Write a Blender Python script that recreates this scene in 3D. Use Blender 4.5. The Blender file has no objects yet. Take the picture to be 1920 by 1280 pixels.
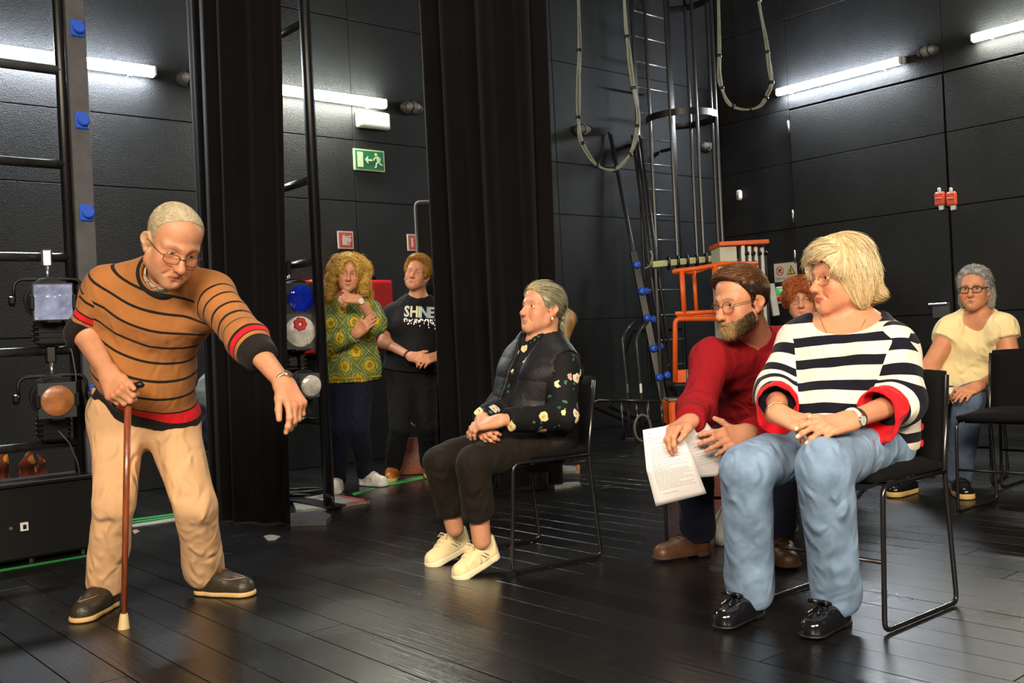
import bpy, math, random
import numpy as np
from mathutils import Vector, Matrix
# ------------------------------------------------------------------ camera, light, exposure
SC = bpy.context.scene
COL = SC.collection
FPX, CAMH, ROLL = 1870.0, 0.96, 0.05
CR, SR = math.cos(ROLL), math.sin(ROLL)
RV = np.array([CR, 0, -SR]); UV = np.array([SR, 0, CR])
CAM = np.array([0, 0, CAMH])
cd = bpy.data.cameras.new('camera'); cam = bpy.data.objects.new('camera', cd); COL.objects.link(cam)
cd.sensor_width = 36.0; cd.lens = FPX / 1920 * 36.0; cd.clip_start = 0.05; cd.clip_end = 60
cam.matrix_world = Matrix(((CR, SR, 0, 0), (0, 0, -1, 0), (-SR, CR, 0, CAMH), (0, 0, 0, 1)))
SC.camera = cam
SC.view_settings.view_transform = 'Standard'; SC.view_settings.look = 'None'
SC.view_settings.exposure = 0.0; SC.view_settings.gamma = 1.0; SC.view_settings.use_curve_mapping = False
W = bpy.data.worlds.new('world'); SC.world = W; W.use_nodes = True
W.node_tree.nodes['Background'].inputs[0].default_value = (0.55, 0.6, 0.75, 1)
W.node_tree.nodes['Background'].inputs[1].default_value = 0.03
def area_light(name, loc, target, sx, sy, power, col, spread=180):
    ld = bpy.data.lights.new(name, 'AREA'); ld.shape = 'RECTANGLE'; ld.size = sx; ld.size_y = sy
    ld.energy = power; ld.color = col; ld.spread = math.radians(spread)
    o = bpy.data.objects.new(name, ld); COL.objects.link(o)
    o.location = loc
    o.rotation_euler = (Vector(target) - Vector(loc)).to_track_quat('-Z', 'Y').to_euler()
    return o
# warm house lights of the auditorium behind the photographer
area_light('house_light', (-1.2, -2.6, 3.6), (0.2, 4.2, 0.7), 3.0, 1.2, 305, (1.0, .83, .64), 120)
area_light('house_light', (2.6, -1.6, 3.4), (0.6, 4.2, 0.7), 2.0, 1.0, 125, (1.0, .84, .64), 120)
# unseen area light used as a work light, high over the acting area
area_light('unseen_overhead_light', (0.5, 4.6, 6.3), (0.5, 4.6, 0), 2.5, 2.0, 60, (1.0, .93, .82), 130)

# ------------------------------------------------------------------ helpers
def lin(c):
    return tuple(((v / 255) / 12.92 if v / 255 <= .04045 else (((v / 255) + .055) / 1.055) ** 2.4) for v in c)
def nv(a):
    a = np.asarray(a, float); return a / max(np.linalg.norm(a), 1e-9)
def ray(px, py):
    return nv(RV * (px - 960) / FPX + UV * (640 - py) / FPX + np.array([0, 1, 0]))
def at(px, py, Y):
    d = ray(px, py); return CAM + d * (Y / d[1])
def onz(px, py, z=0.0):
    d = ray(px, py); return CAM + d * ((z - CAMH) / d[2])
def onplane(px, py, p0, n):
    d = ray(px, py); return CAM + d * (np.dot(np.asarray(p0) - CAM, n) / np.dot(d, n))
def bone(parent, px, py, L, s=-1):
    d = ray(px, py); tca = np.dot(parent - CAM, d); d2 = np.dot(parent - CAM, parent - CAM) - tca * tca
    return CAM + d * (tca + (s * math.sqrt(L * L - d2) if d2 < L * L else 0))
def mat(name, col, rough=.5, metal=0, bump=0, bscale=60, var=0, vscale=8, spec=.5, emit=None, es=0, sheen=0, coat=0, alpha=1, stretch=None):
    m = bpy.data.materials.new(name); m.use_nodes = True
    nt = m.node_tree; b = nt.nodes['Principled BSDF']
    c = col if len(col) == 4 else (*col, 1)
    b.inputs['Base Color'].default_value = c
    b.inputs['Roughness'].default_value = rough; b.inputs['Metallic'].default_value = metal
    b.inputs['Specular IOR Level'].default_value = spec
    if sheen: b.inputs['Sheen Weight'].default_value = sheen; b.inputs['Sheen Roughness'].default_value = .5
    if coat: b.inputs['Coat Weight'].default_value = coat; b.inputs['Coat Roughness'].default_value = .08
    if emit: b.inputs['Emission Color'].default_value = (*emit, 1); b.inputs['Emission Strength'].default_value = es
    tc = nt.nodes.new('ShaderNodeTexCoord'); src = tc.outputs['Object']
    if stretch:
        mp = nt.nodes.new('ShaderNodeMapping'); mp.inputs['Scale'].default_value = stretch
        nt.links.new(src, mp.inputs[0]); src = mp.outputs[0]
    v = var or .06
    nz = nt.nodes.new('ShaderNodeTexNoise'); nz.inputs['Scale'].default_value = vscale; nz.inputs['Detail'].default_value = 4
    nt.links.new(src, nz.inputs['Vector'])
    mr = nt.nodes.new('ShaderNodeMapRange'); mr.inputs[1].default_value = .3; mr.inputs[2].default_value = .7
    mr.inputs[3].default_value = 1 - v; mr.inputs[4].default_value = 1 + v
    nt.links.new(nz.outputs[0], mr.inputs[0])
    mx = nt.nodes.new('ShaderNodeMix'); mx.data_type = 'RGBA'; mx.blend_type = 'MULTIPLY'; mx.inputs[0].default_value = 1
    mx.inputs[6].default_value = c; nt.links.new(mr.outputs[0], mx.inputs[7])
    nt.links.new(mx.outputs[2], b.inputs['Base Color'])
    if bump:
        n2 = nt.nodes.new('ShaderNodeTexNoise'); n2.inputs['Scale'].default_value = bscale; n2.inputs['Detail'].default_value = 3
        nt.links.new(src, n2.inputs['Vector'])
        bp = nt.nodes.new('ShaderNodeBump'); bp.inputs['Strength'].default_value = bump; bp.inputs['Distance'].default_value = .01
        nt.links.new(n2.outputs[0], bp.inputs['Height']); nt.links.new(bp.outputs[0], b.inputs['Normal'])
    return m
def vmat(name, rough=.5, bump=0, bscale=200, sheen=0, spec=.5, sss=0, coat=0):
    """material that takes its colour from the 'Col' attribute of the mesh"""
    m = mat(name, (.5, .5, .5), rough, 0, bump, bscale, sheen=sheen, spec=spec, coat=coat)
    nt = m.node_tree; b = nt.nodes['Principled BSDF']
    a = nt.nodes.new('ShaderNodeAttribute'); a.attribute_name = 'Col'
    mx = next(n for n in nt.nodes if n.bl_idname == 'ShaderNodeMix')
    nt.links.new(a.outputs['Color'], mx.inputs[6])
    if sss:
        b.inputs['Subsurface Weight'].default_value = sss
        b.inputs['Subsurface Radius'].default_value = (1, .35, .18); b.inputs['Subsurface Scale'].default_value = .008
    return m
class G:
    """collects vertices and faces of one mesh"""
    def __init__(s): s.v = []; s.f = []
    def add(s, vs, fs):
        n = len(s.v); s.v += [tuple(map(float, p)) for p in vs]; s.f += [tuple(i + n for i in f) for f in fs]; return s
    def box(s, c, size, rot=None, bev=0.0):
        hx, hy, hz = [d / 2 for d in size]
        if bev <= 0:
            vs = [(x, y, z) for x in (-hx, hx) for y in (-hy, hy) for z in (-hz, hz)]
            fs = [(0, 1, 3, 2), (4, 6, 7, 5), (0, 4, 5, 1), (2, 3, 7, 6), (0, 2, 6, 4), (1, 5, 7, 3)]
        else:
            b = min(bev, hx * .9, hy * .9, hz * .9); vs = []; idx = {}
            for sx in (-1, 1):
                for sy in (-1, 1):
                    for sz in (-1, 1):
                        for k in range(3):
                            idx[sx, sy, sz, k] = len(vs)
                            p = [sx * (hx - b), sy * (hy - b), sz * (hz - b)]
                            p[k] = (sx * hx, sy * hy, sz * hz)[k]; vs.append(tuple(p))
            fs = []
            for k in range(3):
                i, j = [q for q in range(3) if q != k]
                for sg in (-1, 1):
                    q = []
                    for a, bb in ((-1, -1), (1, -1), (1, 1), (-1, 1)):
                        t = [0, 0, 0]; t[k] = sg; t[i] = a; t[j] = bb; q.append(idx[(*t, k)])
                    fs.append(tuple(q))
            for k in range(3):
                i, j = [q for q in range(3) if q != k]
                for a in (-1, 1):
                    for bb in (-1, 1):
                        q = []
                        for sg, kk in ((-1, i), (-1, j), (1, j), (1, i)):
                            t = [0, 0, 0]; t[k] = sg; t[i] = a; t[j] = bb; q.append(idx[(*t, kk)])
                        fs.append(tuple(q))
            for sx in (-1, 1):
                for sy in (-1, 1):
                    for sz in (-1, 1): fs.append(tuple(idx[sx, sy, sz, k] for k in range(3)))
        if rot is not None: vs = [tuple(rot @ Vector(p)) for p in vs]
        return s.add([(p[0] + c[0], p[1] + c[1], p[2] + c[2]) for p in vs], fs)
    def tube(s, pts, r, n=8, closed=False, cap=True):
        pts = [np.asarray(p, float) for p in pts]; m = len(pts)
        rr = r if hasattr(r, '__len__') else [r] * m
        T = []
        for i in range(m):
            if closed: t = pts[(i + 1) % m] - pts[i - 1]
            else: t = pts[min(i + 1, m - 1)] - pts[max(i - 1, 0)]
            T.append(nv(t))
        u = nv(np.cross(T[0], (0, 0, 1) if abs(T[0][2]) < .9 else (1, 0, 0)))
        vs = []
        for i in range(m):
            u = nv(u - T[i] * np.dot(u, T[i])); w = np.cross(T[i], u)
            for k in range(n):
                a = 2 * math.pi * k / n; vs.append(pts[i] + rr[i] * (math.cos(a) * u + math.sin(a) * w))
        fs = []
        for i in range(m if closed else m - 1):
            j = (i + 1) % m
            for k in range(n): fs.append((i * n + k, i * n + (k + 1) % n, j * n + (k + 1) % n, j * n + k))
        if cap and not closed: fs += [tuple(range(n))[::-1], tuple((m - 1) * n + k for k in range(n))]
        return s.add(vs, fs)
    def lathe(s, prof, n=16, o=(0, 0, 0), ax=(0, 0, 1)):
        ax = nv(ax); u = nv(np.cross(ax, (0, 1, 0) if abs(ax[1]) < .9 else (1, 0, 0))); w = np.cross(ax, u); o = np.asarray(o, float)
        vs = []
        for r, h in prof:
            for k in range(n):
                a = 2 * math.pi * k / n; vs.append(o + ax * h + r * (math.cos(a) * u + math.sin(a) * w))
        fs = [(i * n + k, i * n + (k + 1) % n, (i + 1) * n + (k + 1) % n, (i + 1) * n + k) for i in range(len(prof) - 1) for k in range(n)]
        fs += [tuple(range(n))[::-1], tuple((len(prof) - 1) * n + k for k in range(n))]
        return s.add(vs, fs)
    def prism(s, poly, z0, z1, M=None):
        n = len(poly)
        vs = [(x, y, z0) for x, y in poly] + [(x, y, z1) for x, y in poly]
        if M is not None: vs = [tuple(M @ Vector(p)) for p in vs]
        return s.add(vs, [tuple(range(n))[::-1], tuple(range(n, 2 * n))] + [(i, (i + 1) % n, n + (i + 1) % n, n + i) for i in range(n)])
    def build(s, name, m, parent=None, smooth=False, loc=None):
        me = bpy.data.meshes.new(name); me.from_pydata(s.v, [], s.f); me.update()
        import bmesh
        bm = bmesh.new(); bm.from_mesh(me); bmesh.ops.recalc_face_normals(bm, faces=bm.faces); bm.to_mesh(me); bm.free()
        return mobj(name, me, m, parent, smooth, loc)
def mobj(name, me, m, parent=None, smooth=False, loc=None):
    for x in (m if isinstance(m, (list, tuple)) else [m]): me.materials.append(x)
    if smooth:
        me.shade_smooth()
        if smooth == 'auto':
            me.shade_smooth(); me.set_sharp_from_angle(angle=math.radians(35))
    o = bpy.data.objects.new(name, me); COL.objects.link(o)
    if parent is not None: o.parent = parent
    if loc is not None: o.location = loc
    return o
def tag(o, label=None, cat=None, group=None, kind=None):
    if label: o['label'] = label
    if cat: o['category'] = cat
    if group: o['group'] = group
    if kind: o['kind'] = kind
    return o
def thing(name, label, cat, loc=(0, 0, 0), rz=0, group=None):
    o = bpy.data.objects.new(name, None); COL.objects.link(o); o.empty_display_size = .1
    o.location = loc; o.rotation_euler = (0, 0, rz); return tag(o, label, cat, group)
def dup(root, loc, rz, label, group=None):
    r = root.copy(); COL.objects.link(r); r.location = loc; r.rotation_euler = (0, 0, rz); r['label'] = label
    if group: r['group'] = group
    for ch in root.children:
        c = ch.copy(); COL.objects.link(c); c.parent = r
        for g in ch.children: d = g.copy(); COL.objects.link(d); d.parent = c
    return r
def arc(p0, p1, p2, n=5):
    """rounded corner (quadratic)"""
    p0, p1, p2 = map(np.asarray, (p0, p1, p2))
    return [(1 - t) ** 2 * p0 + 2 * t * (1 - t) * p1 + t * t * p2 for t in np.linspace(0, 1, n)]
def rounded(path, r, closed=False, n=5):
    P = [np.asarray(p, float) for p in path]; out = []; m = len(P)
    for i in range(m):
        if not closed and i in (0, m - 1): out.append(P[i]); continue
        a, b, c = P[i - 1], P[i], P[(i + 1) % m]
        ra = min(r, np.linalg.norm(a - b) * .45); rc = min(r, np.linalg.norm(c - b) * .45)
        out += arc(b + nv(a - b) * ra, b, b + nv(c - b) * rc, n)
    return out
_font = {}
def text_geo(txt, size, depth=0.0, bold=0):
    cu = bpy.data.curves.new('t', 'FONT'); cu.body = txt; cu.size = size; cu.extrude = depth; cu.align_x = 'CENTER'; cu.align_y = 'CENTER'; cu.resolution_u = 2; cu.offset = bold
    o = bpy.data.objects.new('t', cu); COL.objects.link(o); dg = bpy.context.evaluated_depsgraph_get()
    me = bpy.data.meshes.new_from_object(o.evaluated_get(dg)); bpy.data.objects.remove(o); bpy.data.curves.remove(cu); return me
# ------------------------------------------------------------------ materials of the stage
def wall_mat(name, base=(.0105, .0115, .013)):
    m = mat(name, base, .62, 0, 0, spec=.35, var=.35, vscale=1.6)
    nt = m.node_tree; b = nt.nodes['Principled BSDF']; tc = next(n for n in nt.nodes if n.bl_idname == 'ShaderNodeTexCoord')
    g = nt.nodes.new('ShaderNodeNewGeometry')
    n1 = nt.nodes.new('ShaderNodeTexNoise'); n1.inputs['Scale'].default_value = 120; n1.inputs['Detail'].default_value = 6
    n2 = nt.nodes.new('ShaderNodeTexVoronoi'); n2.inputs['Scale'].default_value = 95
    n3 = nt.nodes.new('ShaderNodeTexNoise'); n3.inputs['Scale'].default_value = 3; n3.inputs['Detail'].default_value = 3
    for q in (n1, n2, n3): nt.links.new(g.outputs['Position'], q.inputs['Vector'])
    a = nt.nodes.new('ShaderNodeMath'); a.operation = 'MULTIPLY_ADD'; a.inputs[1].default_value = .55
    nt.links.new(n2.outputs['Distance'], a.inputs[0]); nt.links.new(n1.outputs[0], a.inputs[2])
    bp = nt.nodes.new('ShaderNodeBump'); bp.inputs['Strength'].default_value = .32; bp.inputs['Distance'].default_value = .012
    nt.links.new(a.outputs[0], bp.inputs['Height']); nt.links.new(bp.outputs[0], b.inputs['Normal'])
    return m
M_WALL = wall_mat('black_painted_board'); M_DOOR = wall_mat('black_painted_door', (.010, .011, .011))
M_DARK = mat('dark_gap', (.004, .004, .004), .9)
M_BLACK = mat('black_metal', (.006, .006, .007), .35, .0, spec=.5)
M_GLOSSBLK = mat('black_enamel_tube', (.010, .010, .011), .22, 0, spec=.7)
M_MATBLK = mat('matt_black', (.005, .005, .0055), .75, spec=.25)
M_STEEL = mat('worn_steel', (.45, .45, .46), .32, .9, var=.2, vscale=30)
M_ALU = mat('aluminium', (.52, .53, .52), .4, .7, var=.1, vscale=20)
M_CHAN = mat('grey_channel', (.09, .092, .10), .5, .35, var=.2, vscale=10)
M_BLUE = mat('blue_plastic', (.02, .10, .62), .4, var=.12)
M_WHITE = mat('white_plastic', (.75, .77, .72), .45)
M_RED = mat('red_enamel', (.55, .012, .015), .4, var=.12)
M_ORANGE = mat('orange_paint', (.85, .125, .012), .4, var=.1)
M_CREAM = mat('cream_paint', (.62, .64, .50), .5)
M_TUBE = mat('fluorescent_tube', (1, 1, 1), .4, emit=(.86, .93, 1.0), es=210)
M_TUBEW = mat('fluorescent_tube_warm', (1, 1, 1), .4, emit=(.98, 1.0, .84), es=170)
# ------------------------------------------------------------------ room frame
WL = np.array([.7604, .6494, 0]); NL = np.array([.6494, -.7604, 0])      # along the left wall (towards the corner), out of it
WR = np.array([.6494, -.7604, 0]); NR = np.array([-.7604, -.6494, 0])
CORN = np.array([2.6, 11.9, 0])
RZL = math.atan2(WL[1], WL[0]); RZR = math.atan2(WR[1], WR[0])
WALLH = 6.6
def onL(px, py, off=0): return onplane(px, py, CORN + NL * off, NL)
def onR(px, py, off=0): return onplane(px, py, CORN + NR * off, NR)
rng = random.Random(4)
def wall(name, p0, along, rz, length, joints, seams, skip=None):
    root = bpy.data.objects.new(name, None); COL.objects.link(root); root['kind'] = 'structure'
    root.location = p0; root.rotation_euler = (0, 0, rz)
    G().box((length / 2, .10, WALLH / 2), (length + .2, .08, WALLH)).build('backing', M_DARK, root)
    xs = [0] + seams + [length]
    for i in range(len(xs) - 1):
        for j in range(len(joints) - 1):
            x0, x1, z0, z1 = xs[i], xs[i + 1], joints[j], joints[j + 1]
            if skip and x0 >= skip[0] - .01 and x1 <= skip[1] + .01 and z1 <= skip[2] + .01: continue
            g = .0035
            G().box(((x0 + x1) / 2, .03 + rng.uniform(-.0015, .0015), (z0 + z1) / 2), (x1 - x0 - g, .06, z1 - z0 - g), bev=.004).build('panel', M_WALL, root)
    return root
JL = [0, 1.15, 2.23, 2.76, 3.8, 4.9, WALLH]
LENL, LENR = 10.0, 7.0
wall('wall_left', CORN - WL * LENL, WL, RZL, LENL, JL, [2.5, 4.9, 7.3])
DX0, DXM, DX1, DZ = .96, 2.73, 4.50, 3.40
wall('wall_right', CORN, WR, RZR, LENR, [0, 2.07, 2.8, DZ, 4.4, 5.5, WALLH], [DX0, DXM, DX1, 6.2], skip=(DX0, DX1, DZ))
# ceiling
o = G().box((0, 5.5, WALLH + .05), (18, 18, .1)).build('ceiling', M_MATBLK); o['kind'] = 'structure'
# loading door: two tall leaves of black boards
for n_, (x0, x1) in enumerate(((DX0, DXM), (DXM, DX1))):
    d = bpy.data.objects.new('door_%d' % (n_ + 1), None); COL.objects.link(d); d['kind'] = 'structure'
    d.location = CORN + WR * x0; d.rotation_euler = (0, 0, RZR); w = x1 - x0
    for z0, z1 in ((.02, 1.02), (1.02, 2.07), (2.07, 2.80), (2.80, DZ - .02)):
        G().box((w / 2, .012, (z0 + z1) / 2), (w - .024, .05, z1 - z0 - .006), bev=.004).build('panel', M_DOOR, d)
    if n_ == 0:
        for z in (3.2, 2.2, 1.75):
            G().lathe([(.012, -.07), (.014, -.07), (.014, .07), (.012, .07)], 10, (.0, -.02, z)).build('hinge', M_STEEL, d, True)
# floor: subfloor and painted planks laid along the right wall's direction
M_SUB = mat('subfloor', (.004, .004, .004), .9)
def plank_mat():
    m = bpy.data.materials.new('black_painted_plank'); m.use_nodes = True; nt = m.node_tree; b = nt.nodes['Principled BSDF']
    N = nt.nodes.new; L = nt.links.new
    g = N('ShaderNodeNewGeometry'); mp = N('ShaderNodeMapping'); mp.vector_type = 'POINT'
    mp.inputs['Rotation'].default_value = (0, 0, -RZR); mp.inputs['Scale'].default_value = (1, 1, 1)
    L(g.outputs['Position'], mp.inputs[0])
    st = N('ShaderNodeMapping'); st.inputs['Scale'].default_value = (2.5, 40, 1); L(mp.outputs[0], st.inputs[0])
    gr = N('ShaderNodeTexNoise'); gr.inputs['Scale'].default_value = 1.6; gr.inputs['Detail'].default_value = 6; L(st.outputs[0], gr.inputs['Vector'])
    wr = N('ShaderNodeTexNoise'); wr.inputs['Scale'].default_value = 1.1; wr.inputs['Detail'].default_value = 5; L(g.outputs['Position'], wr.inputs['Vector'])
    s2 = N('ShaderNodeMapping'); s2.inputs['Scale'].default_value = (9, 42, 1); L(mp.outputs[0], s2.inputs[0])
    sc = N('ShaderNodeTexNoise'); sc.inputs['Scale'].default_value = 1.0; sc.inputs['Detail'].default_value = 8; sc.inputs['Roughness'].default_value = .75; L(s2.outputs[0], sc.inputs['Vector'])
    r1 = N('ShaderNodeMapRange'); r1.inputs[1].default_value = .60; r1.inputs[2].default_value = .76; L(sc.outputs[0], r1.inputs[0])
    r2 = N('ShaderNodeMapRange'); r2.inputs[1].default_value = .46; r2.inputs[2].default_value = .68; L(wr.outputs[0], r2.inputs[0])
    mu = N('ShaderNodeMath'); mu.operation = 'MULTIPLY'; L(r1.outputs[0], mu.inputs[0]); L(r2.outputs[0], mu.inputs[1])
    oi = N('ShaderNodeObjectInfo'); rb = N('ShaderNodeMapRange'); rb.inputs[3].default_value = .005; rb.inputs[4].default_value = .012; L(oi.outputs['Random'], rb.inputs[0])
    cb = N('ShaderNodeCombineColor'); 
    for i in range(3): L(rb.outputs[0], cb.inputs[i])
    mx = N('ShaderNodeMix'); mx.data_type = 'RGBA'; L(mu.outputs[0], mx.inputs[0]); L(cb.outputs[0], mx.inputs[6]); mx.inputs[7].default_value = (.22, .21, .19, 1)
    L(mx.outputs[2], b.inputs['Base Color'])
    rr = N('ShaderNodeMapRange'); rr.inputs[1].default_value = .3; rr.inputs[2].default_value = .72; rr.inputs[3].default_value = .18; rr.inputs[4].default_value = .36; L(wr.outputs[0], rr.inputs[0])
    L(rr.outputs[0], b.inputs['Roughness']); b.inputs['Specular IOR Level'].default_value = .5
    ad = N('ShaderNodeMath'); ad.operation = 'MULTIPLY_ADD'; ad.inputs[1].default_value = .6; L(sc.outputs[0], ad.inputs[0]); L(gr.outputs[0], ad.inputs[2])
    bp = N('ShaderNodeBump'); bp.inputs['Strength'].default_value = .22; bp.inputs['Distance'].default_value = .006; L(ad.outputs[0], bp.inputs['Height']); L(bp.outputs[0], b.inputs['Normal'])
    return m
M_PLANK = plank_mat()
fl = bpy.data.objects.new('floor', None); COL.objects.link(fl); fl['kind'] = 'structure'
fl.location = CORN; fl.rotation_euler = (0, 0, RZR)
# floor frame: x along WR (towards the viewer's right and near), y = -NL ... rows run along x
G().box((6, -6, -.05), (16, 16, .06)).build('subfloor', M_SUB, fl)
PW = .148; meshes = []
for ln in (2.4, 3.2, 4.0, 4.8):
    me = G().box((ln / 2, 0, -.0105), (ln - .003, PW - .003, .021), bev=.0009); o = me.build('plank', M_PLANK, fl); meshes.append((ln, o))
first = {id(o): True for _, o in meshes}
fwd = np.array([WR[0], WR[1]]); sid = np.array([-WR[1], WR[0]])
count = 0
for r in range(-72, 6):
    y = r * PW
    x = -rng.uniform(0, 2.2)
    while x < 13:
        ln, src = rng.choice(meshes)
        # world test: keep the board when some of it lies in (or close to) view
        keep = False
        for q in np.linspace(0, ln, 7):
            wx = CORN[:2] + fwd * (x + q) + sid * y
            if wx[1] > 1.6 and abs(wx[0]) < .62 * wx[1] + .5 and np.dot(wx - CORN[:2], NL[:2]) > -.1 and np.dot(wx - CORN[:2], NR[:2]) > -.1: keep = True
        if keep:
            if first.get(id(src)): o = src; first[id(src)] = False
            else: o = src.copy(); COL.objects.link(o); o.parent = fl
            o.location = (x, y, rng.uniform(-.0004, .0004)); count += 1
        x += ln
print('planks', count)
# ------------------------------------------------------------------ wall lamps
def lamp(p, rz, length, label, m):
    t = thing('wall_lamp', label, 'lamp', p, rz, 'fluorescent battens on the black walls')
    G().box((length / 2, -.03, .0), (length, .06, .07), bev=.01).build('housing', M_WHITE, t)
    G().box((length / 2, -.085, -.005), (length - .03, .065, .075), bev=.02).build('diffuser', m, t)
    for x in (.02, length - .02): G().box((x, -.085, -.005), (.03, .07, .08), bev=.012).build('end_cap', M_WHITE, t)
    for x in (.2, length - .2): G().box((x, -.085, -.052), (.02, .03, .02)).build('clip', M_WHITE, t)
    return t
a = onL(302, 138, .05); lamp(a - WL * 1.55 - NL * .05, RZL, 1.5, 'bright fluorescent wall lamp behind the lighting ladder, above the stooping man', M_TUBE)
a = onL(721, 196, .05); lamp(a - WL * 1.5 - NL * .05, RZL, 1.5, 'bright fluorescent wall lamp above the running man exit sign', M_TUBEW)
a = onR(1458, 174, .05); lamp(a - NR * .05, RZR, 1.5, 'bright slanting fluorescent wall lamp above the loading door leaf with hinges', M_TUBE)
a = onR(1823, 73, .05); lamp(a - NR * .05, RZR, 1.5, 'bright fluorescent wall lamp at the top edge above the latched door leaf', M_TUBEW)
# bulkheads (oval caged lamps, unlit)
def bulkhead(p, rz, label):
    t = thing('bulkhead_lamp', label, 'lamp', p, rz, 'unlit oval bulkhead lamps')
    prof = []
    g = G()
    for k, (s_, y) in enumerate(((1, 0), (1, -.035), (.86, -.055))):
        for i in range(20):
            a_ = 2 * math.pi * i / 20; g.v.append((.115 * s_ * math.cos(a_), y, .06 * s_ * math.sin(a_)))
    for k in range(2):
        for i in range(20): g.f.append((k * 20 + i, k * 20 + (i + 1) % 20, (k + 1) * 20 + (i + 1) % 20, (k + 1) * 20 + i))
    g.f += [tuple(range(20)), tuple(range(40, 60))]; g.build('base', mat('grey_casting', (.10, .105, .10), .5), t, 'auto')
    g = G()
    for k, s_ in enumerate((1, .9, .6, .2)):
        y = -.055 - .04 * (1 - s_ * s_) ** .5 
        for i in range(16):
            a_ = 2 * math.pi * i / 16; g.v.append((.085 * s_ * math.cos(a_), y, .042 * s_ * math.sin(a_)))
    for k in range(3):
        for i in range(16): g.f.append((k * 16 + i, k * 16 + (i + 1) % 16, (k + 1) * 16 + (i + 1) % 16, (k + 1) * 16 + i))
    g.f.append(tuple(range(48, 64))); g.build('glass', mat('frosted_glass', (.30, .31, .28), .3), t, True)
    for x in (-.04, .04): G().tube([(x, -.05, -.055), (x, -.105, -.02), (x, -.105, .02), (x, -.05, .055)], .005, 6).build('guard_bar', M_BLACK, t, True)
for px, py, f, rz, lb in ((770, 203, onL, RZL, 'small unlit oval bulkhead lamp between the exit sign lamp and a curtain'),
                          (1090, 245, onL, RZL, 'small unlit oval bulkhead lamp beside the hanging cable loop on black wall'),
                          (1322, 275, onL, RZL, 'small unlit oval bulkhead lamp behind the ladder cage bars'),
                          (1741, 97, onR, RZR, 'small unlit oval bulkhead lamp between the two lamps over the loading door'),
                          (356, 150, onL, RZL, 'small unlit oval bulkhead lamp half hidden by the curtain near the stooping man')):
    bulkhead(f(px, py, .01), rz, lb)
# emergency light box, exit sign
t = thing('emergency_light', 'white emergency light box on the wall above the green exit sign', 'light', onL(696, 227, .0), RZL)
G().box((0, -.03, 0), (.33, .06, .145), bev=.012).build('case', M_WHITE, t)
G().box((0, -.065, 0), (.29, .02, .11), bev=.01).build('diffuser', mat('warm_diffuser', (.95, .95, .8), .4, emit=(1, 1, .8), es=.5), t)
t = thing('exit_sign', 'green running man exit sign with an arrow on the black wall', 'sign', onL(691, 301, .0), RZL)
G().box((0, -.008, 0), (.31, .016, .185)).build('board', mat('sign_cream', (.62, .80, .42), .5), t)
M_GRN = mat('sign_green', (.01, .22, .085), .5)
G().box((.0, -.018, 0), (.285, .004, .16)).build('green_field', M_GRN, t)
SIGNW = mat('sign_symbol', (.72, .88, .55), .5)
def sym(g, poly, y): g.prism(poly, -y, -y + .003, Matrix(((1, 0, 0, 0), (0, 0, -1, 0), (0, 1, 0, 0), (0, 0, 0, 1)))); return g
def stroke(g, a, b, w, y):
    d = nv(np.array(b) - np.array(a)); n = np.array([-d[1], d[0]]) * w / 2; a, b = np.array(a), np.array(b)
    return sym(g, [tuple(a - n), tuple(b - n), tuple(b + n), tuple(a + n)], y)
g = G(); sym(g, [(-.125, -.065), (-.07, -.065), (-.07, .065), (-.125, .065)], -.0225); g.build('door_symbol', SIGNW, t)
g = G(); sym(g, [(-.052, 0), (-.024, .03), (-.012, .03), (-.028, .009), (.024, .009), (.024, -.009), (-.028, -.009), (-.012, -.03), (-.024, -.03)], -.0225); g.build('arrow_symbol', SIGNW, t)
g = G()
sym(g, [(.062 + .014 * math.cos(a), .052 + .014 * math.sin(a)) for a in np.linspace(0, 6.283, 13)[:-1]], -.0225)
for a, b, w in (((.072, .036), (.088, -.008), .024), ((.072, .03), (.046, .02), .012), ((.046, .02), (.04, .0), .011), ((.084, .03), (.108, .016), .012), ((.108, .016), (.104, .0), .01),
                ((.084, -.008), (.062, -.028), .015), ((.062, -.028), (.06, -.058), .013), ((.06, -.056), (.046, -.06), .01), ((.09, -.008), (.104, -.03), .015), ((.104, -.03), (.128, -.036), .013)):
    stroke(g, a, b, w, -.0225)
g.build('running_figure', SIGNW, t)
# red fire signs
M_PAP = mat('sign_white', (.72, .66, .55), .6); M_SRED = mat('sign_red', (.62, .09, .08), .5)
t = thing('fire_sign', 'red and white fire hose sign on the wall above the curly haired woman', 'sign', onL(647, 450, 0), RZL)
G().box((0, -.006, 0), (.15, .012, .15)).build('board', M_PAP, t); G().box((0, -.0135, 0), (.128, .003, .128)).build('red_field', M_SRED, t)
g = G(); sym(g, [(-.038 + .0, -.045), (.012, -.045), (.012, .03), (-.038, .03)], -.0175); sym(g, [(.03 + .02 * math.cos(a), -.0 + .02 * math.sin(a)) for a in np.linspace(0, 6.28, 11)[:-1]], -.0175)
stroke(g, (.012, .025), (.05, .035), .012, -.0175); stroke(g, (.03, -.02), (.02, -.05), .012, -.0175); stroke(g, (-.02, .03), (-.02, .045), .014, -.0175); g.build('hose_symbol', M_PAP, t)
t = thing('fire_sign', 'red and white fire sign cut off by the tall black panel', 'sign', onL(776, 455, 0), RZL)
G().box((0, -.006, 0), (.15, .012, .15)).build('board', M_PAP, t); G().box((0, -.0135, 0), (.128, .003, .128)).build('red_field', M_SRED, t)
g = G(); stroke(g, (-.03, -.04), (-.03, .04), .02, -.0175); stroke(g, (.02, -.04), (.02, .03), .02, -.0175); g.build('symbol', M_PAP, t)
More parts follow.
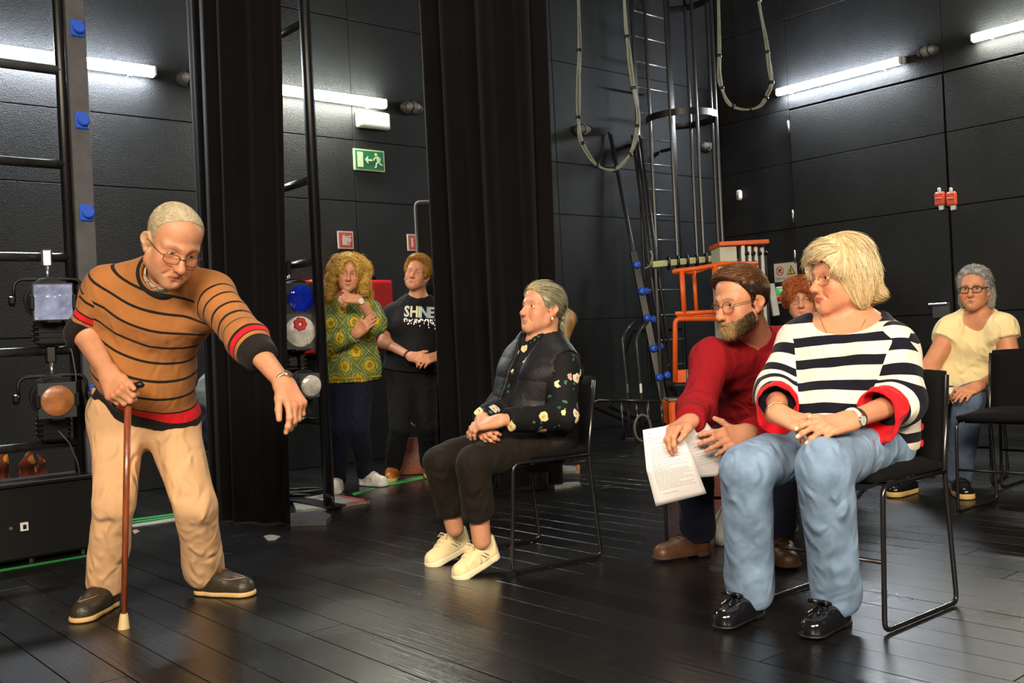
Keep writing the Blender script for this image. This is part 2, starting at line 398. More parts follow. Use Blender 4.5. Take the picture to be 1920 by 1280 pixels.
# red hose cabinet
p = onL(664, 592, .22) ; t = thing('fire_hose_cabinet', 'large red fire hose cabinet on the wall behind the curly haired woman', 'cabinet', p - NL * .22, RZL)
G().box((0, -.11, 0), (.80, .22, .60), bev=.012).build('case', M_RED, t)
d = G().box((0, -.228, 0), (.76, .012, .56), bev=.004).build('door', M_RED, t); G().box((.33, -.24, -.08), (.03, .02, .07)).build('handle', M_WHITE, d)
o = tag(G().tube([(p + WL * x + NL * y + np.array([0, 0, .31 + z])) for x, y, z in ((.12, -.1, .0), (.16, -.07, .03), (.22, -.1, .02), (.25, -.06, .04), (.30, -.1, .0), (.2, -.12, .03), (.1, -.08, .015))], .016, 6).build('coiled_cable', M_BLACK, None, True), 'black cable bundle lying on top of the red cabinet', 'cable')
# safety sign and push button, door latches, handle, small switch
p = onR(1474, 510, 0); t = thing('safety_sign', 'white warning sign with prohibition circle and yellow triangle beside the loading door', 'sign', p, RZR)
G().box((0, -.006, 0), (.30, .012, .21)).build('board', M_PAP, t)
g = G(); n = 20
ring = [(-.07 + .052 * math.cos(a), .02 + .052 * math.sin(a)) for a in np.linspace(0, 2 * math.pi, n + 1)]; rin = [(-.07 + .042 * math.cos(a), .02 + .042 * math.sin(a)) for a in np.linspace(0, 2 * math.pi, n + 1)]
for i in range(n): sym(g, [ring[i], ring[i + 1], rin[i + 1], rin[i]], -.0155)
stroke(g, (-.105, .055), (-.035, -.015), .011, -.0155); g.build('prohibition_symbol', M_SRED, t)
g = G(); stroke(g, (-.085, .0), (-.055, .045), .014, -.0145); stroke(g, (-.09, .02), (-.05, .025), .01, -.0145); g.build('pictogram', M_BLACK, t)
g = G(); sym(g, [(.02, -.03), (.13, -.03), (.075, .07)], -.0145); g.build('triangle_border', M_BLACK, t)
g = G(); sym(g, [(.033, -.022), (.117, -.022), (.075, .054)], -.018); g.build('triangle', mat('yellow_print', (.8, .6, .02), .5), t)
g = G(); stroke(g, (.075, .03), (.075, .0), .011, -.0215); stroke(g, (.075, -.006), (.075, -.016), .011, -.0215); g.build('exclamation_mark', M_BLACK, t)
g = G()
for z in (-.06, -.075): 
    for x0, x1 in ((-.13, -.06), (-.05, -.01), (.02, .07), (.08, .125)): stroke(g, (x0, z), (x1, z), .006, -.0145)
g.build('small_print', mat('grey_print', (.35, .33, .3), .6), t)['kind'] = 'stuff'
p = onR(1468, 553, 0); t = thing('push_button_station', 'white push button box with green and red buttons under the warning sign', 'switch', p, RZR)
G().box((0, -.03, 0), (.11, .06, .19), bev=.008).build('case', M_WHITE, t)
G().lathe([(.03, 0), (.03, .03), (.024, .036)], 14, (0, -.058, .035), (0, -1, 0)).build('green_button', mat('green_lens', (.01, .45, .10), .3, emit=(.05, .9, .2), es=.35), t, 'auto')
G().lathe([(.026, 0), (.026, .025), (.02, .03)], 14, (0, -.058, -.045), (0, -1, 0)).build('red_button', M_RED, t, 'auto')
for px, lb in ((1765, 'orange latch on the hinged side of the loading door gap'), (1787, 'orange latch on the far side of the loading door gap')):
    p = onR(px, 373, .02); t = thing('door_latch', lb, 'latch', p, RZR, 'orange latches on the loading door')
    G().box((0, -.03, .0), (.10, .05, .14), bev=.016).build('body', mat('orange_red', (.75, .10, .04), .45), t); G().box((0, -.035, .085), (.03, .03, .05), bev=.008).build('bolt', M_WHITE, t)
    G().box((.015, -.03, -.09), (.055, .035, .05), bev=.006).build('plate', M_ALU, t); G().box((0, -.06, .0), (.07, .02, .02), bev=.004).build('grip', mat('orange_red', (.75, .10, .04), .45), t)
p = onR(1768, 582, .02); t = thing('door_handle_box', 'grey metal lock box with bright lever behind the woman in pale yellow', 'lock', p, RZR)
G().box((0, -.03, 0), (.17, .06, .15), bev=.01).build('case', M_CHAN, t); G().box((-.01, -.075, .065), (.19, .04, .025), bev=.008).build('lever', M_STEEL, t)
p = onL(1388, 366, 0) if False else onR(1389, 366, 0)
t = thing('wall_sensor', 'small white sensor box on the dark wall near the ladder', 'sensor', p, RZR)
G().box((0, -.03, 0), (.07, .06, .12), bev=.02).build('case', M_WHITE, t); G().box((0, -.062, -.02), (.04, .01, .04), bev=.004).build('lens', M_ALU, t)
# tall black panel with a pale rounded rim
p = at(800, 900, 7.75); z1 = at(790, 378, 7.75)[2]; x0 = at(790, 640, 7.75)
t = thing('stage_flat', 'tall black flat with pale rim behind the woman in the black shirt', 'panel', (x0[0], 7.75, 0), .12)
G().box((.32, 0, z1 / 2), (.62, .05, z1 - .02), bev=.01).build('board', M_MATBLK, t)
G().tube(rounded([(0, -.03, .02), (0, -.03, z1), (.64, -.03, z1), (.64, -.03, .02)], .05), .008, 6).build('rim', mat('grey_rim', (.22, .22, .2), .4), t, True)
for x in (.1, .54): G().box((x, 0, .02), (.06, .4, .035), bev=.006).build('foot', M_BLACK, t)
# ------------------------------------------------------------------ black curtains
M_VELV = mat('black_velvet', (.0040, .0035, .0037), .9, sheen=.03, bump=.15, bscale=350, spec=.08, var=.2, vscale=3)
def curtain(name, pts, h, label, seed, amp=.05, folds=7, flare=.25):
    """pleated cloth: pts is the floor line, folds are real waves with thickness"""
    r = random.Random(seed); pts = [np.asarray(p[:2], float) for p in pts]
    seg = [np.linalg.norm(pts[i + 1] - pts[i]) for i in range(len(pts) - 1)]; Ltot = sum(seg)
    nx, nz = 150, 26; ph = [r.uniform(0, 6.28) for _ in range(4)]
    def P(u):
        d = u * Ltot; i = 0
        while i < len(seg) - 1 and d > seg[i]: d -= seg[i]; i += 1
        a, b = pts[i], pts[i + 1]; t_ = nv(b - a); return a + t_ * d, np.array([t_[1], -t_[0]])
    g = G(); vs = []
    for side in (0, 1):
        for j in range(nz + 1):
            v = j / nz
            for i in range(nx + 1):
                u = i / nx; p, n = P(u)
                w = math.sin(2 * math.pi * folds * u + ph[0] + .35 * math.sin(3 * v + ph[1])) + .45 * math.sin(2 * math.pi * folds * 1.63 * u + ph[2] + .5 * v)
                w = math.copysign(abs(w) ** .8, w)
                k = amp * (.75 + .35 * (1 - v)) * w
                q = p + n * (k * min(1, u * 8 + .25) - side * .006) + nv(pts[-2] - pts[1]) * (u * v * flare)
                vs.append((q[0], q[1], .012 + v * h))
    R = nx + 1; B = R * (nz + 1); fs = []
    for j in range(nz):
        for i in range(nx):
            a = j * R + i; fs.append((a, a + 1, a + R + 1, a + R)); fs.append((B + a, B + a + R, B + a + R + 1, B + a + 1))
    for j in range(nz):
        for i in (0, nx): a = j * R + i; fs.append((a, a + R, B + a + R, B + a))
    for i in range(nx):
        for j in (0, nz): a = j * R + i; fs.append((a, B + a, B + a + 1, a + 1))
    g.add(vs, fs); o = g.build(name, M_VELV, None, True); return tag(o, label, 'curtain', 'black velvet stage legs')
curtain('stage_curtain', [at(383, 650, 6.15), at(402, 650, 5.75), at(470, 650, 5.62), at(530, 650, 5.55)], 6.2, 'flat hanging black velvet curtain behind the stooping man', 3, .018, 5)
curtain('stage_curtain', [at(822, 650, 6.58), at(850, 650, 6.50), at(930, 650, 6.45), at(1012, 650, 6.42), at(1034, 650, 6.60)], 6.2, 'deeply pleated black velvet curtain behind the seated woman with a ponytail', 8, .065, 4.2, .12)
# ------------------------------------------------------------------ lighting ladders and lanterns
def gel_mat(name, c, metal=.0, rough=.18, bump=.9, bs=16, em=None):
    return mat(name, c, rough, metal, bump, bs, var=.35, vscale=14, spec=.8)
GELS = {'clear': gel_mat('crumpled_clear_gel', (.38, .48, .82), .35, .16), 'amber': gel_mat('amber_gel', (.42, .15, .045), 0, .3, .4), 'blue': gel_mat('blue_gel', (.008, .035, .62), .2, .1),
        'white': gel_mat('pearl_diffuser', (.66, .64, .58), .3, .22, .6), 'red': gel_mat('white_red_lens', (.62, .58, .56), 0, .35, .3)}
M_LANT = mat('lantern_black', (.005, .005, .006), .45, .0, spec=.4, var=.2, vscale=20)
M_RUNG = mat('scuffed_black_steel', (.05, .05, .052), .28, .55, var=.4, vscale=20)
M_FRAME = mat('gel_frame_grey', (.045, .052, .055), .5, .2)
def lantern(loc, face, pitch, gel, label, size=.17, square=False, s=1.0, group='lanterns on the lighting ladders'):
    """stage spotlight hanging under its clamp; local -y is the beam"""
    t = thing('stage_lantern', label, 'lantern', loc, face, group)
    G().box((0, .03, .0), (.05 * s, .07, .09), bev=.008).build('hook_clamp', M_STEEL if gel == 'clear' else M_BLACK, t)
    G().lathe([(.011, -.12), (.011, -.04)], 8).build('spigot', M_STEEL, t, True)
    w = .16 * s; zc = -.22 * s
    G().tube(rounded([(-w, 0, zc), (-w, 0, -.11), (w, 0, -.11), (w, 0, zc)], .05), .009, 6).build('yoke', M_LANT, t, True)
    R = Matrix.Rotation(pitch, 3, 'X')
    def place(g): g.v = [tuple(R @ Vector(v) + Vector((0, 0, zc))) for v in g.v]; return g
    r = size * .62
    g = G().lathe([(.03, .19), (r * .8, .17), (r, .13), (r, .02), (r * 1.1, .0), (r * 1.1, -.05), (r * 1.02, -.05), (r * 1.02, -.14), (r * .9, -.14)], 18, (0, 0, 0), (0, 1, 0)); place(g).build('body', M_LANT, t, 'auto')
    g = G().box((0, .03, -r - .055 * s), (.14 * s, .17 * s, .13 * s), bev=.012); b_ = place(g).build('lamp_housing', M_LANT, t)
    for k in range(4): place(G().box((0, .03, -r - .02 - .026 * k), (.155 * s, .185 * s, .008))).build('cooling_fin', M_LANT, b_)
    for x in (-w - .012, w + .012): place(G().lathe([(.02, -.015), (.026, -.008), (.026, .008), (.02, .015)], 10, (x, 0, 0), (1, 0, 0))).build('knob', M_BLACK, t, 'auto')
    h = size / 2; fr = place(G().box((0, -.155, 0), (size * 1.08, .014, size * 1.08), bev=.003)).build('gel_frame', M_FRAME, t)
    for x in (-1, 1): place(G().box((x * h * 1.1, -.16, 0), (.02, .03, size * .4), bev=.004)).build('frame_clip', M_LANT, fr)
    place(G().box((0, -.16, -h * 1.1), (size * .4, .03, .016), bev=.004)).build('frame_clip', M_LANT, fr)
    g = G()
    if square: g.box((0, -.166, .0), (size * 1.0, .006, size * 1.0))
    else: g.lathe([(h * .93, 0), (h * .93, .006), (h * .86, .010), (h * .4, .014), (.002, .015)], 24, (0, -.162, 0), (0, -1, 0))
    place(g).build('gel', GELS[gel], t, False if square else 'auto')
    return t
# ladder at the near left, behind a black case
Lp = at(150, 640, 5.25); Lp[2] = 0
t = thing('lighting_ladder', 'black lighting ladder with a grey socket channel to the left of the stooping man', 'ladder', Lp, RZL)
def ladZ(px, py): return onplane(px, py, Lp, NL)[2]
for x in (-.03, -.95): G().tube([(x, 0, .03), (x, 0, 5.2)], .026, 10).build('upright', M_BLACK, t, True)
ch = G().box((.045, -.02, 2.6), (.10, .05, 5.1), bev=.004).build('socket_channel', M_CHAN, t)
for y in (60, 230, 401, 560, 738, 880):
    z = ladZ(152, y); 
    G().box((.05, -.05, z), (.07, .014, .088), bev=.006).build('socket_plate', M_BLUE, ch)
    G().lathe([(.031, 0), (.031, .02), (.024, .026)], 14, (.054, -.056, z), (0, -1, 0)).build('socket_cap', M_BLUE, ch, 'auto')
for y, m in ((135, M_CHAN), (310, M_RUNG), (483, M_RUNG), (656, M_RUNG), (830, M_RUNG)):
    z = ladZ(130, y); G().tube([(-.03, 0, z), (-.95, 0, z)], .024, 10).build('rung', m, t, True)
G().box((-.45, 0, .02), (1.1, .12, .03), bev=.006).build('base_plate', M_BLACK, t)
lantern(onplane(88, 487, Lp + NL * .04, NL) + [0, 0, .01], .55, .1, 'clear', 'black stage lantern with a crumpled clear gel, upper one on the left ladder', .175, True)
lantern(onplane(96, 668, Lp + NL * .04, NL) + [0, 0, .01], .55, .08, 'amber', 'black stage lantern with a round amber gel, below the clear one', .165)
for pts, lb in (([(118, 620), (135, 660), (142, 700), (143, 725)], 'thin grey cable hanging between the two left lanterns'), ([(110, 808), (130, 830), (145, 865), (152, 898)], 'thin grey cable hanging under the amber lantern')):
    tag(G().tube([onplane(x, y, Lp + NL * .2, NL) for x, y in pts], .004, 5).build('lantern_cable', M_CHAN, None, True), lb, 'cable')
# black case in front of it
A = onz(-60, 1076); B = onz(183, 1034); ln = np.linalg.norm(B - A); rz = math.atan2(B[1] - A[1], B[0] - A[0])
t = thing('flight_case', 'long low black case on the floor behind the stooping man', 'case', B, rz)
G().box((-ln / 2, .14, .20), (ln, .26, .36), bev=.012).build('body', M_MATBLK, t); G().box((-ln / 2, .14, .385), (ln + .02, .28, .02), bev=.004).build('lid_rim', M_BLACK, t)
p = onplane(46, 987, A, np.array([math.sin(rz), -math.cos(rz), 0])); d = p - B; lx = np.dot(d, [math.cos(rz), math.sin(rz), 0])
st = G().box((lx, -.004 + .01, p[2]), (.035, .012, .04)).build('sticker', M_WHITE, t); G().box((lx, -.002, p[2]), (.014, .006, .02)).build('sticker_mark', M_BLACK, st)
G().lathe([(.008, 0), (.008, .012)], 8, (lx - .06, .016, p[2]), (0, -1, 0)).build('screw', M_STEEL, t)
for x in (-.05, -ln + .05, -ln / 2):
    for y in (.06, .22): G().lathe([(.02, 0), (.02, .02)], 8, (x, y, 0)).build('foot', M_BLACK, t)
M_TAPE = mat('green_tape', (.03, .30, .07), .5); M_TAPEW = mat('pale_tape', (.35, .38, .33), .6)
def strip(px, z0=.0012, th=.0012, m=None, name='floor_tape', label='', cat='tape'):
    """flat polygon on the floor from floor points"""
    P = [onz(x, y) for x, y in px]; g = G(); n = len(P); c = sum(P) / n
    g.add([p - c + np.array([0, 0, z0]) for p in P] + [p - c + np.array([0, 0, z0 + th]) for p in P], [tuple(range(n)), tuple(range(n, 2 * n))] + [(i, (i + 1) % n, n + (i + 1) % n, n + i) for i in range(n)])
    o = g.build(name, m); o.location = c; return tag(o, label, cat) if label else o
strip([(-30, 1073), (178, 1038), (178, 1041), (-30, 1077)], m=M_TAPE, label='thin green tape line along the foot of the black case')
for k, (y0, y1) in enumerate(((0, 0), (5, 4), (10, 8))):
    strip([(248, 973 + y0), (338, 961 + y1), (338, 964 + y1), (248, 976 + y0)], m=M_TAPE if k < 2 else M_TAPE, label=['green tape strand on the floor between the trouser legs, rear one', 'green tape strand on the floor between the trouser legs, middle one', 'green tape strand on the floor between the trouser legs, front one'][k])
strip([(248, 984), (340, 970), (340, 975), (248, 989)], .0012, .004, M_TAPEW, label='pale tape strip on the floor beside the green tape')
strip([(494, 1006), (508, 1003), (526, 1006), (516, 1013), (502, 1014)], .0012, .003, mat('dull_paper', (.28, .26, .22), .7), 'paper_scrap', 'small dull paper scrap on the floor before the black curtain', 'paper')
strip([(248, 995), (256, 993), (262, 997), (252, 1002)], .0012, .003, mat('pink_paper', (.45, .22, .2), .7), 'paper_scrap', 'tiny pinkish paper scrap on the floor beside the walking stick', 'paper')
strip([(720, 905), (792, 893), (795, 898), (770, 903), (725, 911)], .0012, .002, M_TAPE, label='green tape on the floor by the gold trainers')
strip([(660, 925), (700, 915), (702, 918), (664, 929)], .0012, .002, M_TAPE, label='short green tape under the white trainers')
# floral cloths behind the case
def floral_mat(name, base, scale, cols, r=.30, leaf=(.02, .12, .05)):
    m = bpy.data.materials.new(name); m.use_nodes = True; nt = m.node_tree; b = nt.nodes['Principled BSDF']; N = nt.nodes.new; L = nt.links.new
    b.inputs['Roughness'].default_value = .75; b.inputs['Specular IOR Level'].default_value = .2
    tc = N('ShaderNodeTexCoord'); nz = N('ShaderNodeTexNoise'); nz.inputs['Scale'].default_value = scale * 3.2; nz.inputs['Detail'].default_value = 2
    L(tc.outputs['Object'], nz.inputs['Vector'])
    wv = N('ShaderNodeVectorMath'); wv.operation = 'MULTIPLY_ADD'; L(nz.outputs['Color'], wv.inputs[0]); wv.inputs[1].default_value = (.9 / scale * .45,) * 3; L(tc.outputs['Object'], wv.inputs[2])
    cur = None
    for k, (sc, rad, colset) in enumerate(((scale, r, cols), (scale * 1.9, r * .8, [leaf, (.05, .15, .08), leaf]))[::-1]):
        v = N('ShaderNodeTexVoronoi'); v.inputs['Scale'].default_value = sc; v.inputs['Randomness'].default_value = .95; L(wv.outputs[0], v.inputs['Vector'])
        lt = N('ShaderNodeMath'); lt.operation = 'LESS_THAN'; lt.inputs[1].default_value = rad; L(v.outputs['Distance'], lt.inputs[0])
        sp = N('ShaderNodeSeparateColor'); L(v.outputs['Color'], sp.inputs[0])
        g2 = N('ShaderNodeMath'); g2.operation = 'GREATER_THAN'; g2.inputs[1].default_value = .22 if k else .5; L(sp.outputs[0], g2.inputs[0])
        mk = N('ShaderNodeMath'); mk.operation = 'MULTIPLY'; L(lt.outputs[0], mk.inputs[0]); L(g2.outputs[0], mk.inputs[1])
        cr = N('ShaderNodeValToRGB'); cr.color_ramp.interpolation = 'CONSTANT'
        while len(cr.color_ramp.elements) < len(colset): cr.color_ramp.elements.new(.5)
        for i, c in enumerate(colset): cr.color_ramp.elements[i].position = i / len(colset); cr.color_ramp.elements[i].color = (*c, 1)
        L(sp.outputs[1], cr.inputs[0])
        mx = N('ShaderNodeMix'); mx.data_type = 'RGBA'; L(mk.outputs[0], mx.inputs[0])
        if cur is None: mx.inputs[6].default_value = (*base, 1)
        else: L(cur, mx.inputs[6])
        L(cr.outputs[0], mx.inputs[7]); cur = mx.outputs[2]
        if k:   # yellow flower hearts
            l2 = N('ShaderNodeMath'); l2.operation = 'LESS_THAN'; l2.inputs[1].default_value = rad * .34; L(v.outputs['Distance'], l2.inputs[0])
            m2 = N('ShaderNodeMath'); m2.operation = 'MULTIPLY'; L(l2.outputs[0], m2.inputs[0]); L(g2.outputs[0], m2.inputs[1])
            m3 = N('ShaderNodeMix'); m3.data_type = 'RGBA'; L(m2.outputs[0], m3.inputs[0]); L(cur, m3.inputs[6]); m3.inputs[7].default_value = (.45, .38, .06, 1); cur = m3.outputs[2]
    L(cur, b.inputs['Base Color']); return m
M_FLOR = floral_mat('floral_scarf', (.16, .035, .02), 16, [(.55, .03, .05), (.65, .22, .05), (.6, .4, .12), (.45, .02, .06)], .42)
for q, lb in (([(-8, 850), (14, 846), (18, 880), (22, 912), (-12, 915)], 'floral cloth at the far end behind the long black case'), ([(36, 872), (58, 842), (68, 872), (72, 910), (36, 912)], 'floral cloth with red blooms, middle one behind the long black case'), ([(72, 852), (84, 862), (106, 905), (76, 908), (75, 890)], 'narrow slanting floral cloth nearest the walking stick behind the black case')):
    P = [onplane(x, y, Lp - NL * .30 + NL * .02 * (i % 2), NL) for i, (x, y) in enumerate(q)]; n = len(P); c = sum(P) / n; c[2] -= .15; g = G()
    P = [p + np.array([0, 0, -.25 if p[2] < .40 else 0]) for p in P]
    g.add([p - c for p in P] + [p - c - NL * .025 for p in P], [tuple(range(n)), tuple(range(n, 2 * n))] + [(i, (i + 1) % n, n + (i + 1) % n, n + i) for i in range(n)])
    o = g.build('floral_cloth', M_FLOR); o.location = c; tag(o, lb, 'cloth')
# second ladder beside the left curtain
Tp = at(602, 640, 6.05); Tp[2] = 0
t = thing('lighting_ladder', 'black lighting ladder with a round upright beside the curly haired woman', 'ladder', Tp, RZR)
def ladZ2(py): return onplane(590, py, Tp, NR)[2]
for x in (0, -.62): G().tube([(x, 0, .03), (x, 0, 5.6)], .034, 12).build('upright', M_BLACK, t, True)
for y in (30, 335, 490, 790): z = ladZ2(y); G().tube([(0, 0, z), (-.62, 0, z)], .024, 10).build('rung', M_RUNG if y < 500 else M_BLACK, t, True)
G().box((-.3, 0, .024), (.8, .12, .012), bev=.004).build('base_plate', M_BLACK, t)
G().tube(rounded([(.06, -.05, .03), (.06, -.05, .10), (.22, -.10, .10), (.22, -.10, .03)], .02), .01, 6).build('handle', M_BLACK, t, True)
lantern(onplane(541, 502, Tp + NR * .05, NR), .62, .1, 'blue', 'stage lantern with a glossy deep blue lens beside the curly haired woman', .18, s=.85)
lt = lantern(onplane(548, 570, Tp + NR * .05, NR), .45, .0, 'red', 'stage lantern with a white disc showing a red flower and letters', .20, s=.8)
g = G(); 
for k in range(7): a_ = k * .9; g.lathe([(.018, 0), (.012, .008)], 8, (.026 * math.cos(a_), -.176, -.176 + .045 + .026 * math.sin(a_)), (0, -1, 0))
g.build('red_flower', M_RED, lt)
me = text_geo('SI', .055, .001); me.transform(Matrix.Translation((.035, -.181, -.176 - .06)) @ Matrix.Rotation(math.pi / 2, 4, 'X')); mobj('lettering', me, M_WHITE, lt)
lantern(onplane(566, 676, Tp + NR * .05, NR), .5, .05, 'white', 'stage lantern with a round pearl white gel, by the pointing hand', .135, s=.65)
# weights, plates, bits at its foot
M_PLATE = mat('grey_plate', (.24, .25, .22), .6, .2, var=.25, vscale=20)
def plate(px, th, m, name, label, cat, z0=.001):
    return strip(px, z0, th, m, name, label, cat)
pl = plate([(546, 938), (612, 930), (693, 943), (612, 957), (556, 962)], .018, M_PLATE, 'ballast_plate', 'pale grey ballast plate with red edges at the foot of the thin ladder', 'plate')
for q in ([(612, 930), (693, 943), (690, 945), (611, 932)], [(693, 943), (612, 957), (610, 955), (688, 942)]):
    o = strip(q, .0195, .002, mat('red_edge', (.5, .06, .04), .5), 'red_edge'); o.parent = pl; o.location = o.location - pl.location
plate([(545, 972), (600, 966), (622, 975), (612, 985), (545, 987)], .03, M_CHAN, 'ballast_plate', 'dark grey weight lying at the corner of the black curtain', 'plate')
pl = plate([(1040, 876), (1086, 879), (1087, 887), (1040, 889)], .02, M_PLATE, 'ballast_plate', 'pale plate with an orange end on the floor behind the seated woman in black', 'plate')
o = strip([(1082, 879), (1087, 879), (1088, 887), (1083, 887)], .0215, .01, M_ORANGE, 'orange_end'); o.parent = pl; o.location = o.location - pl.location
plate([(1040, 909), (1086, 906), (1089, 911), (1070, 915), (1040, 917)], .012, M_PLATE, 'ballast_plate', 'greenish pale plate on the floor by the rear leg of the chair', 'plate')
P0 = onz(570, 937); 
tag(G().tube([P0 + np.array([.13 * math.cos(a_) * (1 + .12 * math.sin(3.1 * a_)), .10 * math.sin(a_) * (1 + .1 * math.cos(2.3 * a_)), .035 + .008 * (a_ / 6.28)]) for a_ in np.linspace(0, 6.28 * 4, 90)], .008, 6).build('coiled_cable', M_BLACK, None, True), 'coil of black cable on the floor at the foot of the thin ladder', 'cable')
p = onz(580, 872); t = thing('case', 'low black case with yellow tape on its edge behind the curly haired woman', 'case', p, .55)
G().box((0, .15, .07), (.42, .3, .12), bev=.01).build('body', M_MATBLK, t)
for k in range(5): G().box((-.16 + .08 * k, .01, .135), (.055, .05, .012)).build('yellow_tape', mat('yellow_tape', (.55, .6, .05), .5) if k == 0 else bpy.data.materials['yellow_tape'], t)
# brown handbag on the floor
p = onz(772, 888); t = thing('handbag', 'brown leather handbag standing on the floor beside the woman in the black shirt', 'bag', p, .1)
g = G(); n = 14
for z, w_, d_ in ((.005, .30, .13), (.06, .31, .14), (.16, .29, .11), (.25, .25, .06), (.27, .24, .05)):
    for k in range(n):
        a_ = 2 * math.pi * k / n; c_, s_ = math.cos(a_), math.sin(a_)
        g.v.append((w_ / 2 * math.copysign(abs(c_) ** .5, c_), d_ / 2 * math.copysign(abs(s_) ** .5, s_), z))
for j in range(4):
    for k in range(n): g.f.append((j * n + k, j * n + (k + 1) % n, (j + 1) * n + (k + 1) % n, (j + 1) * n + k))
g.f += [tuple(range(n)), tuple(range(4 * n, 5 * n))]
M_LEA = mat('brown_leather', (.25, .065, .025), .4, bump=.3, bscale=60, var=.25); g.build('body', M_LEA, t, 'auto')
for y in (-.03, .03): G().tube([(-.07, y, .25), (-.065, y, .34), (0, y * .7, .39), (.065, y, .34), (.07, y, .25)], .008, 6).build('handle', M_LEA, t, True)
for x in (-.07, .07): G().lathe([(.012, 0), (.012, .006)], 8, (x, -.045, .235), (0, -1, 0)).build('stud', M_STEEL, t)
# ------------------------------------------------------------------ caged ladder on the wall
pl_ = onL(1196, 240, .22); pr_ = onL(1263, 240, .22); w = np.dot(pr_ - pl_, WL); c = (pl_ + pr_) / 2; c[2] = 0
t = thing('caged_ladder', 'black steel cage ladder fixed to the wall behind the seated group', 'ladder', c, RZL)
for x in (-w / 2, w / 2):
    G().box((x, 0, 3.5), (.05, .022, 6.1), bev=.004).build('rail', M_BLACK, t)
    for z in (1.0, 3.0, 5.0): G().box((x, .1, z), (.03, .2, .03)).build('wall_bracket', M_BLACK, t)
z = .62
while z < 6.4: G().tube([(-w / 2, 0, z), (w / 2, 0, z)], .011, 8).build('rung', M_STEEL, t, True); z += .2715
rc = .37
M_CAGE = mat('satin_black_steel', (.012, .012, .014), .3, .2, spec=.6)
def hp(a): return (rc * 1.02 * math.sin(a), -.36 - rc * math.cos(a) * 1.0 + 0, 0)
angs = np.linspace(-2.45, 2.45, 29)
for z in (3.22, 4.5, 5.8):
    g = G(); vs = []
    for a in angs:
        for dr, dz in ((0, -.035), (0, .035), (.008, .035), (.008, -.035)): vs.append(((rc + dr) * math.sin(a), -.36 - (rc + dr) * math.cos(a), z + dz))
    fs = [(i * 4 + k, i * 4 + (k + 1) % 4, i * 4 + 4 + (k + 1) % 4, i * 4 + 4 + k) for i in range(28) for k in range(4)] + [(0, 1, 2, 3), (112, 113, 114, 115)]
    g.add(vs, fs); g.build('cage_hoop', M_CAGE, t, 'auto')
for a in (-2.0, -1.2, -.45, .45, 1.2, 2.0): G().box(((rc - .006) * math.sin(a), -.36 - (rc - .006) * math.cos(a), 4.05), (.035, .035, 4.9), bev=.012).build('cage_bar', M_CAGE, t)
# leaning pipes
for k, (a, b, r_, lb) in enumerate((((1144, 250, 10.6), (1250, 790, 10.35), .022, 'long steel pipe leaning on the wall, longest lean of the leaning pipes'), ((1186, 256, 10.5), (1259, 800, 10.2), .016, 'steel pipe leaning beside the caged ladder, first of the tight bunch'),
                    ((1192, 250, 10.5), (1266, 800, 10.2), .016, 'steel pipe leaning beside the caged ladder, middle of the tight bunch'), ((1200, 256, 10.5), (1274, 800, 10.2), .016, 'steel pipe leaning beside the caged ladder, last of the tight bunch'))):
    A = at(*a); B = at(*b); B = B + (A - B) * (-(B[2] - .02) / (A[2] - B[2])) if True else B
    o = thing('steel_pipe', lb, 'pipe', B, 0, 'pipes leaning on the wall'); G().tube([(0, 0, 0), A - B], r_, 10).build('pipe', mat('dull_steel', (.05, .05, .054), .35, .5), o, True)
    G().lathe([(r_ * 1.05, 0), (r_ * 1.15, .03)], 10, (A - B) * .995, A - B).build('end_cap', M_BLACK, o)
# socket bars leaning near them
for pts, lb in (([(1191, 497), (1199, 548), (1208, 598), (1220, 654), (1231, 708)], 'black socket bar with blue plugs, foremost leaning bar beside the orange lift'), ([(1207, 548), (1222, 598), (1235, 650), (1248, 703)], 'black socket bar with blue plugs leaning behind the first one')):
    off = 0 if len(pts) == 5 else .12
    A = at(pts[0][0] - 4, pts[0][1] - 26, 10.2 + off); B = at(pts[-1][0] + 18, pts[-1][1] + 70, 9.95 + off); B = B + (A - B) * (-(B[2] - .0) / (A[2] - B[2]))
    o = thing('socket_bar', lb, 'power bar', B, 0, 'leaning socket bars'); d = nv(A - B); q = Vector((0, 0, 1)).rotation_difference(Vector(d)).to_matrix(); L_ = np.linalg.norm(A - B)
    G().box(tuple((A - B) / 2), (.075, .06, L_), rot=q, bev=.006).build('bar', M_MATBLK if off else M_BLACK, o)
    for x, y in pts:
        tt = np.argmin([np.linalg.norm((lambda P: [960 + FPX * np.dot(P - CAM, RV) / P[1] - x, 640 - FPX * np.dot(P - CAM, UV) / P[1] - y])(B + (A - B) * s_)) for s_ in np.linspace(0, 1, 101)]) / 100
        P = (A - B) * tt
        G().lathe([(.04, 0), (.04, .03), (.03, .055), (.018, .06)], 12, P + np.array([0, -.028, 0]), (.15, -1, 0)).build('blue_plug', M_BLUE, o, 'auto')
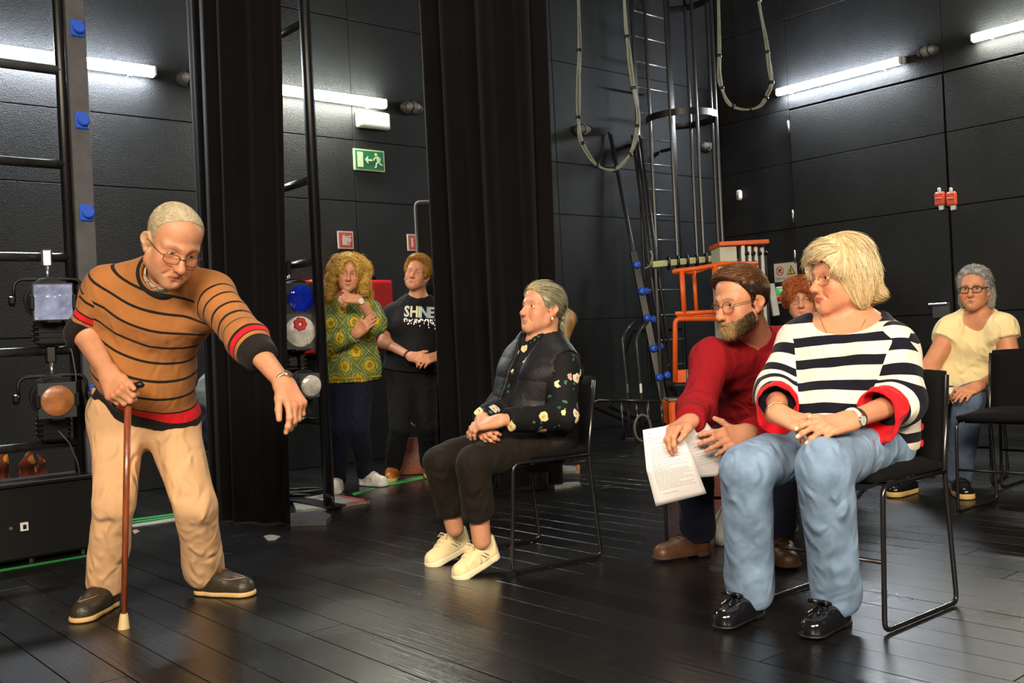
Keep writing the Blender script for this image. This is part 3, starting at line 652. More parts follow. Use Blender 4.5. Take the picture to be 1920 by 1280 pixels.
# hanging cable loops
M_CAB = mat('pale_cable', (.21, .22, .165), .55, var=.2, vscale=40)
def spline(P, n=8):
    P = [np.asarray(p, float) for p in P]; out = []
    for i in range(len(P) - 1):
        a, b, c_, d = P[max(i - 1, 0)], P[i], P[i + 1], P[min(i + 2, len(P) - 1)]
        for k in range(n): u = k / n; out.append(.5 * (2 * b + (c_ - a) * u + (2 * a - 5 * b + 4 * c_ - d) * u * u + (3 * b - a - 3 * c_ + d) * u ** 3))
    return out + [P[-1]]
for path, lb, Z in (([(1083, -120), (1084.7, 0), (1085.7, 113), (1084.7, 220), (1090, 261), (1110.5, 302.5), (1139.7, 318), (1163.8, 311), (1187.8, 275), (1196, 227), (1188, 165), (1177.5, 82), (1170.6, 0), (1166, -120)], 'pale grey cable bundle hanging in a long loop before the caged ladder', 9.0),
                    ([(1346, -120), (1347, 0), (1348, 120), (1353, 165), (1370, 196), (1397.5, 205.5), (1425, 197.7), (1444, 168), (1445.6, 144), (1437, 86), (1423, 0), (1415, -120)], 'pale grey cable bundle hanging in a shorter loop right of the caged ladder', 9.2)):
    P = spline([at(x, y, Z) for x, y in path], 6); t = thing('cable_loop', lb, 'cable', P[len(P) // 2], 0, 'hanging cable loops'); c0 = P[len(P) // 2]
    for k in range(3):
        g = G(); Q = []
        for i, p in enumerate(P): a_ = i * .22 + k * 2.1; rr = .011 + .006 * math.sin(i * .5 + k); Q.append(p - c0 + np.array([rr * math.cos(a_), rr * math.sin(a_), rr * math.sin(a_) * .6]))
        g.tube(Q, .0095, 6).build('cable', M_CAB, t, True)
    for i in range(4, len(P) - 2, 7): G().tube([P[i] - c0 - nv(P[i + 1] - P[i]) * .012, P[i] - c0 + nv(P[i + 1] - P[i]) * .012], .026, 8).build('cable_tie', M_BLACK, t, True)
# mast lift
Zf, Zb = 9.35, 9.85; base = at(1330, 640, 9.7); base[2] = 0
t = thing('mast_lift', 'orange mast lift with a rail basket and grey mast behind the man in red', 'lift', base)
def bl(x, y, Z): return at(x, y, Z) - base
def tubep(name, pts, r, m=M_ORANGE): return G().tube(pts, r, 8).build(name, m, t, True)
tubep('top_rail', [bl(1264, 508, Zf), bl(1310, 503, Zf), bl(1356, 494, Zf), bl(1418, 494, Zf), bl(1414, 488, Zb), bl(1356, 490, Zb), bl(1300, 511, Zb), bl(1264, 509, Zf)], .022)
for x, y0, y1, Z in ((1278, 508, 588, Zf), (1301, 508, 588, Zb), (1341, 498, 590, Zf), (1404, 494, 580, Zf)): tubep('rail_post', [bl(x, y0, Z), bl(x + 5, y1, Z)], .024 if x != 1301 else .02)
tubep('mid_rail', [bl(1266, 588, Zf), bl(1350, 584, Zf)], .022); tubep('mid_rail', [bl(1270, 594, Zb), bl(1350, 593, Zb)], .02)
G().tube(rounded([bl(1345, 597, Zf), bl(1266, 598, Zf), bl(1266, 716, Zf)], .05), .024, 8).build('lower_frame', M_ORANGE, t, True)
A = bl(1265, 706, Zf); G().box((A[0] + .42, A[1] + .03, A[2]), (.84, .06, .12), bev=.006).build('toe_board', M_ORANGE, t)
A = bl(1299, 702, Zf); G().box((A[0], A[1] - .006, A[2]), (.07, .012, .075)).build('label_plate', M_PAP, t)
A = bl(1265, 722, Zf); G().box((A[0] + .42, A[1] + .27, A[2]), (.84, .5, .03), bev=.004).build('platform', M_BLACK, t)
A = bl(1397, 454, Zf); G().box((A[0], A[1] + .28, A[2]), (.47, .5, .04), bev=.006).build('mast_cap', M_ORANGE, t)
zt = A[2] - .02; G().box((A[0] - .14, A[1] + .30, zt / 2 + .15), (.16, .42, zt - .3), bev=.006).build('mast_section', M_CREAM, t)
for k in range(4):
    x = A[0] - .03 + .07 * k + .035
    G().box((x - .01, A[1] + .12 + .04 * k, zt / 2 + .15), (.042, .10, zt - .3), bev=.006).build('mast_section', M_ALU, t)
    G().box((x + .022, A[1] + .10 + .04 * k, zt / 2 + .2), (.018, .06, zt - .5)).build('mast_slot', M_BLACK, t)
    G().lathe([(.016, -.02), (.02, 0), (.016, .02)], 8, (x + .02, A[1] + .06 + .04 * k, zt - .08), (1, 0, 0)).build('pulley', M_BLACK, t)
A = bl(1364, 511, Zf - .05); G().box(tuple(A), (.17, .02, .115), bev=.004).build('document_holder', M_CREAM, t)
A = bl(1258, 775, Zf + .1); 
G().box((A[0] + .55, A[1] + .17, .20), (1.15, .48, .24), bev=.02).build('chassis', M_ORANGE, t)
G().box((A[0] + .16, A[1] - .085, .27), (.25, .02, .10), bev=.004).build('tread_plate', mat('checker_plate', (.25, .26, .24), .35, .7, bump=.6, bscale=90), t)
G().box((A[0] + .12, A[1] + .06, .335), (.3, .25, .02), bev=.004).build('step', M_PLATE, t)
for x in (.05, 1.05):
    for y in (.0, .34): G().lathe([(.05, -.025), (.08, -.02), (.08, .02), (.05, .025)], 14, (A[0] + x, A[1] + y, .08), (1, 0, 0)).build('wheel', M_BLACK, t, 'auto')
A = bl(1450, 562, Zb); G().box((A[0], A[1], A[2]), (.07, .05, .32), rot=Matrix.Rotation(-.12, 3, 'Y'), bev=.006).build('outrigger', M_ALU, t)
# yellowish batten with clamps
A = at(1223, 496, 9.9); B = at(1358, 483, 10.05); t = thing('lighting_batten', 'pale yellow batten with black clamps lying level behind the orange basket', 'batten', A)
D = B - A; q = Vector((1, 0, 0)).rotation_difference(Vector(nv(D))).to_matrix()
G().box(tuple(D / 2), (np.linalg.norm(D), .06, .06), rot=q, bev=.004).build('bar', mat('pale_yellow', (.50, .54, .27), .5), t)
for k in range(6): G().tube([D * (.22 + .13 * k) + np.array([math.cos(a_) * .0, math.cos(a_) * .055, math.sin(a_) * .055]) for a_ in np.linspace(0, 6.28, 9)], .016, 6).build('clamp', M_BLACK, t, True)
tag(G().tube(spline([at(1210, 503, 9.9), at(1219, 497, 9.9), at(1223, 480, 9.9), at(1219, 470, 9.9)], 5), .01, 6).build('cable_end', M_CAB, None, True), 'short pale cable end curling up at the tip of the yellow batten', 'cable')
for x in (.05, .95): G().box(tuple(D * x + np.array([0, .05, -A[2] / 2 - .03])), (.03, .03, A[2] - .0), bev=.004).build('stand_leg', M_BLACK, t)
# covered rack with hook tubes and folded stands
p = onz(1150, 800); t = thing('covered_rack', 'black cloth covered rack with a small orange tab behind the seated woman in black', 'rack', p + np.array([0, .55, 0]))
g = G(); n = 24; zt = at(1150, 597, p[1] + .5)[2]
for z, s_ in ((.02, 1), (zt * .5, .95), (zt * .9, .92), (zt, .84), (zt + .02, .5)):
    for k in range(n):
        a_ = 2 * math.pi * k / n; r_ = 1 + .05 * math.sin(7 * a_ + z * 3); g.v.append((.30 * s_ * r_ * math.copysign(abs(math.cos(a_)) ** .6, math.cos(a_)), .22 * s_ * r_ * math.copysign(abs(math.sin(a_)) ** .6, math.sin(a_)), z))
for j in range(4):
    for k in range(n): g.f.append((j * n + k, j * n + (k + 1) % n, (j + 1) * n + (k + 1) % n, (j + 1) * n + k))
g.f.append(tuple(range(4 * n, 5 * n))); g.build('cloth_cover', M_VELV, t, True)
A = at(1147, 611, p[1] + .28) - (p + np.array([0, .55, 0])); G().box(tuple(A), (.04, .012, .02), rot=Matrix.Rotation(.6, 3, 'Y')).build('orange_tab', M_ORANGE, t)
for k, (q, lb) in enumerate(((((1188, 604), (1166, 628), (1177, 736)), 'bent black tube with a pale end, nearer the covered rack'), (((1213, 604), (1192, 628), (1202, 736)), 'bent black tube with a white end beside the leaning socket bars'))):
    Z = 9.3; P = rounded([at(*q[0], Z + .2), at(*q[1], Z), at(*q[2], Z), at(q[2][0] + 3, 800, Z)], .12)
    P[-1][2] = .01
    o = thing('hook_tube', lb, 'tube', P[-1], 0); G().tube([x - P[-1] for x in P], .018, 8).build('tube', mat('satin_tube', (.03, .03, .032), .3, .3), o, True)
    G().box((0, 0, .0), (.16, .16, .02), bev=.004).build('foot', M_BLACK, o); A = at(*q[2], Z - .02) - P[-1]; G().box(tuple(A + np.array([0, 0, .04])), (.022, .02, .09), bev=.006).build('white_tip', M_WHITE if k else M_CHAN, o)
for k, (q, lb) in enumerate(((((1214, 753), (1117, 749), (1110, 762), (1183, 799)), 'bent black tube stand lying low, nearest the seated woman in black'), (((1240, 753), (1147, 749), (1141, 762), (1213, 799)), 'bent black tube stand lying low next to the orange lift base'))):
    Z = 8.75 + .1 * k; P = rounded([at(*q[0], Z + .3), at(*q[1], Z + .3), at(*q[2], Z + .3), onz(q[3][0], q[3][1] - 2) + np.array([0, 0, .02])], .06)
    o = thing('tube_stand', lb, 'stand', (P[-1][0], P[-1][1], 0), 0, 'folded tube stands'); g = G().tube([x - np.array(o.location) for x in P], .016, 8); g.build('tube', M_GLOSSBLK, o, True)
    Q = at(*q[0], Z + .3) - np.array(o.location); G().tube([Q, (Q[0], Q[1], .016)], .014, 8).build('rear_leg', M_GLOSSBLK, o, True); Q = at((q[0][0] + q[1][0]) / 2, 751, Z + .3) - np.array(o.location); G().tube([Q, (Q[0], Q[1], .016)], .014, 8).build('mid_leg', M_GLOSSBLK, o, True)
P = at(1204, 778, 8.9); P[2] = .13; tag(G().tube([P + np.array([.075 * math.cos(a_), .02 * math.cos(a_), .118 * math.sin(a_) - .0]) for a_ in np.linspace(0, 6.28, 25)[:-1]], .012, 6, True).build('cable_ring', mat('olive_hose', (.10, .10, .07), .5), None, True), 'olive ring of hose standing by the orange lift base', 'hose')
# ------------------------------------------------------------------ chairs
M_SEAT = mat('black_upholstery', (.004, .004, .0045), .85, bump=.2, bscale=300, sheen=.01, spec=.12)
def seat_pad(g, w, d, t_, crown=.012):
    nx, ny = 9, 9
    for s_ in (1, -1):
        for i in range(nx):
            for j in range(ny):
                u, v = i / (nx - 1) * 2 - 1, j / (ny - 1) * 2 - 1
                e = (1 - abs(u) ** 6) * (1 - abs(v) ** 6); k = .9 + .1 * (1 - (max(abs(u), abs(v))) ** 8)
                g.v.append((u * d / 2 * (1 - .03 * v ** 4), v * w / 2 * (1 - .03 * u ** 4), s_ * (t_ / 2 * (.35 + .65 * e ** .5) ) + (crown * (1 - u * u) * (1 - v * v) if s_ > 0 else 0)))
    for s_ in (0, 1):
        for i in range(nx - 1):
            for j in range(ny - 1):
                a = s_ * nx * ny + i * ny + j; q = (a, a + ny, a + ny + 1, a + 1); g.f.append(q if s_ == 0 else q[::-1])
    B = nx * ny; rim = [i * ny for i in range(nx)] + [(nx - 1) * ny + j for j in range(1, ny)] + [i * ny + ny - 1 for i in range(nx - 2, -1, -1)] + [j for j in range(ny - 2, 0, -1)]
    for k in range(len(rim)): a, b = rim[k], rim[(k + 1) % len(rim)]; g.f.append((a, b, B + b, B + a))
    return g
def make_chair(label):
    """black sled chair; local +x is where the sitter looks, origin on the floor between its runners"""
    t = thing('sled_chair', label, 'chair'); W2 = .25
    for sgn in (-1, 1):
        y = sgn * W2
        loop = rounded([(.195, y, .455), (.225, y, .011), (-.225, y, .011), (-.185, y, .46), (-.232, y, .775)], .03)
        G().tube([(-.19, y, .455)] + [(.16, y, .455)] + arc((.16, y, .455), (.197, y, .455), (.199, y, .42), 4)[1:] + loop[1:], .0085, 8).build('side_frame', M_GLOSSBLK, t, True)
    for x, z in ((.10, .445), (-.12, .445), (.212, .22)): G().tube([(x, -W2, z), (x, W2, z)], .007, 8).build('cross_bar', M_GLOSSBLK, t, True)
    g = seat_pad(G(), .50, .44, .055); g.v = [(x + .0, y, z + .475 + .02 * (x / .22) ** 2 * (1 if x > 0 else .3) * 0) for x, y, z in g.v]; g.build('seat', M_SEAT, t, True)
    g = seat_pad(G(), .50, .36, .035, .0); a = -math.pi / 2 + .14
    g.v = [(-.215 + x * math.sin(.14) * -1 + z * math.cos(.14) - .03 * (1 - (y / .25) ** 2), y, .615 + x * math.cos(.14) + z * math.sin(.14)) for x, y, z in g.v]; g.build('backrest', M_SEAT, t, True)
    return t
def chair_at(x, y, fx, fy, label):
    global CH0
    rz = math.atan2(fy, fx)
    if CH0 is None: CH0 = make_chair(label); CH0.location = (x, y, 0); CH0.rotation_euler = (0, 0, rz); CH0['group'] = 'black sled chairs'; return CH0
    return dup(CH0, (x, y, 0), rz, label, 'black sled chairs')
CH0 = None
chair_at(.02, 4.44, -.86, -.51, 'black sled chair under the seated woman with a ponytail')
chair_at(1.12, 3.41, -.775, -.63, 'black sled chair under the woman in the striped jumper')
chair_at(.98, 4.62, -.45, -.89, 'black sled chair under the man in the red sweater')
chair_at(1.70, 5.75, -.45, -.89, 'black sled chair under the red haired woman at the back')
chair_at(2.62, 6.00, -.60, -.80, 'black sled chair under the woman in the pale yellow top')
chair_at(2.485, 4.87, -.75, -.66, 'empty black sled chair in front of the woman in pale yellow')
chair_at(3.02, 5.52, -.75, -.66, 'empty black sled chair behind the other empty one at the frame edge')
# ------------------------------------------------------------------ figures: smooth implicit surfaces
f32 = np.float32
def hash3(i, j, k, seed):
    n = (i.astype(np.int64) * 374761393 + j.astype(np.int64) * 668265263 + k.astype(np.int64) * 1274126177 + seed * 974711) & 0xffffffff
    n = ((n ^ (n >> 13)) * 1103515245) & 0xffffffff
    n = ((n ^ (n >> 16)) * 1103515245) & 0xffffffff
    return (n >> 8 & 0xffff) / 65535.0
def vnoise(P, seed=0):
    P = np.asarray(P, float); I = np.floor(P).astype(np.int64); f = P - I; f = f * f * (3 - 2 * f); r = 0
    for a in (0, 1):
        for b in (0, 1):
            for c in (0, 1):
                w = (f[:, 0] if a else 1 - f[:, 0]) * (f[:, 1] if b else 1 - f[:, 1]) * (f[:, 2] if c else 1 - f[:, 2])
                r = r + w * hash3(I[:, 0] + a, I[:, 1] + b, I[:, 2] + c, seed)
    return r - .5
def fbm(P, seed=0, o=3): return sum(vnoise(P * 2 ** i, seed + i) / 2 ** i for i in range(o))
def smin(a, b, k):
    if k <= 0: return np.minimum(a, b)
    h = np.maximum(k - np.abs(a - b), 0) / k; return np.minimum(a, b) - h * h * k * .25
def smax(a, b, k): return -smin(-a, -b, k)
def A3(p): return np.asarray(p, f32)
def cone(a, b, ra, rb, flat=None, ax=None):
    """tapered capsule; flat < 1 squeezes it along the direction ax"""
    a, b = A3(a), A3(b); ab = b - a; L2 = max(float(ab @ ab), 1e-9)
    if ax is not None: ax = A3(nv(ax))
    def f(P):
        q = P - a; t = np.clip(q @ ab / L2, 0, 1); q = q - t[:, None] * ab
        if ax is not None:
            c = q @ ax; l2 = np.einsum('ij,ij->i', q, q) + c * c * (1 / flat ** 2 - 1); d = np.sqrt(l2); r = ra + t * (rb - ra)
            return (d - r) * np.where(d > 1e-6, 1, 1) * (flat + (1 - flat) * .5)
        return np.sqrt(np.einsum('ij,ij->i', q, q)) - (ra + t * (rb - ra))
    return f
def ell(c, r, R=None):
    c = A3(c); r = A3(r); R = None if R is None else np.asarray(R, f32)
    def f(P):
        q = P - c
        if R is not None: q = q @ R
        k0 = np.sqrt(((q / r) ** 2).sum(1)); k1 = np.sqrt(((q / (r * r)) ** 2).sum(1)); return k0 * (k0 - 1) / np.maximum(k1, 1e-6)
    return f
def ball(c, r):
    c = A3(c); return lambda P: np.sqrt(((P - c) ** 2).sum(1)) - r
def plane(p, n):
    p = A3(p); n = A3(nv(n)); return lambda P: (P - p) @ n
def tors(c, n, R, r, sq=None):
    c = A3(c); n = A3(nv(n))
    def f(P): q = P - c; h = q @ n; l = np.sqrt(np.maximum((q * q).sum(1) - h * h, 0)); return np.sqrt((l - R) ** 2 + h * h) - r
    return f
def U(*items, k=.02):
    def f(P):
        d = None
        for it in items:
            g, kk = it if isinstance(it, tuple) else (it, k)
            v = g(P); d = v if d is None else smin(d, v, kk)
        return d
    return f
def SUB(f, g, k=.004): return lambda P: smax(f(P), -g(P), k)
def INT(f, g, k=.004): return lambda P: smax(f(P), g(P), k)
def OFF(f, o): return lambda P: f(P) - o
def LOC(f, o, R, s=1.0):
    """f is given in a local frame: columns of R are its axes in the world"""
    o = A3(o); R = np.asarray(R, f32); return lambda P: f((P - o) @ R / s) * s
EDG = [(0, 1), (2, 3), (4, 5), (6, 7), (0, 2), (1, 3), (4, 6), (5, 7), (0, 4), (1, 5), (2, 6), (3, 7)]
CO = np.array([(i >> 2 & 1, i >> 1 & 1, i & 1) for i in range(8)], float)
def mesh_sdf(f, lo, hi, h, smooth=1):
    lo = np.asarray(lo, float) - 2 * h; hi = np.asarray(hi, float) + 2 * h; B = 5
    nb = np.maximum(np.ceil((hi - lo) / (h * B)).astype(int), 1); n = nb * B
    cen = np.stack(np.meshgrid(*[lo[i] + (np.arange(nb[i]) + .5) * B * h - h * .5 for i in range(3)], indexing='ij'), -1).reshape(-1, 3).astype(f32)
    dc = f(cen); act = np.abs(dc) < B * h * 1.25
    F = np.repeat(np.repeat(np.repeat(np.where(dc > 0, 1, -1).reshape(nb), B, 0), B, 1), B, 2).astype(f32)
    ai = np.argwhere(act.reshape(nb)); loc = np.stack(np.meshgrid(*[np.arange(B)] * 3, indexing='ij'), -1).reshape(-1, 3)
    idx = (ai[:, None, :] * B + loc[None]).reshape(-1, 3)
    if len(idx) == 0: return np.zeros((0, 3)), np.zeros((0, 4), int)
    pts = (lo + idx * h).astype(f32); vals = np.empty(len(pts), f32)
    for s in range(0, len(pts), 200000): vals[s:s + 200000] = f(pts[s:s + 200000])
    F[idx[:, 0], idx[:, 1], idx[:, 2]] = vals
    F[0], F[-1] = 1, 1; F[:, 0], F[:, -1] = 1, 1; F[:, :, 0], F[:, :, -1] = 1, 1
    ng = F < 0; S = sum(ng[i:n[0] - 1 + i, j:n[1] - 1 + j, k:n[2] - 1 + k].astype(np.int8) for i in (0, 1) for j in (0, 1) for k in (0, 1))
    cells = np.argwhere((S > 0) & (S < 8)); ID = np.full(n - 1, -1, int); ID[tuple(cells.T)] = np.arange(len(cells))
    V = np.stack([F[cells[:, 0] + c[0], cells[:, 1] + c[1], cells[:, 2] + c[2]] for c in CO.astype(int)], 1)
    pos = np.zeros((len(cells), 3)); cnt = np.zeros(len(cells))
    for a, b in EDG:
        m = (V[:, a] < 0) != (V[:, b] < 0); t = np.where(m, V[:, a] / np.where(m, V[:, a] - V[:, b], 1), 0)
        pos += m[:, None] * (CO[a] + t[:, None] * (CO[b] - CO[a])); cnt += m
    verts = lo + (cells + pos / cnt[:, None]) * h
    faces = []
    for ax in range(3):
        u, v = [(1, 2), (2, 0), (0, 1)][ax]
        sl0 = [slice(1, -1)] * 3; sl0[ax] = slice(0, -1); sl1 = list(sl0); sl1[ax] = slice(1, None)
        a, b = ng[tuple(sl0)], ng[tuple(sl1)]; E = np.argwhere(a != b)
        if not len(E): continue
        s = a[tuple(E.T)]; E = E + 1; E[:, ax] -= 1
        def cid(du, dv): q = E.copy(); q[:, u] -= du; q[:, v] -= dv; return ID[tuple(q.T)]
        Q = np.stack([cid(1, 1), cid(0, 1), cid(0, 0), cid(1, 0)], 1); Q[~s] = Q[~s][:, ::-1]; faces.append(Q)
    faces = np.concatenate(faces); faces = faces[(faces >= 0).all(1)]
    for _ in range(smooth):
        acc = np.zeros_like(verts); c = np.zeros(len(verts))
        for i in range(4):
            np.add.at(acc, faces[:, i], verts[faces[:, (i + 1) % 4]]); np.add.at(c, faces[:, i], 1)
        verts = verts * .5 + .5 * acc / np.maximum(c, 1)[:, None]
    return verts, faces
def grad(f, P, e=.002):
    P = P.astype(f32); g = np.stack([f(P + A3(d)) - f(P - A3(d)) for d in ((e, 0, 0), (0, e, 0), (0, 0, e))], 1); return g / np.maximum(np.linalg.norm(g, axis=1), 1e-9)[:, None]
def np_mesh(name, V, F, m, parent, attrs=None, loc=(0, 0, 0), smooth=True):
    me = bpy.data.meshes.new(name); V = np.asarray(V) - np.asarray(loc); nf, k = F.shape
    me.vertices.add(len(V)); me.vertices.foreach_set('co', V.astype(f32).ravel()); me.loops.add(nf * k); me.loops.foreach_set('vertex_index', F.astype(np.int32).ravel())
    me.polygons.add(nf); me.polygons.foreach_set('loop_start', np.arange(0, nf * k, k, dtype=np.int32)); me.update(calc_edges=True)
    for an, val in (attrs or {}).items():
        if val.ndim == 2:
            at_ = me.attributes.new(an, 'FLOAT_COLOR', 'POINT'); at_.data.foreach_set('color', np.concatenate([val, np.ones((len(val), 1))], 1).astype(f32).ravel())
        else: at_ = me.attributes.new(an, 'FLOAT', 'POINT'); at_.data.foreach_set('value', val.astype(f32))
    return mobj(name, me, m, parent, smooth)
def bbox(pts, r): P = np.array(pts); return P.min(0) - r, P.max(0) + r
def frame(fwd, up):
    f = nv(fwd); u = nv(np.asarray(up) - f * np.dot(up, f)); return np.stack([np.cross(f, u), f, u], 1)   # columns: right, forward, up
def sm(a, b, x): t = np.clip((x - a) / (b - a), 0, 1); return t * t * (3 - 2 * t)
def mixc(c, d, w): return c * (1 - w[:, None]) + np.asarray(d) * w[:, None]
SKIN_M = vmat('skin', .46, bump=.12, bscale=260, spec=.38, sss=.12); HAIR_M = vmat('hair', .48, spec=.35)
M_EYEW = mat('eye_white', (.62, .55, .50), .2); M_PUP = mat('pupil', (.006, .006, .006), .08); 
def iris(c): return mat('iris', c, .12)
M_GLASS = bpy.data.materials.new('lens_glass'); M_GLASS.use_nodes = True
_nt = M_GLASS.node_tree; _nt.nodes.clear(); _o = _nt.nodes.new('ShaderNodeOutputMaterial'); _m = _nt.nodes.new('ShaderNodeMixShader'); _t = _nt.nodes.new('ShaderNodeBsdfTransparent'); _g = _nt.nodes.new('ShaderNodeBsdfGlossy')
_g.inputs['Roughness'].default_value = .03; _m.inputs[0].default_value = .05; _nt.links.new(_t.outputs[0], _m.inputs[1]); _nt.links.new(_g.outputs[0], _m.inputs[2]); _nt.links.new(_m.outputs[0], _o.inputs[0])

# head in its own frame: x = the person's right, y = forward, z = up, metres, eyes at z = 0
def head_sdf(c):
    jw, nl, ch, fat = c.get('jaw', 1), c.get('nose', 1), c.get('chin', 1), c.get('fat', 0)
    S = [ell((0, -.020, .036), (.073, .093, .080)), (ell((0, .018, .045), (.062, .062, .062)), .03), (ell((0, .028, -.035), (.058 + fat * .3, .058, .078)), .03)]
    for s in (-1, 1):
        S += [(cone((s * .050 * jw, .008, -.062), (s * .013 * jw, .068, -.099 * ch), .020 + fat, .0165), .03), (ball((s * .038, .056, -.030), .022 + fat * .5), .03),
              (cone((s * .010, .083, .018), (s * .045, .062, .019), .011, .010), .018), (ell((s * .032, .050, -.062), (.015 + fat, .018 + fat, .022)), .03)]
    S += [(ball((0, .073, -.097 * ch), .0175), .022), (cone((0, .078, .012), (0, .080 + .026 * nl, -.033), .0085, .0105), .014), (ball((0, .082 + .026 * nl, -.037), .0118), .010)]
    for s in (-1, 1): S.append((ell((s * .0115, .089 + .008 * nl, -.040), (.0075, .010, .0078)), .008))
    mo = c.get('mouth', 0); mw = c.get('mouthw', .0265); mz = -.070
    S += [(ell((0, .070, mz), (.032, .021, .026)), .022)]
    f = U(*S, k=.03)
    for s in (-1, 1):
        f = SUB(f, ball((s * .031, .092, .0), .0165), .014)
        f = SUB(f, cone((s * .018, .097, -.044), (s * .034, .082, -.068), .0012, .0004), .012)
    E = []
    for s in (-1, 1):
        ec = np.array((s * .031, .0665, .0)); lid = ball(ec, .0142); op = c.get('eye', 1.0)
        eo = ell(ec + (0, .012, -.0004), (.0118, .02, .0046 * op)); E.append((ec, eo))
        f = U(f, (lid, .006)); f = SUB(f, eo, .0012)
        f = SUB(f, cone(ec + (-s * .010, .017, -.013), ec + (s * .012, .011, -.014), .0012, .0012), .006)
    # lips
    for s in (-1, 1):
        f = U(f, (cone((0, .0905, mz + .0055), (s * mw * .9, .0785, mz + .0008), .0048, .0020), .007), (cone((0, .0900, mz - .0065 - mo), (s * mw * .85, .0785, mz - .0025 - mo * .3), .0058, .0022), .007))
    for s in (-1, 1): f = SUB(f, cone((0, .0975, mz - .0005 - mo * .5), (s * mw, .0835, mz - .0012 - mo * .3), .0011 + mo * .5, .0004), .003)
    f = SUB(f, ball((0, .098, -.0855 * ch), .005), .014)
    for s in (-1, 1): f = SUB(f, ball((s * .0085, .090 + .018 * nl, -.0465), .0030), .003)
    if not c.get('noears'):
        for s in (-1, 1):
            er = ell((s * .0755, -.012, -.010), (.0085, .019, .031), np.array(((1, 0, 0), (s * .3, 1, .15), (0, -.15, 1))))
            er = U(er, (tors((s * .081, -.014, -.004), (s * 1, .45, .1), .0165, .0042), .006), (ball((s * .074, -.002, -.037), .0085), .010))
            er = SUB(er, ell((s * .086, -.008, -.006), (.008, .009, .016)), .006); f = U(f, (er, .008))
    return f, E
def face_color(L, c, rngs=0):
    n = len(L); sk = np.array(c['skin']); C = np.tile(sk, (n, 1))
    nz = fbm(L * 55, 3, 3); C = C * (1 + .16 * nz[:, None]) * (1 - .10 * np.clip(fbm(L * 210, 13, 2), 0, 1))[:, None]; x, y, z = np.abs(L[:, 0]), L[:, 1], L[:, 2]
    red = np.exp(-(((x - .038) / .022) ** 2 + ((y - .07) / .05) ** 2 + ((z + .035) / .024) ** 2)) * .55 + np.exp(-((x / .014) ** 2 + ((z + .034) / .02) ** 2)) * (y > .085) * .5 + (x > .068) * (np.abs(z + .01) < .05) * .4
    C = mixc(C, sk * np.array((1.06, .72, .62)), np.clip(red, 0, 1))
    # lips
    mo = c.get('mouth', 0); mw = c.get('mouthw', .0265); mz = -.070; lip = np.zeros(n)
    up = .0085 * (1 - (x / (mw + .002)) ** 2); lo_ = -.0135 - mo * 1.2; lo = lo_ * (1 - (x / (mw + .003)) ** 2)
    lip = (x < mw - .001) * (z - mz < up) * (z - mz > lo) * (y > .07) * (1 - .45 * (x / mw) ** 2)
    C = mixc(C, c.get('lip', (.42, .13, .10)), lip * c.get('lipw', .75)); 
    C = mixc(C, np.array((.16, .045, .035)), (np.abs(z - mz + .0008 + mo * .5) < .0010 + mo * .45) * (x < mw * .9) * (y > .07) * .75 * (1 - .6 * x / mw))
    # under eyes, lash line
    el = np.exp(-(((x - .031) / .016) ** 2 + ((z + .012) / .007) ** 2)) * (y > .05); C = mixc(C, sk * np.array((.72, .55, .52)), el * .5)
    r2 = ((x - .031) / .0128) ** 2 + ((z + .0002) / .0062) ** 2; C = mixc(C, np.array(c.get('lash', (.10, .05, .03))), np.clip(1.35 - r2, 0, 1) * (y > .05) * (z > -.002) * .75)
    # brows
    a, b = np.array((.013, .021)), np.array((.047, .019)); t = np.clip(((x - a[0]) * (b - a)[0] + (z - a[1]) * (b - a)[1]) / ((b - a) @ (b - a)), 0, 1)
    bz = a[1] + (b - a)[1] * t + .005 * np.sin(t * math.pi); d = np.hypot(x - a[0] - (b - a)[0] * t, z - bz + c.get('browz', 0)); w = np.clip(1.3 - d / (.0042 * (1.1 - .5 * t)), 0, 1) * (y > .04) * (.7 + .6 * vnoise(L * np.array((500, 200, 260)), 5))
    C = mixc(C, c.get('brow', (.12, .07, .04)), np.clip(w * c.get('browk', .8), 0, 1))
    nl = c.get('nose', 1); nd = np.sqrt((x - .0085) ** 2 + (y - .090 - .018 * nl) ** 2 + (z + .0465) ** 2); C = mixc(C, np.array((.05, .015, .01)), np.clip(1.5 - nd / .0032, 0, 1))
    if 'stubble' in c:
        b_, k = c['stubble']; w = sm(-.035, -.062, z - .25 * np.maximum(0, x - .03)) * sm(-.01, .03, y) * k * (1 - lip) * (.75 + .5 * vnoise(L * 420, 9)) * sm(-.145, -.12, z); C = mixc(C, b_, np.clip(w, 0, 1))
    if 'scalp' in c: C = mixc(C, c['scalp'], c['scalpf'](L) * (.75 + .6 * vnoise(L * np.array((260, 90, 260)), 7)))
    return C
def eyes(c, parent, o, R, s, gaze, E, loc):
    R = np.asarray(R)
    for ec, _ in E:
        w = o + R @ (ec * s); g = nv(gaze); u = nv(np.cross(g, (0, 0, 1))); v = np.cross(u, g); r = .0128 * s
        ang = [0, .20, .21, .46, .50, .9, 1.5, 2.2, 3.1]; nn = 20; vs = []; fs = []; ms = []
        for a in ang:
            for k in range(nn): p = 2 * math.pi * k / nn; vs.append(w - loc + r * (math.cos(a) * g + math.sin(a) * (math.cos(p) * u + math.sin(p) * v)))
        for i in range(len(ang) - 1):
            for k in range(nn): fs.append((i * nn + k, i * nn + (k + 1) % nn, (i + 1) * nn + (k + 1) % nn, (i + 1) * nn + k)); ms.append(0 if i < 1 else (1 if i < 3 else 2))
        me = bpy.data.meshes.new('eye'); me.from_pydata([tuple(p) for p in vs], [], fs)
        ob = mobj('eye', me, [M_PUP, c['irism'], M_EYEW], parent, True); me.polygons.foreach_set('material_index', ms)
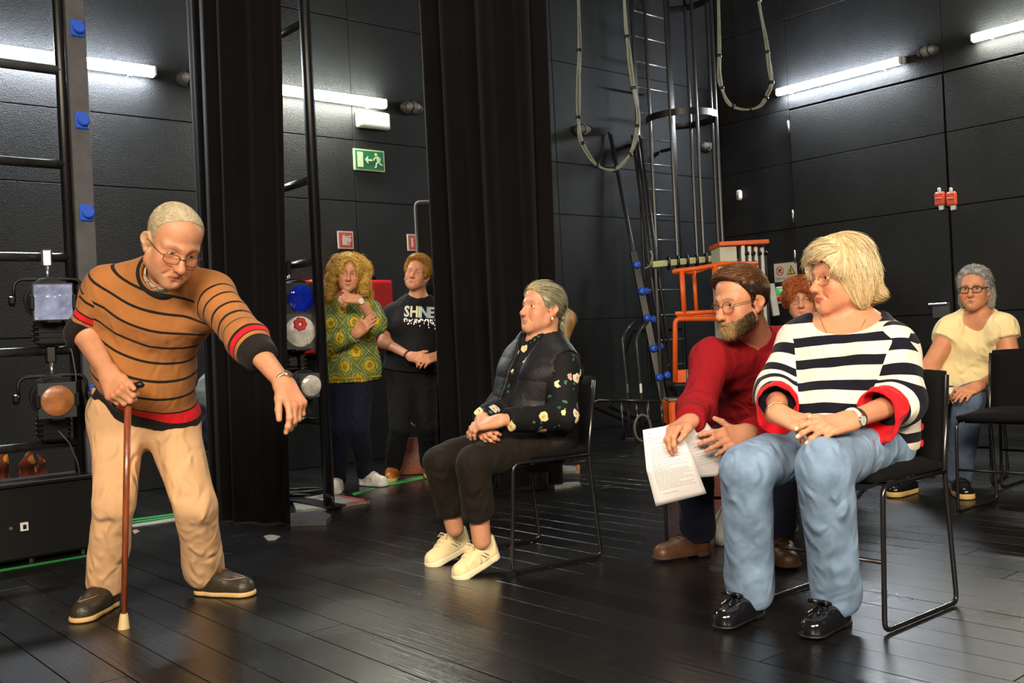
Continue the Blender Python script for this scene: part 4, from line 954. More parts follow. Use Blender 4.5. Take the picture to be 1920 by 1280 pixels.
def strands(f, V, Nn, n, dirf, length, segs, rad, curl=0, freq=3, seed=0, lift=.002, fly=.0, taper=True):
    """locks of hair that run over the surface f along the field dirf: returns vertices, faces and a colour number"""
    r = np.random.default_rng(seed); i = r.integers(0, len(V), n); P = V[i] + r.normal(0, .002, (n, 3)); ph = r.uniform(0, 6.28, n); Ls = length * r.uniform(.55, 1.15, n); lv = lift * r.uniform(.2, 1.6, n)
    fl = fly * r.uniform(0, 1, n) ** 3; pts = []; st = Ls / segs; prevD = None
    for s in range(segs + 1):
        N = grad(f, P, .004); d = f(P.astype(f32)); P = P - N * (np.clip(d - lv - fl * s / segs, -.02, .02))[:, None]
        D = dirf(P, N); D = D - N * (np.einsum('ij,ij->i', D, N))[:, None]; D /= np.maximum(np.linalg.norm(D, axis=1), 1e-6)[:, None]
        W = np.cross(N, D); a = ph + freq * s; off = (np.cos(a) * curl)[:, None] * W + (np.abs(np.sin(a)) * curl * .9)[:, None] * N
        pts.append((P + off, D, W, N)); P = P + D * st[:, None]
    vs = []; tw = r.uniform(-1.1, 1.1, n)
    for s, (p, D, W, N) in enumerate(pts):
        rr = rad * r.uniform(.9, 1.1) * ((1 - .75 * (s / segs) ** 2) if taper else 1)
        T_ = W * np.cos(tw)[:, None] + N * np.sin(tw)[:, None]
        for k in (-1, 1): vs.append(p + rr * 1.15 * k * T_)
    VV = np.stack(vs, 1).reshape(-1, 3); m = 2 * (segs + 1); fs = []
    base = (np.arange(n) * m)[:, None]
    for s in range(segs):
        fs.append(base + np.array([s * 2, s * 2 + 1, s * 2 + 3, s * 2 + 2]))
    return VV, np.concatenate(fs, 0), np.repeat(r.uniform(0, 1, n), m), np.tile(np.repeat(np.linspace(0, 1, segs + 1), 2), n)
# hands: x along the fingers, y to the thumb side, z to the back of the hand
FB = [(.090, .027), (.094, .007), (.089, -.013), (.080, -.031)]; FL = [(.042, .026, .019), (.046, .029, .020), (.042, .027, .019), (.033, .020, .017)]; FRAD = [.0092, .0094, .0089, .0080]
def hand_sdf(curl=(.35,) * 4, spread=.06, thumb=(.5, .3, .3), side=0, fat=1.0):
    """curl: one number or (mcp, pip, dip) per finger; thumb: (spread, drop, bend)"""
    S = []; nails = []
    for i in range(4): b = FB[i]; S.append((cone((.004, b[1] * .62, 0), (b[0] - .004, b[1], 0), .0155, .0112 * fat, .80, (0, 0, 1)), .014))
    S.append((cone((.02, -.02, -.006), (.07, -.026, -.006), .014, .012), .016)); S.append((cone((.018, .018, -.008), (.052, .034, -.012), .016, .0135), .016))
    for i in range(4):
        c = curl[i]; c = c if hasattr(c, '__len__') else (c, c * 1.1, c * .7); b = FB[i]; yaw = spread * (1.5 - i) + side; p = np.array((b[0], b[1], 0.)); a = 0; r = FRAD[i] * fat
        for j in range(3):
            a += c[j]; d = np.array((math.cos(a) * math.cos(yaw), math.sin(yaw) * math.cos(a) , -math.sin(a))); q = p + d * FL[i][j]
            S.append((cone(p, q, r * (1.02 - .07 * j), r * (.95 - .09 * j)), .005 if j else .011)); S.append((ball(p + (0, 0, .0015), r * 1.03), .004)); up = np.array((math.sin(a), 0, math.cos(a)))
            if j == 2: nails.append(q + up * r * .62 - d * .002)
            p = q
    ty, td, tb = thumb; p = np.array((.050, .034, -.012)); yaw = ty; dr = td
    for j, L in enumerate((.036, .029)):
        d = np.array((math.cos(yaw) * math.cos(dr), math.sin(yaw) * math.cos(dr), -math.sin(dr))); q = p + d * L; S.append((cone(p, q, .0118 - .001 * j, .0108 - .0022 * j), .010 if j == 0 else .005)); p = q; yaw -= tb; dr += tb * .25
    nails.append(p + np.array((0, .004, .006)))
    return U(*S, k=.012), nails
M_SOLE = {}
class Person:
    def __init__(s, label, loc, skin, height=1.0):
        s.root = thing('person', label, 'person', tuple(loc)); s.loc = np.asarray(loc, float); s.skin = np.array(skin); s.bv, s.bf, s.bc = [], [], []; s.nb = 0
    def add_body(s, V, F, C): s.bv.append(V); s.bf.append(F + s.nb); s.bc.append(C); s.nb += len(V)
    def skin_piece(s, f, lo, hi, h, col=None):
        V, F = mesh_sdf(f, lo, hi, h); C = np.tile(s.skin, (len(V), 1)) * (1 + .12 * fbm(V * 45, 2, 3))[:, None]
        if col is not None: C = col(V, C)
        s.add_body(V, F, C)
    def finish(s): np_mesh('body', np.concatenate(s.bv), np.concatenate(s.bf), SKIN_M, s.root, {'Col': np.concatenate(s.bc)}, s.loc)
    def part(s, name, f, lo, hi, h, m, disp=None, attrs=None, parent=None, smooth=2):
        V, F = mesh_sdf(f, lo, hi, h, smooth)
        at_ = attrs(V) if attrs else None
        if disp is not None: V = V + grad(f, V, h) * disp(V)[:, None]
        return np_mesh(name, V, F, m, parent or s.root, at_, s.loc)
    def head(s, o, fwd, up, scale, c, neck, h=.0034, gaze=None):
        """neck: list of world space shapes to blend in below the head"""
        R = frame(fwd, up); c['skin'] = s.skin; hf, E = head_sdf(c); s.hR, s.ho, s.hs, s.hc = R, np.asarray(o, float), scale, c
        nf = U(*neck, k=.03) if neck else None; H = LOC(hf, o, R, scale)
        f = (lambda P: smin(H(P), nf(P), .03 * scale)) if nf else H
        # the blend is kept off the face front by evaluating it only below the jaw line
        lo, hi = bbox([o], .16 * scale)
        if nf: lo = lo - np.array((.10, .10, .17)); hi = hi + np.array((.10, .10, 0))
        bound = ball(np.asarray(o) - np.array((0, 0, .09)), .255 * scale); g = (lambda P: np.maximum(f(P), bound(P))) if nf else f
        V, F = mesh_sdf(g, lo, hi, h); L = (V - o) @ R / scale; C = face_color(L, c); s.add_body(V, F, C)
        c['irism'] = c.get('irism') or iris((.06, .035, .02)); eyes(c, s.root, s.ho, R, scale, gaze if gaze is not None else fwd, E, s.loc); s.hf = H
    def w(s, p): return s.ho + s.hR @ (np.asarray(p, float) * s.hs)
    def hair(s, f, h, cols, n, dirf, length, segs=7, rad=.0011, curl=0, freq=1.2, lift=.002, fly=0, seed=1, noise=.003, nscale=60, root=None, extra=None, cut=None, basec=None, name='hair'):
        """f in head space; the solid mass first, then separate locks lying on it"""
        Fw = LOC(f, s.ho, s.hR, s.hs); lo, hi = bbox([s.w(p) for p in ((0, 0, .12), (0, -.14, 0), (.12, 0, -.2), (-.12, 0, -.2), (0, .14, 0), (0, -.2, -.22))], .05)
        V, F = mesh_sdf(Fw, lo, hi, h); N = grad(Fw, V, h); L = (V - s.ho) @ s.hR / s.hs; V2 = V + N * (noise * 2 * fbm(L * nscale, seed, 2))[:, None]
        c0, c1 = np.array(cols[0]), np.array(cols[1]); bc = mixc(np.tile(c0, (len(V), 1)), c1, np.clip(.4 + 1.6 * fbm(L * np.array((70, 35, 70)), seed, 3), 0, 1)) * .8
        if basec: bc = basec(L, bc)
        VV, FF, CC = [V2], [F], [bc]; nv_ = len(V2)
        if n:
            D = (lambda P, N: dirf((P - s.ho) @ s.hR / s.hs, N @ s.hR) @ s.hR.T)
            mk = np.ones(len(V), bool) if root is None else root(L); Vr = V[mk]
            a, b, t, q = strands(Fw, Vr, None, n, D, length * s.hs, segs, rad, curl, freq, seed, lift, fly); sc = mixc(np.tile(c0, (len(a), 1)), c1, t) * (.85 + .35 * np.abs(t - .5))[:, None]
            La = (a - s.ho) @ s.hR / s.hs
            if basec: sc = basec(La, sc)
            VV.append(a); FF.append(b + nv_); CC.append(sc)
        return np_mesh(name, np.concatenate(VV), np.concatenate(FF), HAIR_M, s.root, {'Col': np.concatenate(CC)}, s.loc)
    def hand(s, wrist, fdir, back, elbow=None, right=True, scale=1.0, h=.0028, frad=(.028, .040), nail=None, upto=1.0, **kw):
        X = nv(fdir); Z = nv(np.asarray(back) - X * np.dot(back, X)); Y = np.cross(Z, X) * (1 if right else -1); R = np.stack([X, Y, Z], 1); hf, nails = hand_sdf(**kw); f = LOC(hf, wrist, R, scale); pts = [wrist + R @ np.array(p) * scale for p in ((.19, 0, 0), (.1, .09, 0), (.1, -.07, 0), (0, 0, -.03), (.1, 0, -.11), (.1, 0, .03))]
        if elbow is not None:
            e2 = wrist + (np.asarray(elbow) - wrist) * upto
            fa = cone(wrist, e2, frad[0] * scale, (frad[0] + (frad[1] - frad[0]) * upto) * scale, .80, Z); fb = cone(wrist, wrist + X * .02, frad[0] * .95 * scale, .025 * scale, .75, Z)
            f = U(f, (fa, .02), (fb, .02)); pts.append(e2)
        lo, hi = bbox(pts, .05); nw = [wrist + R @ (q * scale) for q in nails]
        def col(V, C):
            L = (V - wrist) @ R / scale; kn = np.zeros(len(V))
            for b in FB: kn += np.exp(-((L[:, 0] - b[0]) ** 2 + (L[:, 1] - b[1]) ** 2) / .010 ** 2) * (L[:, 2] > 0)
            C = mixc(C, s.skin * np.array((1.05, .78, .70)), np.clip(kn, 0, 1) * .6)
            vein = np.abs(vnoise(L * np.array((25, 90, 10)), 11)); C = mixc(C, s.skin * .82, np.clip(1 - vein * 9, 0, 1) * (L[:, 2] > .006) * (L[:, 0] < .09) * .35)
            for q in nw: d = np.linalg.norm(V - q, axis=1); C = mixc(C, nail if nail is not None else s.skin * np.array((1.1, .95, .9)), np.clip(2 - d / .0042, 0, 1) * .85)
            return C
        s.skin_piece(f, lo, hi, h, col); return R
    def limb(s, a, b, c, r, h=.008): s.skin_piece(U(cone(a, b, r[0], r[1]), (cone(b, c, r[1], r[2]), .03)), *bbox([a, b, c], max(r) + .01), h)
    # ---- shoe: x forward, z up, heel at the origin
    def shoe(s, heel, fwd, up=(0, 0, 1), length=.27, width=.1, kind='trainer', mu=None, ms=None, top=.085, label=None):
        R = frame(fwd, up); R = np.stack([R[:, 1], -R[:, 0], R[:, 2]], 1); L = length; w = width / 2
        up_ = [cone((w * .9, 0, .035), (L * .45, .004, .040), w * .82, w * .86), (cone((L * .45, .004, .038), (L - w, .006, .028), w * .9, w * .80), .03), (cone((w * .85, 0, .05), (w * .8, 0, top), w * .74, w * .72), .02), (cone((w, 0, top - .012), (L * .52, 0, .052), w * .60, w * .55), .03)]
        out = U(cone((w * .95, 0, 0), (L * .42, 0, 0), w * .88, w * .86), (cone((L * .42, 0, 0), (L - w * 1.02, .006, 0), w * .92, w * 1.0), .02))
        fl = lambda P: out(np.stack([P[:, 0], P[:, 1], np.zeros(len(P), f32)], 1))
        th = {'trainer': .030, 'flat': .016, 'boot': .024, 'deck': .020}.get(kind, .02)
        u = U(*up_, k=.02); u2 = lambda P: smax(smax(u(P) - .004, -(P[:, 2] - th * .8), .003), fl(P) + .0005, .010)
        u2 = SUB(u2, cone((w * .80, 0, top - .004), (w * .72, 0, top + .06), w * .56, w * .62), .006)
        if kind == 'flat': u2 = SUB(u2, cone((w * 1.2, 0, top + .012), (L * .42, 0, .085), w * .62, w * .7), .006)
        sole = lambda P: smax(fl(P) + .0015, np.abs(P[:, 2] - th / 2) - th / 2, .004)
        if kind in ('boot', 'flat'): sole = U(lambda P: smax(fl(P) + .001, np.abs(P[:, 2] - th * .7) - th * .3, .003), (lambda P: smax(smax(fl(P) - .001, np.abs(P[:, 2] - th * .5) - th * .5, .003), P[:, 0] - L * .30, .003), .002))
        c8 = [heel + R @ np.array((x, y, z)) for x in (-.02, L + .02) for y in (-.06, .06) for z in (-.005, top + .03)]; lo, hi = bbox(c8, .0)
        ob = s.part('shoe', LOC(u2, heel, R), lo, hi, .0042, mu); s.part('sole', LOC(sole, heel, R), lo, hi, .0046, ms, parent=ob)
        if label: ob['label'] = label
        def P(x, y, z): return heel + R @ np.array((x, y, z)) - s.loc
        P.u = LOC(u2, heel, R); P.up = R[:, 2]; P.R = R
        return ob, P
    def onto(s, f, p, d, it=30, gap=.001):
        """slide the world point p along d until it lies on the surface f"""
        p = np.array(p, float)
        p0 = p.copy()
        for _ in range(it):
            st = float(f(p[None].astype(f32))[0]) - gap
            if np.linalg.norm(p + np.asarray(d) * st - p0) > 1.2: break
            p = p + np.asarray(d) * np.clip(st, -.3, .3)
        return p
    def glasses(s, m, r=.0011, w=.024, hgt=.019, y=.092, z=-.006, sq=2.4, bridge=True, rimless=False, top_only=False, tilt=0):
        gl = bpy.data.objects.new('glasses', None); COL.objects.link(gl); gl.parent = s.root; 
        def T(p): return s.w(p) - s.loc
        for sg in (-1, 1):
            cx = sg * .0325; P = []
            for a in np.linspace(0, 2 * math.pi, 27)[:-1]:
                ca, sa = math.cos(a), math.sin(a); x = math.copysign(abs(ca) ** (2 / sq), ca) * w; zz = math.copysign(abs(sa) ** (2 / sq), sa) * hgt
                P.append(T((cx + x, y - .10 * (abs(cx + x) - .01) ** 2 / .05 * 1.2 - .16 * max(0, abs(cx + x) - .03) + zz * tilt, z + zz)))
            G().tube(P, r, 6, True).build('rim', m, gl, True)
            c = sum(P) / len(P); g = G(); n = len(P); off = (s.hR @ np.array((0, .0006, 0)))
            g.v = [tuple(p + off) for p in P] + [tuple(p - off) for p in P]; g.f = [tuple(range(n)), tuple(range(n, 2 * n))[::-1]] + [(i, (i + 1) % n, n + (i + 1) % n, n + i) for i in range(n)]; g.build('lens', M_GLASS, gl)
            o_ = (cx + sg * w, y - .024, z + hgt * .35); G().tube([T((sg * (.0325 + w - .002), y - .014, z + hgt * .4)), T((sg * .066, y - .022, z + hgt * .45)), T((sg * .0755, .045, z + .010)), T((sg * .0785, -.002, z + .010)), T((sg * .078, -.022, z - .004))], r * 1.15, 6).build('temple', m, gl, True)
        G().tube([T((-.0325 + w - .001, y - .002, z + .004)), T((-.005, y + .006, z + .007)), T((.005, y + .006, z + .007)), T((.0325 - w + .001, y - .002, z + .004))], r, 6).build('bridge', m, gl, True)
        return gl
    def band(s, name, c, n, R_, r, m, flat=1.0, ax=None, parent=None):
        """ring around a wrist or neck"""
        n = nv(n); u = nv(np.cross(n, (0, 0, 1) if abs(n[2]) < .9 else (1, 0, 0))) if ax is None else nv(np.asarray(ax) - n * np.dot(ax, n)); v = np.cross(n, u)
        return G().tube([np.asarray(c) - s.loc + R_ * (math.cos(a) * u + flat * math.sin(a) * v) for a in np.linspace(0, 6.2832, 29)[:-1]], r, 6, True).build(name, m, parent or s.root, True)
def torso(pel, nk, sl, sr, hl, hr, fr, w=(.17, .155, .17), flat=.68, belly=None, bust=None, off=0, mid=None):
    """widths at hip, waist and chest; belly / bust: (forward, radius[, drop or spread])"""
    pel, nk, sl, sr, hl, hr = [np.asarray(p, float) for p in (pel, nk, sl, sr, hl, hr)]; fr = nv(fr)
    up = nk - pel; wa = pel + up * .34 if mid is None else np.asarray(mid); ch = pel + up * .70; sd = nv(sr - sl)
    S = [cone(pel, wa, w[0] + off, w[1] + off, flat, fr), (cone(wa, ch, w[1] + off, w[2] + off, flat, fr), .06), (cone(ch, nk - up * .06, w[2] * .95 + off, .075 + off, flat, fr), .06),
         (cone(nk - up * .03, sl, .062 + off, .062 + off), .05), (cone(nk - up * .03, sr, .062 + off, .062 + off), .05), (cone(ch + sd * .05, sr - up * .1, .09 + off, .07 + off, .8, fr), .05), (cone(ch - sd * .05, sl - up * .1, .09 + off, .07 + off, .8, fr), .05),
         (cone(hl, hr, .105 + off, .105 + off), .06)]
    if belly: S.append((ell(pel + up * belly[2] + fr * belly[0], np.array((belly[1] * 1.15, belly[1], belly[1] * 1.05)) + off, np.stack([sd, fr, nv(up)], 1)), .08))
    if bust:
        for s_ in (-1, 1): S.append((ball(ch - up * .06 + fr * bust[0] + sd * s_ * bust[2], bust[1] + off), .06))
    return U(*S, k=.05)
def wrinkle(amp, scale, stretch=None, seed=0, centers=None, rad=.12, base=.25):
    """soft cloth folds: ridges stretched along one direction, stronger round the given points"""
    def f(V):
        Q = V * scale
        if stretch is not None:
            a, k = nv(stretch[0]), stretch[1]; Q = Q + np.outer(V @ a, a) * scale * (k - 1)
        Q = Q + .6 * np.stack([vnoise(V * scale * .6, seed + 7), vnoise(V * scale * .6, seed + 8), vnoise(V * scale * .6, seed + 9)], 1)
        n = .7 * vnoise(Q, seed) + .9 * (.2 - np.abs(vnoise(Q * 1.3, seed + 1))) + .3 * vnoise(Q * 2.3, seed + 2); w = np.full(len(V), base)
        for c in centers or []: w = np.maximum(w, np.exp(-((V - c) ** 2).sum(1) / rad ** 2))
        return amp * n * w * 1.6
    return f
def ADD(*fs): return lambda V: sum(f(V) for f in fs)
# ------------------------------------------------------------------ cloth materials
def folds(m, st=.7, dist=.028, sc=17):
    nt = m.node_tree; N = nt.nodes.new; L = nt.links.new; b = nt.nodes['Principled BSDF']; tc = next(n for n in nt.nodes if n.bl_idname == 'ShaderNodeTexCoord')
    n = N('ShaderNodeTexNoise'); n.noise_type = 'RIDGED_MULTIFRACTAL'; n.inputs['Scale'].default_value = sc; n.inputs['Detail'].default_value = 2.5; n.inputs['Distortion'].default_value = .6; n.inputs['Roughness'].default_value = .4
    mp = N('ShaderNodeMapping'); mp.inputs['Scale'].default_value = (1, 1, .62); mp.inputs['Rotation'].default_value = (.2, .3, 0); L(tc.outputs['Object'], mp.inputs[0]); L(mp.outputs[0], n.inputs['Vector'])
    bp = N('ShaderNodeBump'); bp.inputs['Strength'].default_value = st; bp.inputs['Distance'].default_value = dist; L(n.outputs[0], bp.inputs['Height'])
    old = b.inputs['Normal'].links[0].from_node if b.inputs['Normal'].links else None
    if old: L(bp.outputs[0], old.inputs['Normal'])
    else: L(bp.outputs[0], b.inputs['Normal'])
    return m
def cloth(name, col, rough=.85, sheen=.25, bump=.25, bs=420, var=.10, vs=6): return folds(mat(name, col, rough, 0, bump, bs, var, vs, spec=.15, sheen=sheen * .3))
def band_mat(name, tor, arm, tl=.8, al=.8, rough=.85, bump=.3, bs=420):
    """knitted bands: stops (position in metres, colour) along the spine (from the hem up) and along the sleeves (from the cuff up)"""
    m = mat(name, (.5, .5, .5), rough, 0, bump, bs, .06, 8, spec=.15, sheen=.06); nt = m.node_tree; N = nt.nodes.new; L = nt.links.new; outs = []
    for an, st, ln in (('ut', tor, tl), ('ua', arm, al)):
        a = N('ShaderNodeAttribute'); a.attribute_name = an; d = N('ShaderNodeMath'); d.operation = 'DIVIDE'; d.inputs[1].default_value = ln; L(a.outputs['Fac'], d.inputs[0])
        c = N('ShaderNodeValToRGB'); c.color_ramp.interpolation = 'CONSTANT'; e = c.color_ramp.elements
        while len(e) > 1: e.remove(e[-1])
        e[0].position = 0; e[0].color = (*st[0][1], 1)
        for p, col in st[1:32]: q = e.new(min(max(p / ln, 0), 1)); q.color = (*col, 1)
        L(d.outputs[0], c.inputs[0]); outs.append(c.outputs[0])
    w = N('ShaderNodeAttribute'); w.attribute_name = 'wa'; g = N('ShaderNodeMath'); g.operation = 'GREATER_THAN'; g.inputs[1].default_value = .5; L(w.outputs['Fac'], g.inputs[0])
    x = N('ShaderNodeMix'); x.data_type = 'RGBA'; L(g.outputs[0], x.inputs[0]); L(outs[0], x.inputs[6]); L(outs[1], x.inputs[7])
    mx = next(n for n in nt.nodes if n.bl_idname == 'ShaderNodeMix' and n.blend_type == 'MULTIPLY'); L(x.outputs[2], mx.inputs[6]); return folds(m, .35)
def cloth_attrs(pel, nk, ft, arms, fa):
    up = nv(np.asarray(nk) - pel)
    def f(V):
        ua = np.zeros(len(V)); best = np.full(len(V), 9.)
        for S, E, C in arms:      # from shoulder to cuff
            L1, L2 = np.linalg.norm(E - S), np.linalg.norm(C - E); d1, d2 = nv(E - S), nv(C - E)
            t1 = np.clip((V - S) @ d1, -.1, L1); t2 = np.clip((V - E) @ d2, 0, L2 + .1)
            q1 = np.linalg.norm(V - S - t1[:, None] * d1, axis=1); q2 = np.linalg.norm(V - E - t2[:, None] * d2, axis=1)
            u = np.where(q1 < q2, L2 + L1 - t1, L2 - t2); w = sm(-.02, .02, q1 - q2) ; u = (L2 + L1 - t1) * (1 - w) + (L2 - t2) * w
            q = np.minimum(q1, q2); ua = np.where(q < best, u, ua); best = np.minimum(q, best)
        return {'ut': (V - pel) @ up, 'ua': ua + .1, 'wa': np.clip(.5 + 12 * (ft(V.astype(f32)) - fa(V.astype(f32))), 0, 1)}
    return f
P_ = np.array
def sleeve(S, E, C, r): return U(cone(S, E, r[0], r[1]), (cone(E, C, r[1], r[2]), .03), k=.03)
def cut_end(f, p, d): return INT(f, plane(p, d), .003)
def trousers(s, name, pel, hl, hr, kl, kr, al, ar, fr, r, m, hem, waist=.06, wr=None, h=.0074, hipw=.155, flat=.72, upn=None):
    upn = nv(upn) if upn is not None else P_((0, 0, 1.))
    leg = lambda H, K, A, hm: cut_end(U(cone(H, K, r[0], r[1]), (cone(K, A, r[1], r[2]), .014), k=.014), A + nv(A - K) * hm, A - K)
    f = U(leg(hl, kl, al, hem[0]), (leg(hr, kr, ar, hem[1]), .02), (cone(hl, hr, r[0] * .98, r[0] * .98), .05), (INT(cone(pel - upn * .02, pel + upn * waist * 2, hipw, hipw * .94, flat, fr), plane(pel + upn * waist, upn)), .05))
    lo, hi = bbox([pel, hl, hr, kl, kr, al, ar], .17); return s.part(name, f, lo, hi, h, m, wr), f
def stands(hL, f): return nv(f)
SK = P_((.56, .275, .165))
def leather(name, c, rough=.35): return mat(name, c, rough, 0, .2, 120, .15, 20, spec=.5)
def up2(a): a = P_(a, float); a[2] = 0; return nv(a)
def shoes(s, heels, fw, tilt=(0, 0), **kw):
    out = []
    for h_, f_, t_ in zip(heels, fw, tilt):
        f_ = up2(f_); u = P_((0, 0, 1.)); L = kw.get('length', .27); toe = h_ + f_ * L
        hh = P_(h_, float).copy(); hh[2] = math.sin(t_) * L * .75 if t_ else 0
        fd = f_ * math.cos(t_) - u * math.sin(t_); out.append(s.shoe(hh + u * .0015, fd, u * math.cos(t_) + f_ * math.sin(t_), **kw)); out[-1][1].o = s.loc
    return out
def drop(P, x, y, gap=.0015):
    L0 = P.o; q = P(x, y, .16) + L0
    for _ in range(25): q = q - P.up * (float(P.u(q[None].astype(f32))[0]) - gap)
    return q - L0
def laces(P, m, par, L=.27, n=4, z0=.088, tie=True):
    g = G()
    for i in range(n):
        x = L * (.42 + .085 * i); g.tube([drop(P, x, y) for y in np.linspace(-.026, .026, 7)], .0026, 5)
        if i < n - 1: g.tube([drop(P, x + L * .085 * t_, .022 - .044 * t_) for t_ in np.linspace(0, 1, 6)], .0024, 5)
    if tie:
        x = L * .42; k = drop(P, x, 0); e = P(1, 0, 0) - P(0, 0, 0); q = P(0, 1, 0) - P(0, 0, 0); u_ = P.up
        for sg in (-1, 1): g.tube([k, k + e * .012 + q * sg * .022 + u_ * .012, k + e * .026 + q * sg * .034 - u_ * .002, k + e * .014 + q * sg * .014 + u_ * .001], .0026, 5); g.tube([k, drop(P, x + .02, sg * .014) + u_ * .002, drop(P, x + .042, sg * .024)], .0024, 5)
    return g.build('lace', m, par, True)
CRAN = U(ell((0, -.020, .036), (.073, .093, .080)), (ell((0, .018, .045), (.062, .062, .062)), .03))
def hairline(zs, ys):
    zs, ys = P_(zs), P_(ys); return lambda P: (P[:, 1] - np.interp(P[:, 2], zs, ys)).astype(f32) * .8
HL_Z = [-.13, -.075, -.05, -.02, .02, .055, .08, .10, .13]; HL_Y = [-.06, -.045, -.02, .018, .028, .042, .060, .085, .13]
def dflow(L, N, c=(0, -.01, .14), g=(5, 4, 1.0), back=0):
    D = np.stack([L[:, 0] * g[0], (L[:, 1] - c[1]) * g[1] - back, np.full(len(L), -g[2]) * (1 - np.clip((L[:, 2] - .05) / .08, 0, 1) * .8)], 1); return D
# ================================================================== 1. the stooping man with the stick
def man_with_stick():
    pel = at(258, 745, 3.88); nk = at(309, 512, 3.63); sR = at(203, 540, 3.66); sL = at(396, 548, 3.62)
    eR = at(160, 626, 3.68); wR = at(203, 700, 3.56); eL = at(466, 640, 3.42); wL = at(533, 720, 3.27)
    hR = at(222, 785, 3.88); hL = at(318, 785, 3.90); heR = onz(214, 1132); heL = onz(366, 1112); dR = P_((-.12, -1, 0)); dL = P_((.93, -.36, 0))
    aR = heR + nv(dR) * .05 + P_((0, 0, .10)); aL = heL + nv(dL) * .05 + P_((0, 0, .10)); kR = at(212, 945, 3.76); kL = at(368, 950, 3.84); fr = nv((.22, -.93, -.28))
    s = Person('stooping man in a brown striped sweater and beige trousers leaning on a walking stick', (pel[0], pel[1], 0), SK * P_((1.0, .94, .85)))
    hd = at(325, 456, 3.43); hf = nv((.52, -.68, -.56))
    tf = torso(pel, nk, sL, sR, hL, hR, fr, (.146, .138, .168), .70, (.06, .118, .25))
    neck = [cone(hd + P_((-.012, .03, -.055)), nk + P_((0, 0, .01)), .060, .064)]
    s.head(hd, hf, (.10, .1, 1), 1.13, dict(jaw=1.04, nose=1.12, fat=.004, eye=.62, mouth=.0025, lip=(.42, .12, .09), brow=(.20, .10, .05), browk=.7, stubble=((.35, .27, .20), .18), scalp=(.42, .31, .17),
        scalpf=lambda L: np.clip(sm(.062, .088, L[:, 2] - .25 * (L[:, 1] + .02) + .25 * np.abs(L[:, 0])) * .75 + sm(.045, .01, L[:, 1]) * sm(-.06, -.03, L[:, 2]), 0, 1) * .8), neck, gaze=(.50, -.62, -.70))
    HCL = hairline([-.13, -.08, -.05, -.02, .02, .05, .075, .10, .13], [-.06, -.05, -.03, .004, .014, .022, .035, .055, .09])
    f = INT(OFF(CRAN, .0028), HCL); f = INT(f, lambda P: -(P[:, 2] + .075))
    s.hair(f, .003, (lin((186, 170, 136)), lin((212, 200, 172))), 7000, lambda L, N: np.stack([L[:, 0] * .5, -np.ones(len(L)) * .6, -.5 - 4 * np.maximum(0, -L[:, 1])], 1), .016, 3, .00042, lift=.0008, noise=.0015, nscale=120, seed=4)
    s.glasses(mat('brown_wire', (.10, .05, .02), .3, .6), .0013, .0235, .0155, .099, -.010, 3.2)
    # hands
    Rr = s.hand(wR, nv(at(221, 742, 3.50) - wR), (-.55, -.62, .55), eR, True, 1.10, frad=(.029, .045), curl=((1.0, 1.15, .8),) * 3 + ((1.1, 1.2, .8),), spread=.03, thumb=(.35, .05, .15), upto=.92)
    Rl = s.hand(wL, nv(at(560, 768, 3.20) - wL), (.50, -.35, .75), eL, False, 1.10, frad=(.029, .044), curl=((.45, .5, .3), (.75, .8, .5), (.9, .9, .5), (.95, .9, .5)), spread=.05, thumb=(.18, .55, .15), upto=.75)
    s.limb(sR, eR, wR, (.05, .043, .028)); s.skin_piece(OFF(tf, -.02), *bbox([pel, nk, sL, sR], .16), .012); s.limb(hR, kR, aR, (.08, .055, .04), .012); s.limb(hL, kL, aL, (.08, .055, .04), .012); s.limb(sL, eL, wL, (.045, .04, .027), .010)
    # sweater
    cR = eR + (wR - eR) * .10; cL = eL + (wL - eL) * .42
    fa = U(sleeve(sR, eR, cR, (.075, .068, .060)), (cut_end(sleeve(sL, eL, cL + nv(wL - eL) * .05, (.075, .064, .052)), cL, wL - eL), 0), k=0)
    fa0 = cut_end(sleeve(sR, eR, cR + nv(wR - eR) * .05, (.075, .068, .060)), cR, wR - eR); fa1 = cut_end(sleeve(sL, eL, cL + nv(wL - eL) * .05, (.075, .064, .052)), cL, wL - eL)
    fa = lambda P: np.minimum(fa0(P), fa1(P)); ft = OFF(tf, .014); up = nv(nk - pel); hem = pel - up * .03
    body = lambda P: smin(INT(ft, plane(hem, -up + P_((0.05, 0, 0))), .004)(P), fa(P), .035)
    nc = nk + P_((.012, -.035, -.005)); nn = nv(hd - nk + P_((-.02, -.10, 0))); body2 = SUB(body, cone(nc - nn * .015, nc + nn * .14, .072, .085), .006)
    BR, DK, RD = lin((166, 108, 58)), (.014, .012, .012), lin((216, 28, 38)); T0 = .03
    tor = [(0, DK), (.062, RD), (.098, DK), (.106, BR)]
    y = .158
    while y < .56: tor += [(y, DK), (y + .0105, BR)]; y += .0655
    arm = [(0, DK), (.155, BR), (.172, DK), (.180, RD), (.198, DK), (.206, BR)]; y = .245
    while y < .60: arm += [(y, DK), (y + .010, BR)]; y += .055
    m = band_mat('striped_knit', tor, arm); base = cloth_attrs(hem, nk, ft, [(sR, eR, cR), (sL, eL, cL)], fa)
    def at_(V):
        d = base(V); side = (V - hem) @ nv((1, 0, 0)); d['ut'] = d['ut'] - .10 * ((V - hem) @ nv(fr) - .05) + .02 * np.sin(side * 9) ; return d
    wr = ADD(wrinkle(.022, 8, (up, .8), 3, [eR, eL, pel + up * .12, sR - up * .1, sL - up * .12], .13, .35), wrinkle(.006, 22, None, 5))
    sw = s.part('sweater', body2, *bbox([pel, nk, sL, sR, eL, eR, cL, cR], .22), .0068, m, wr, at_)
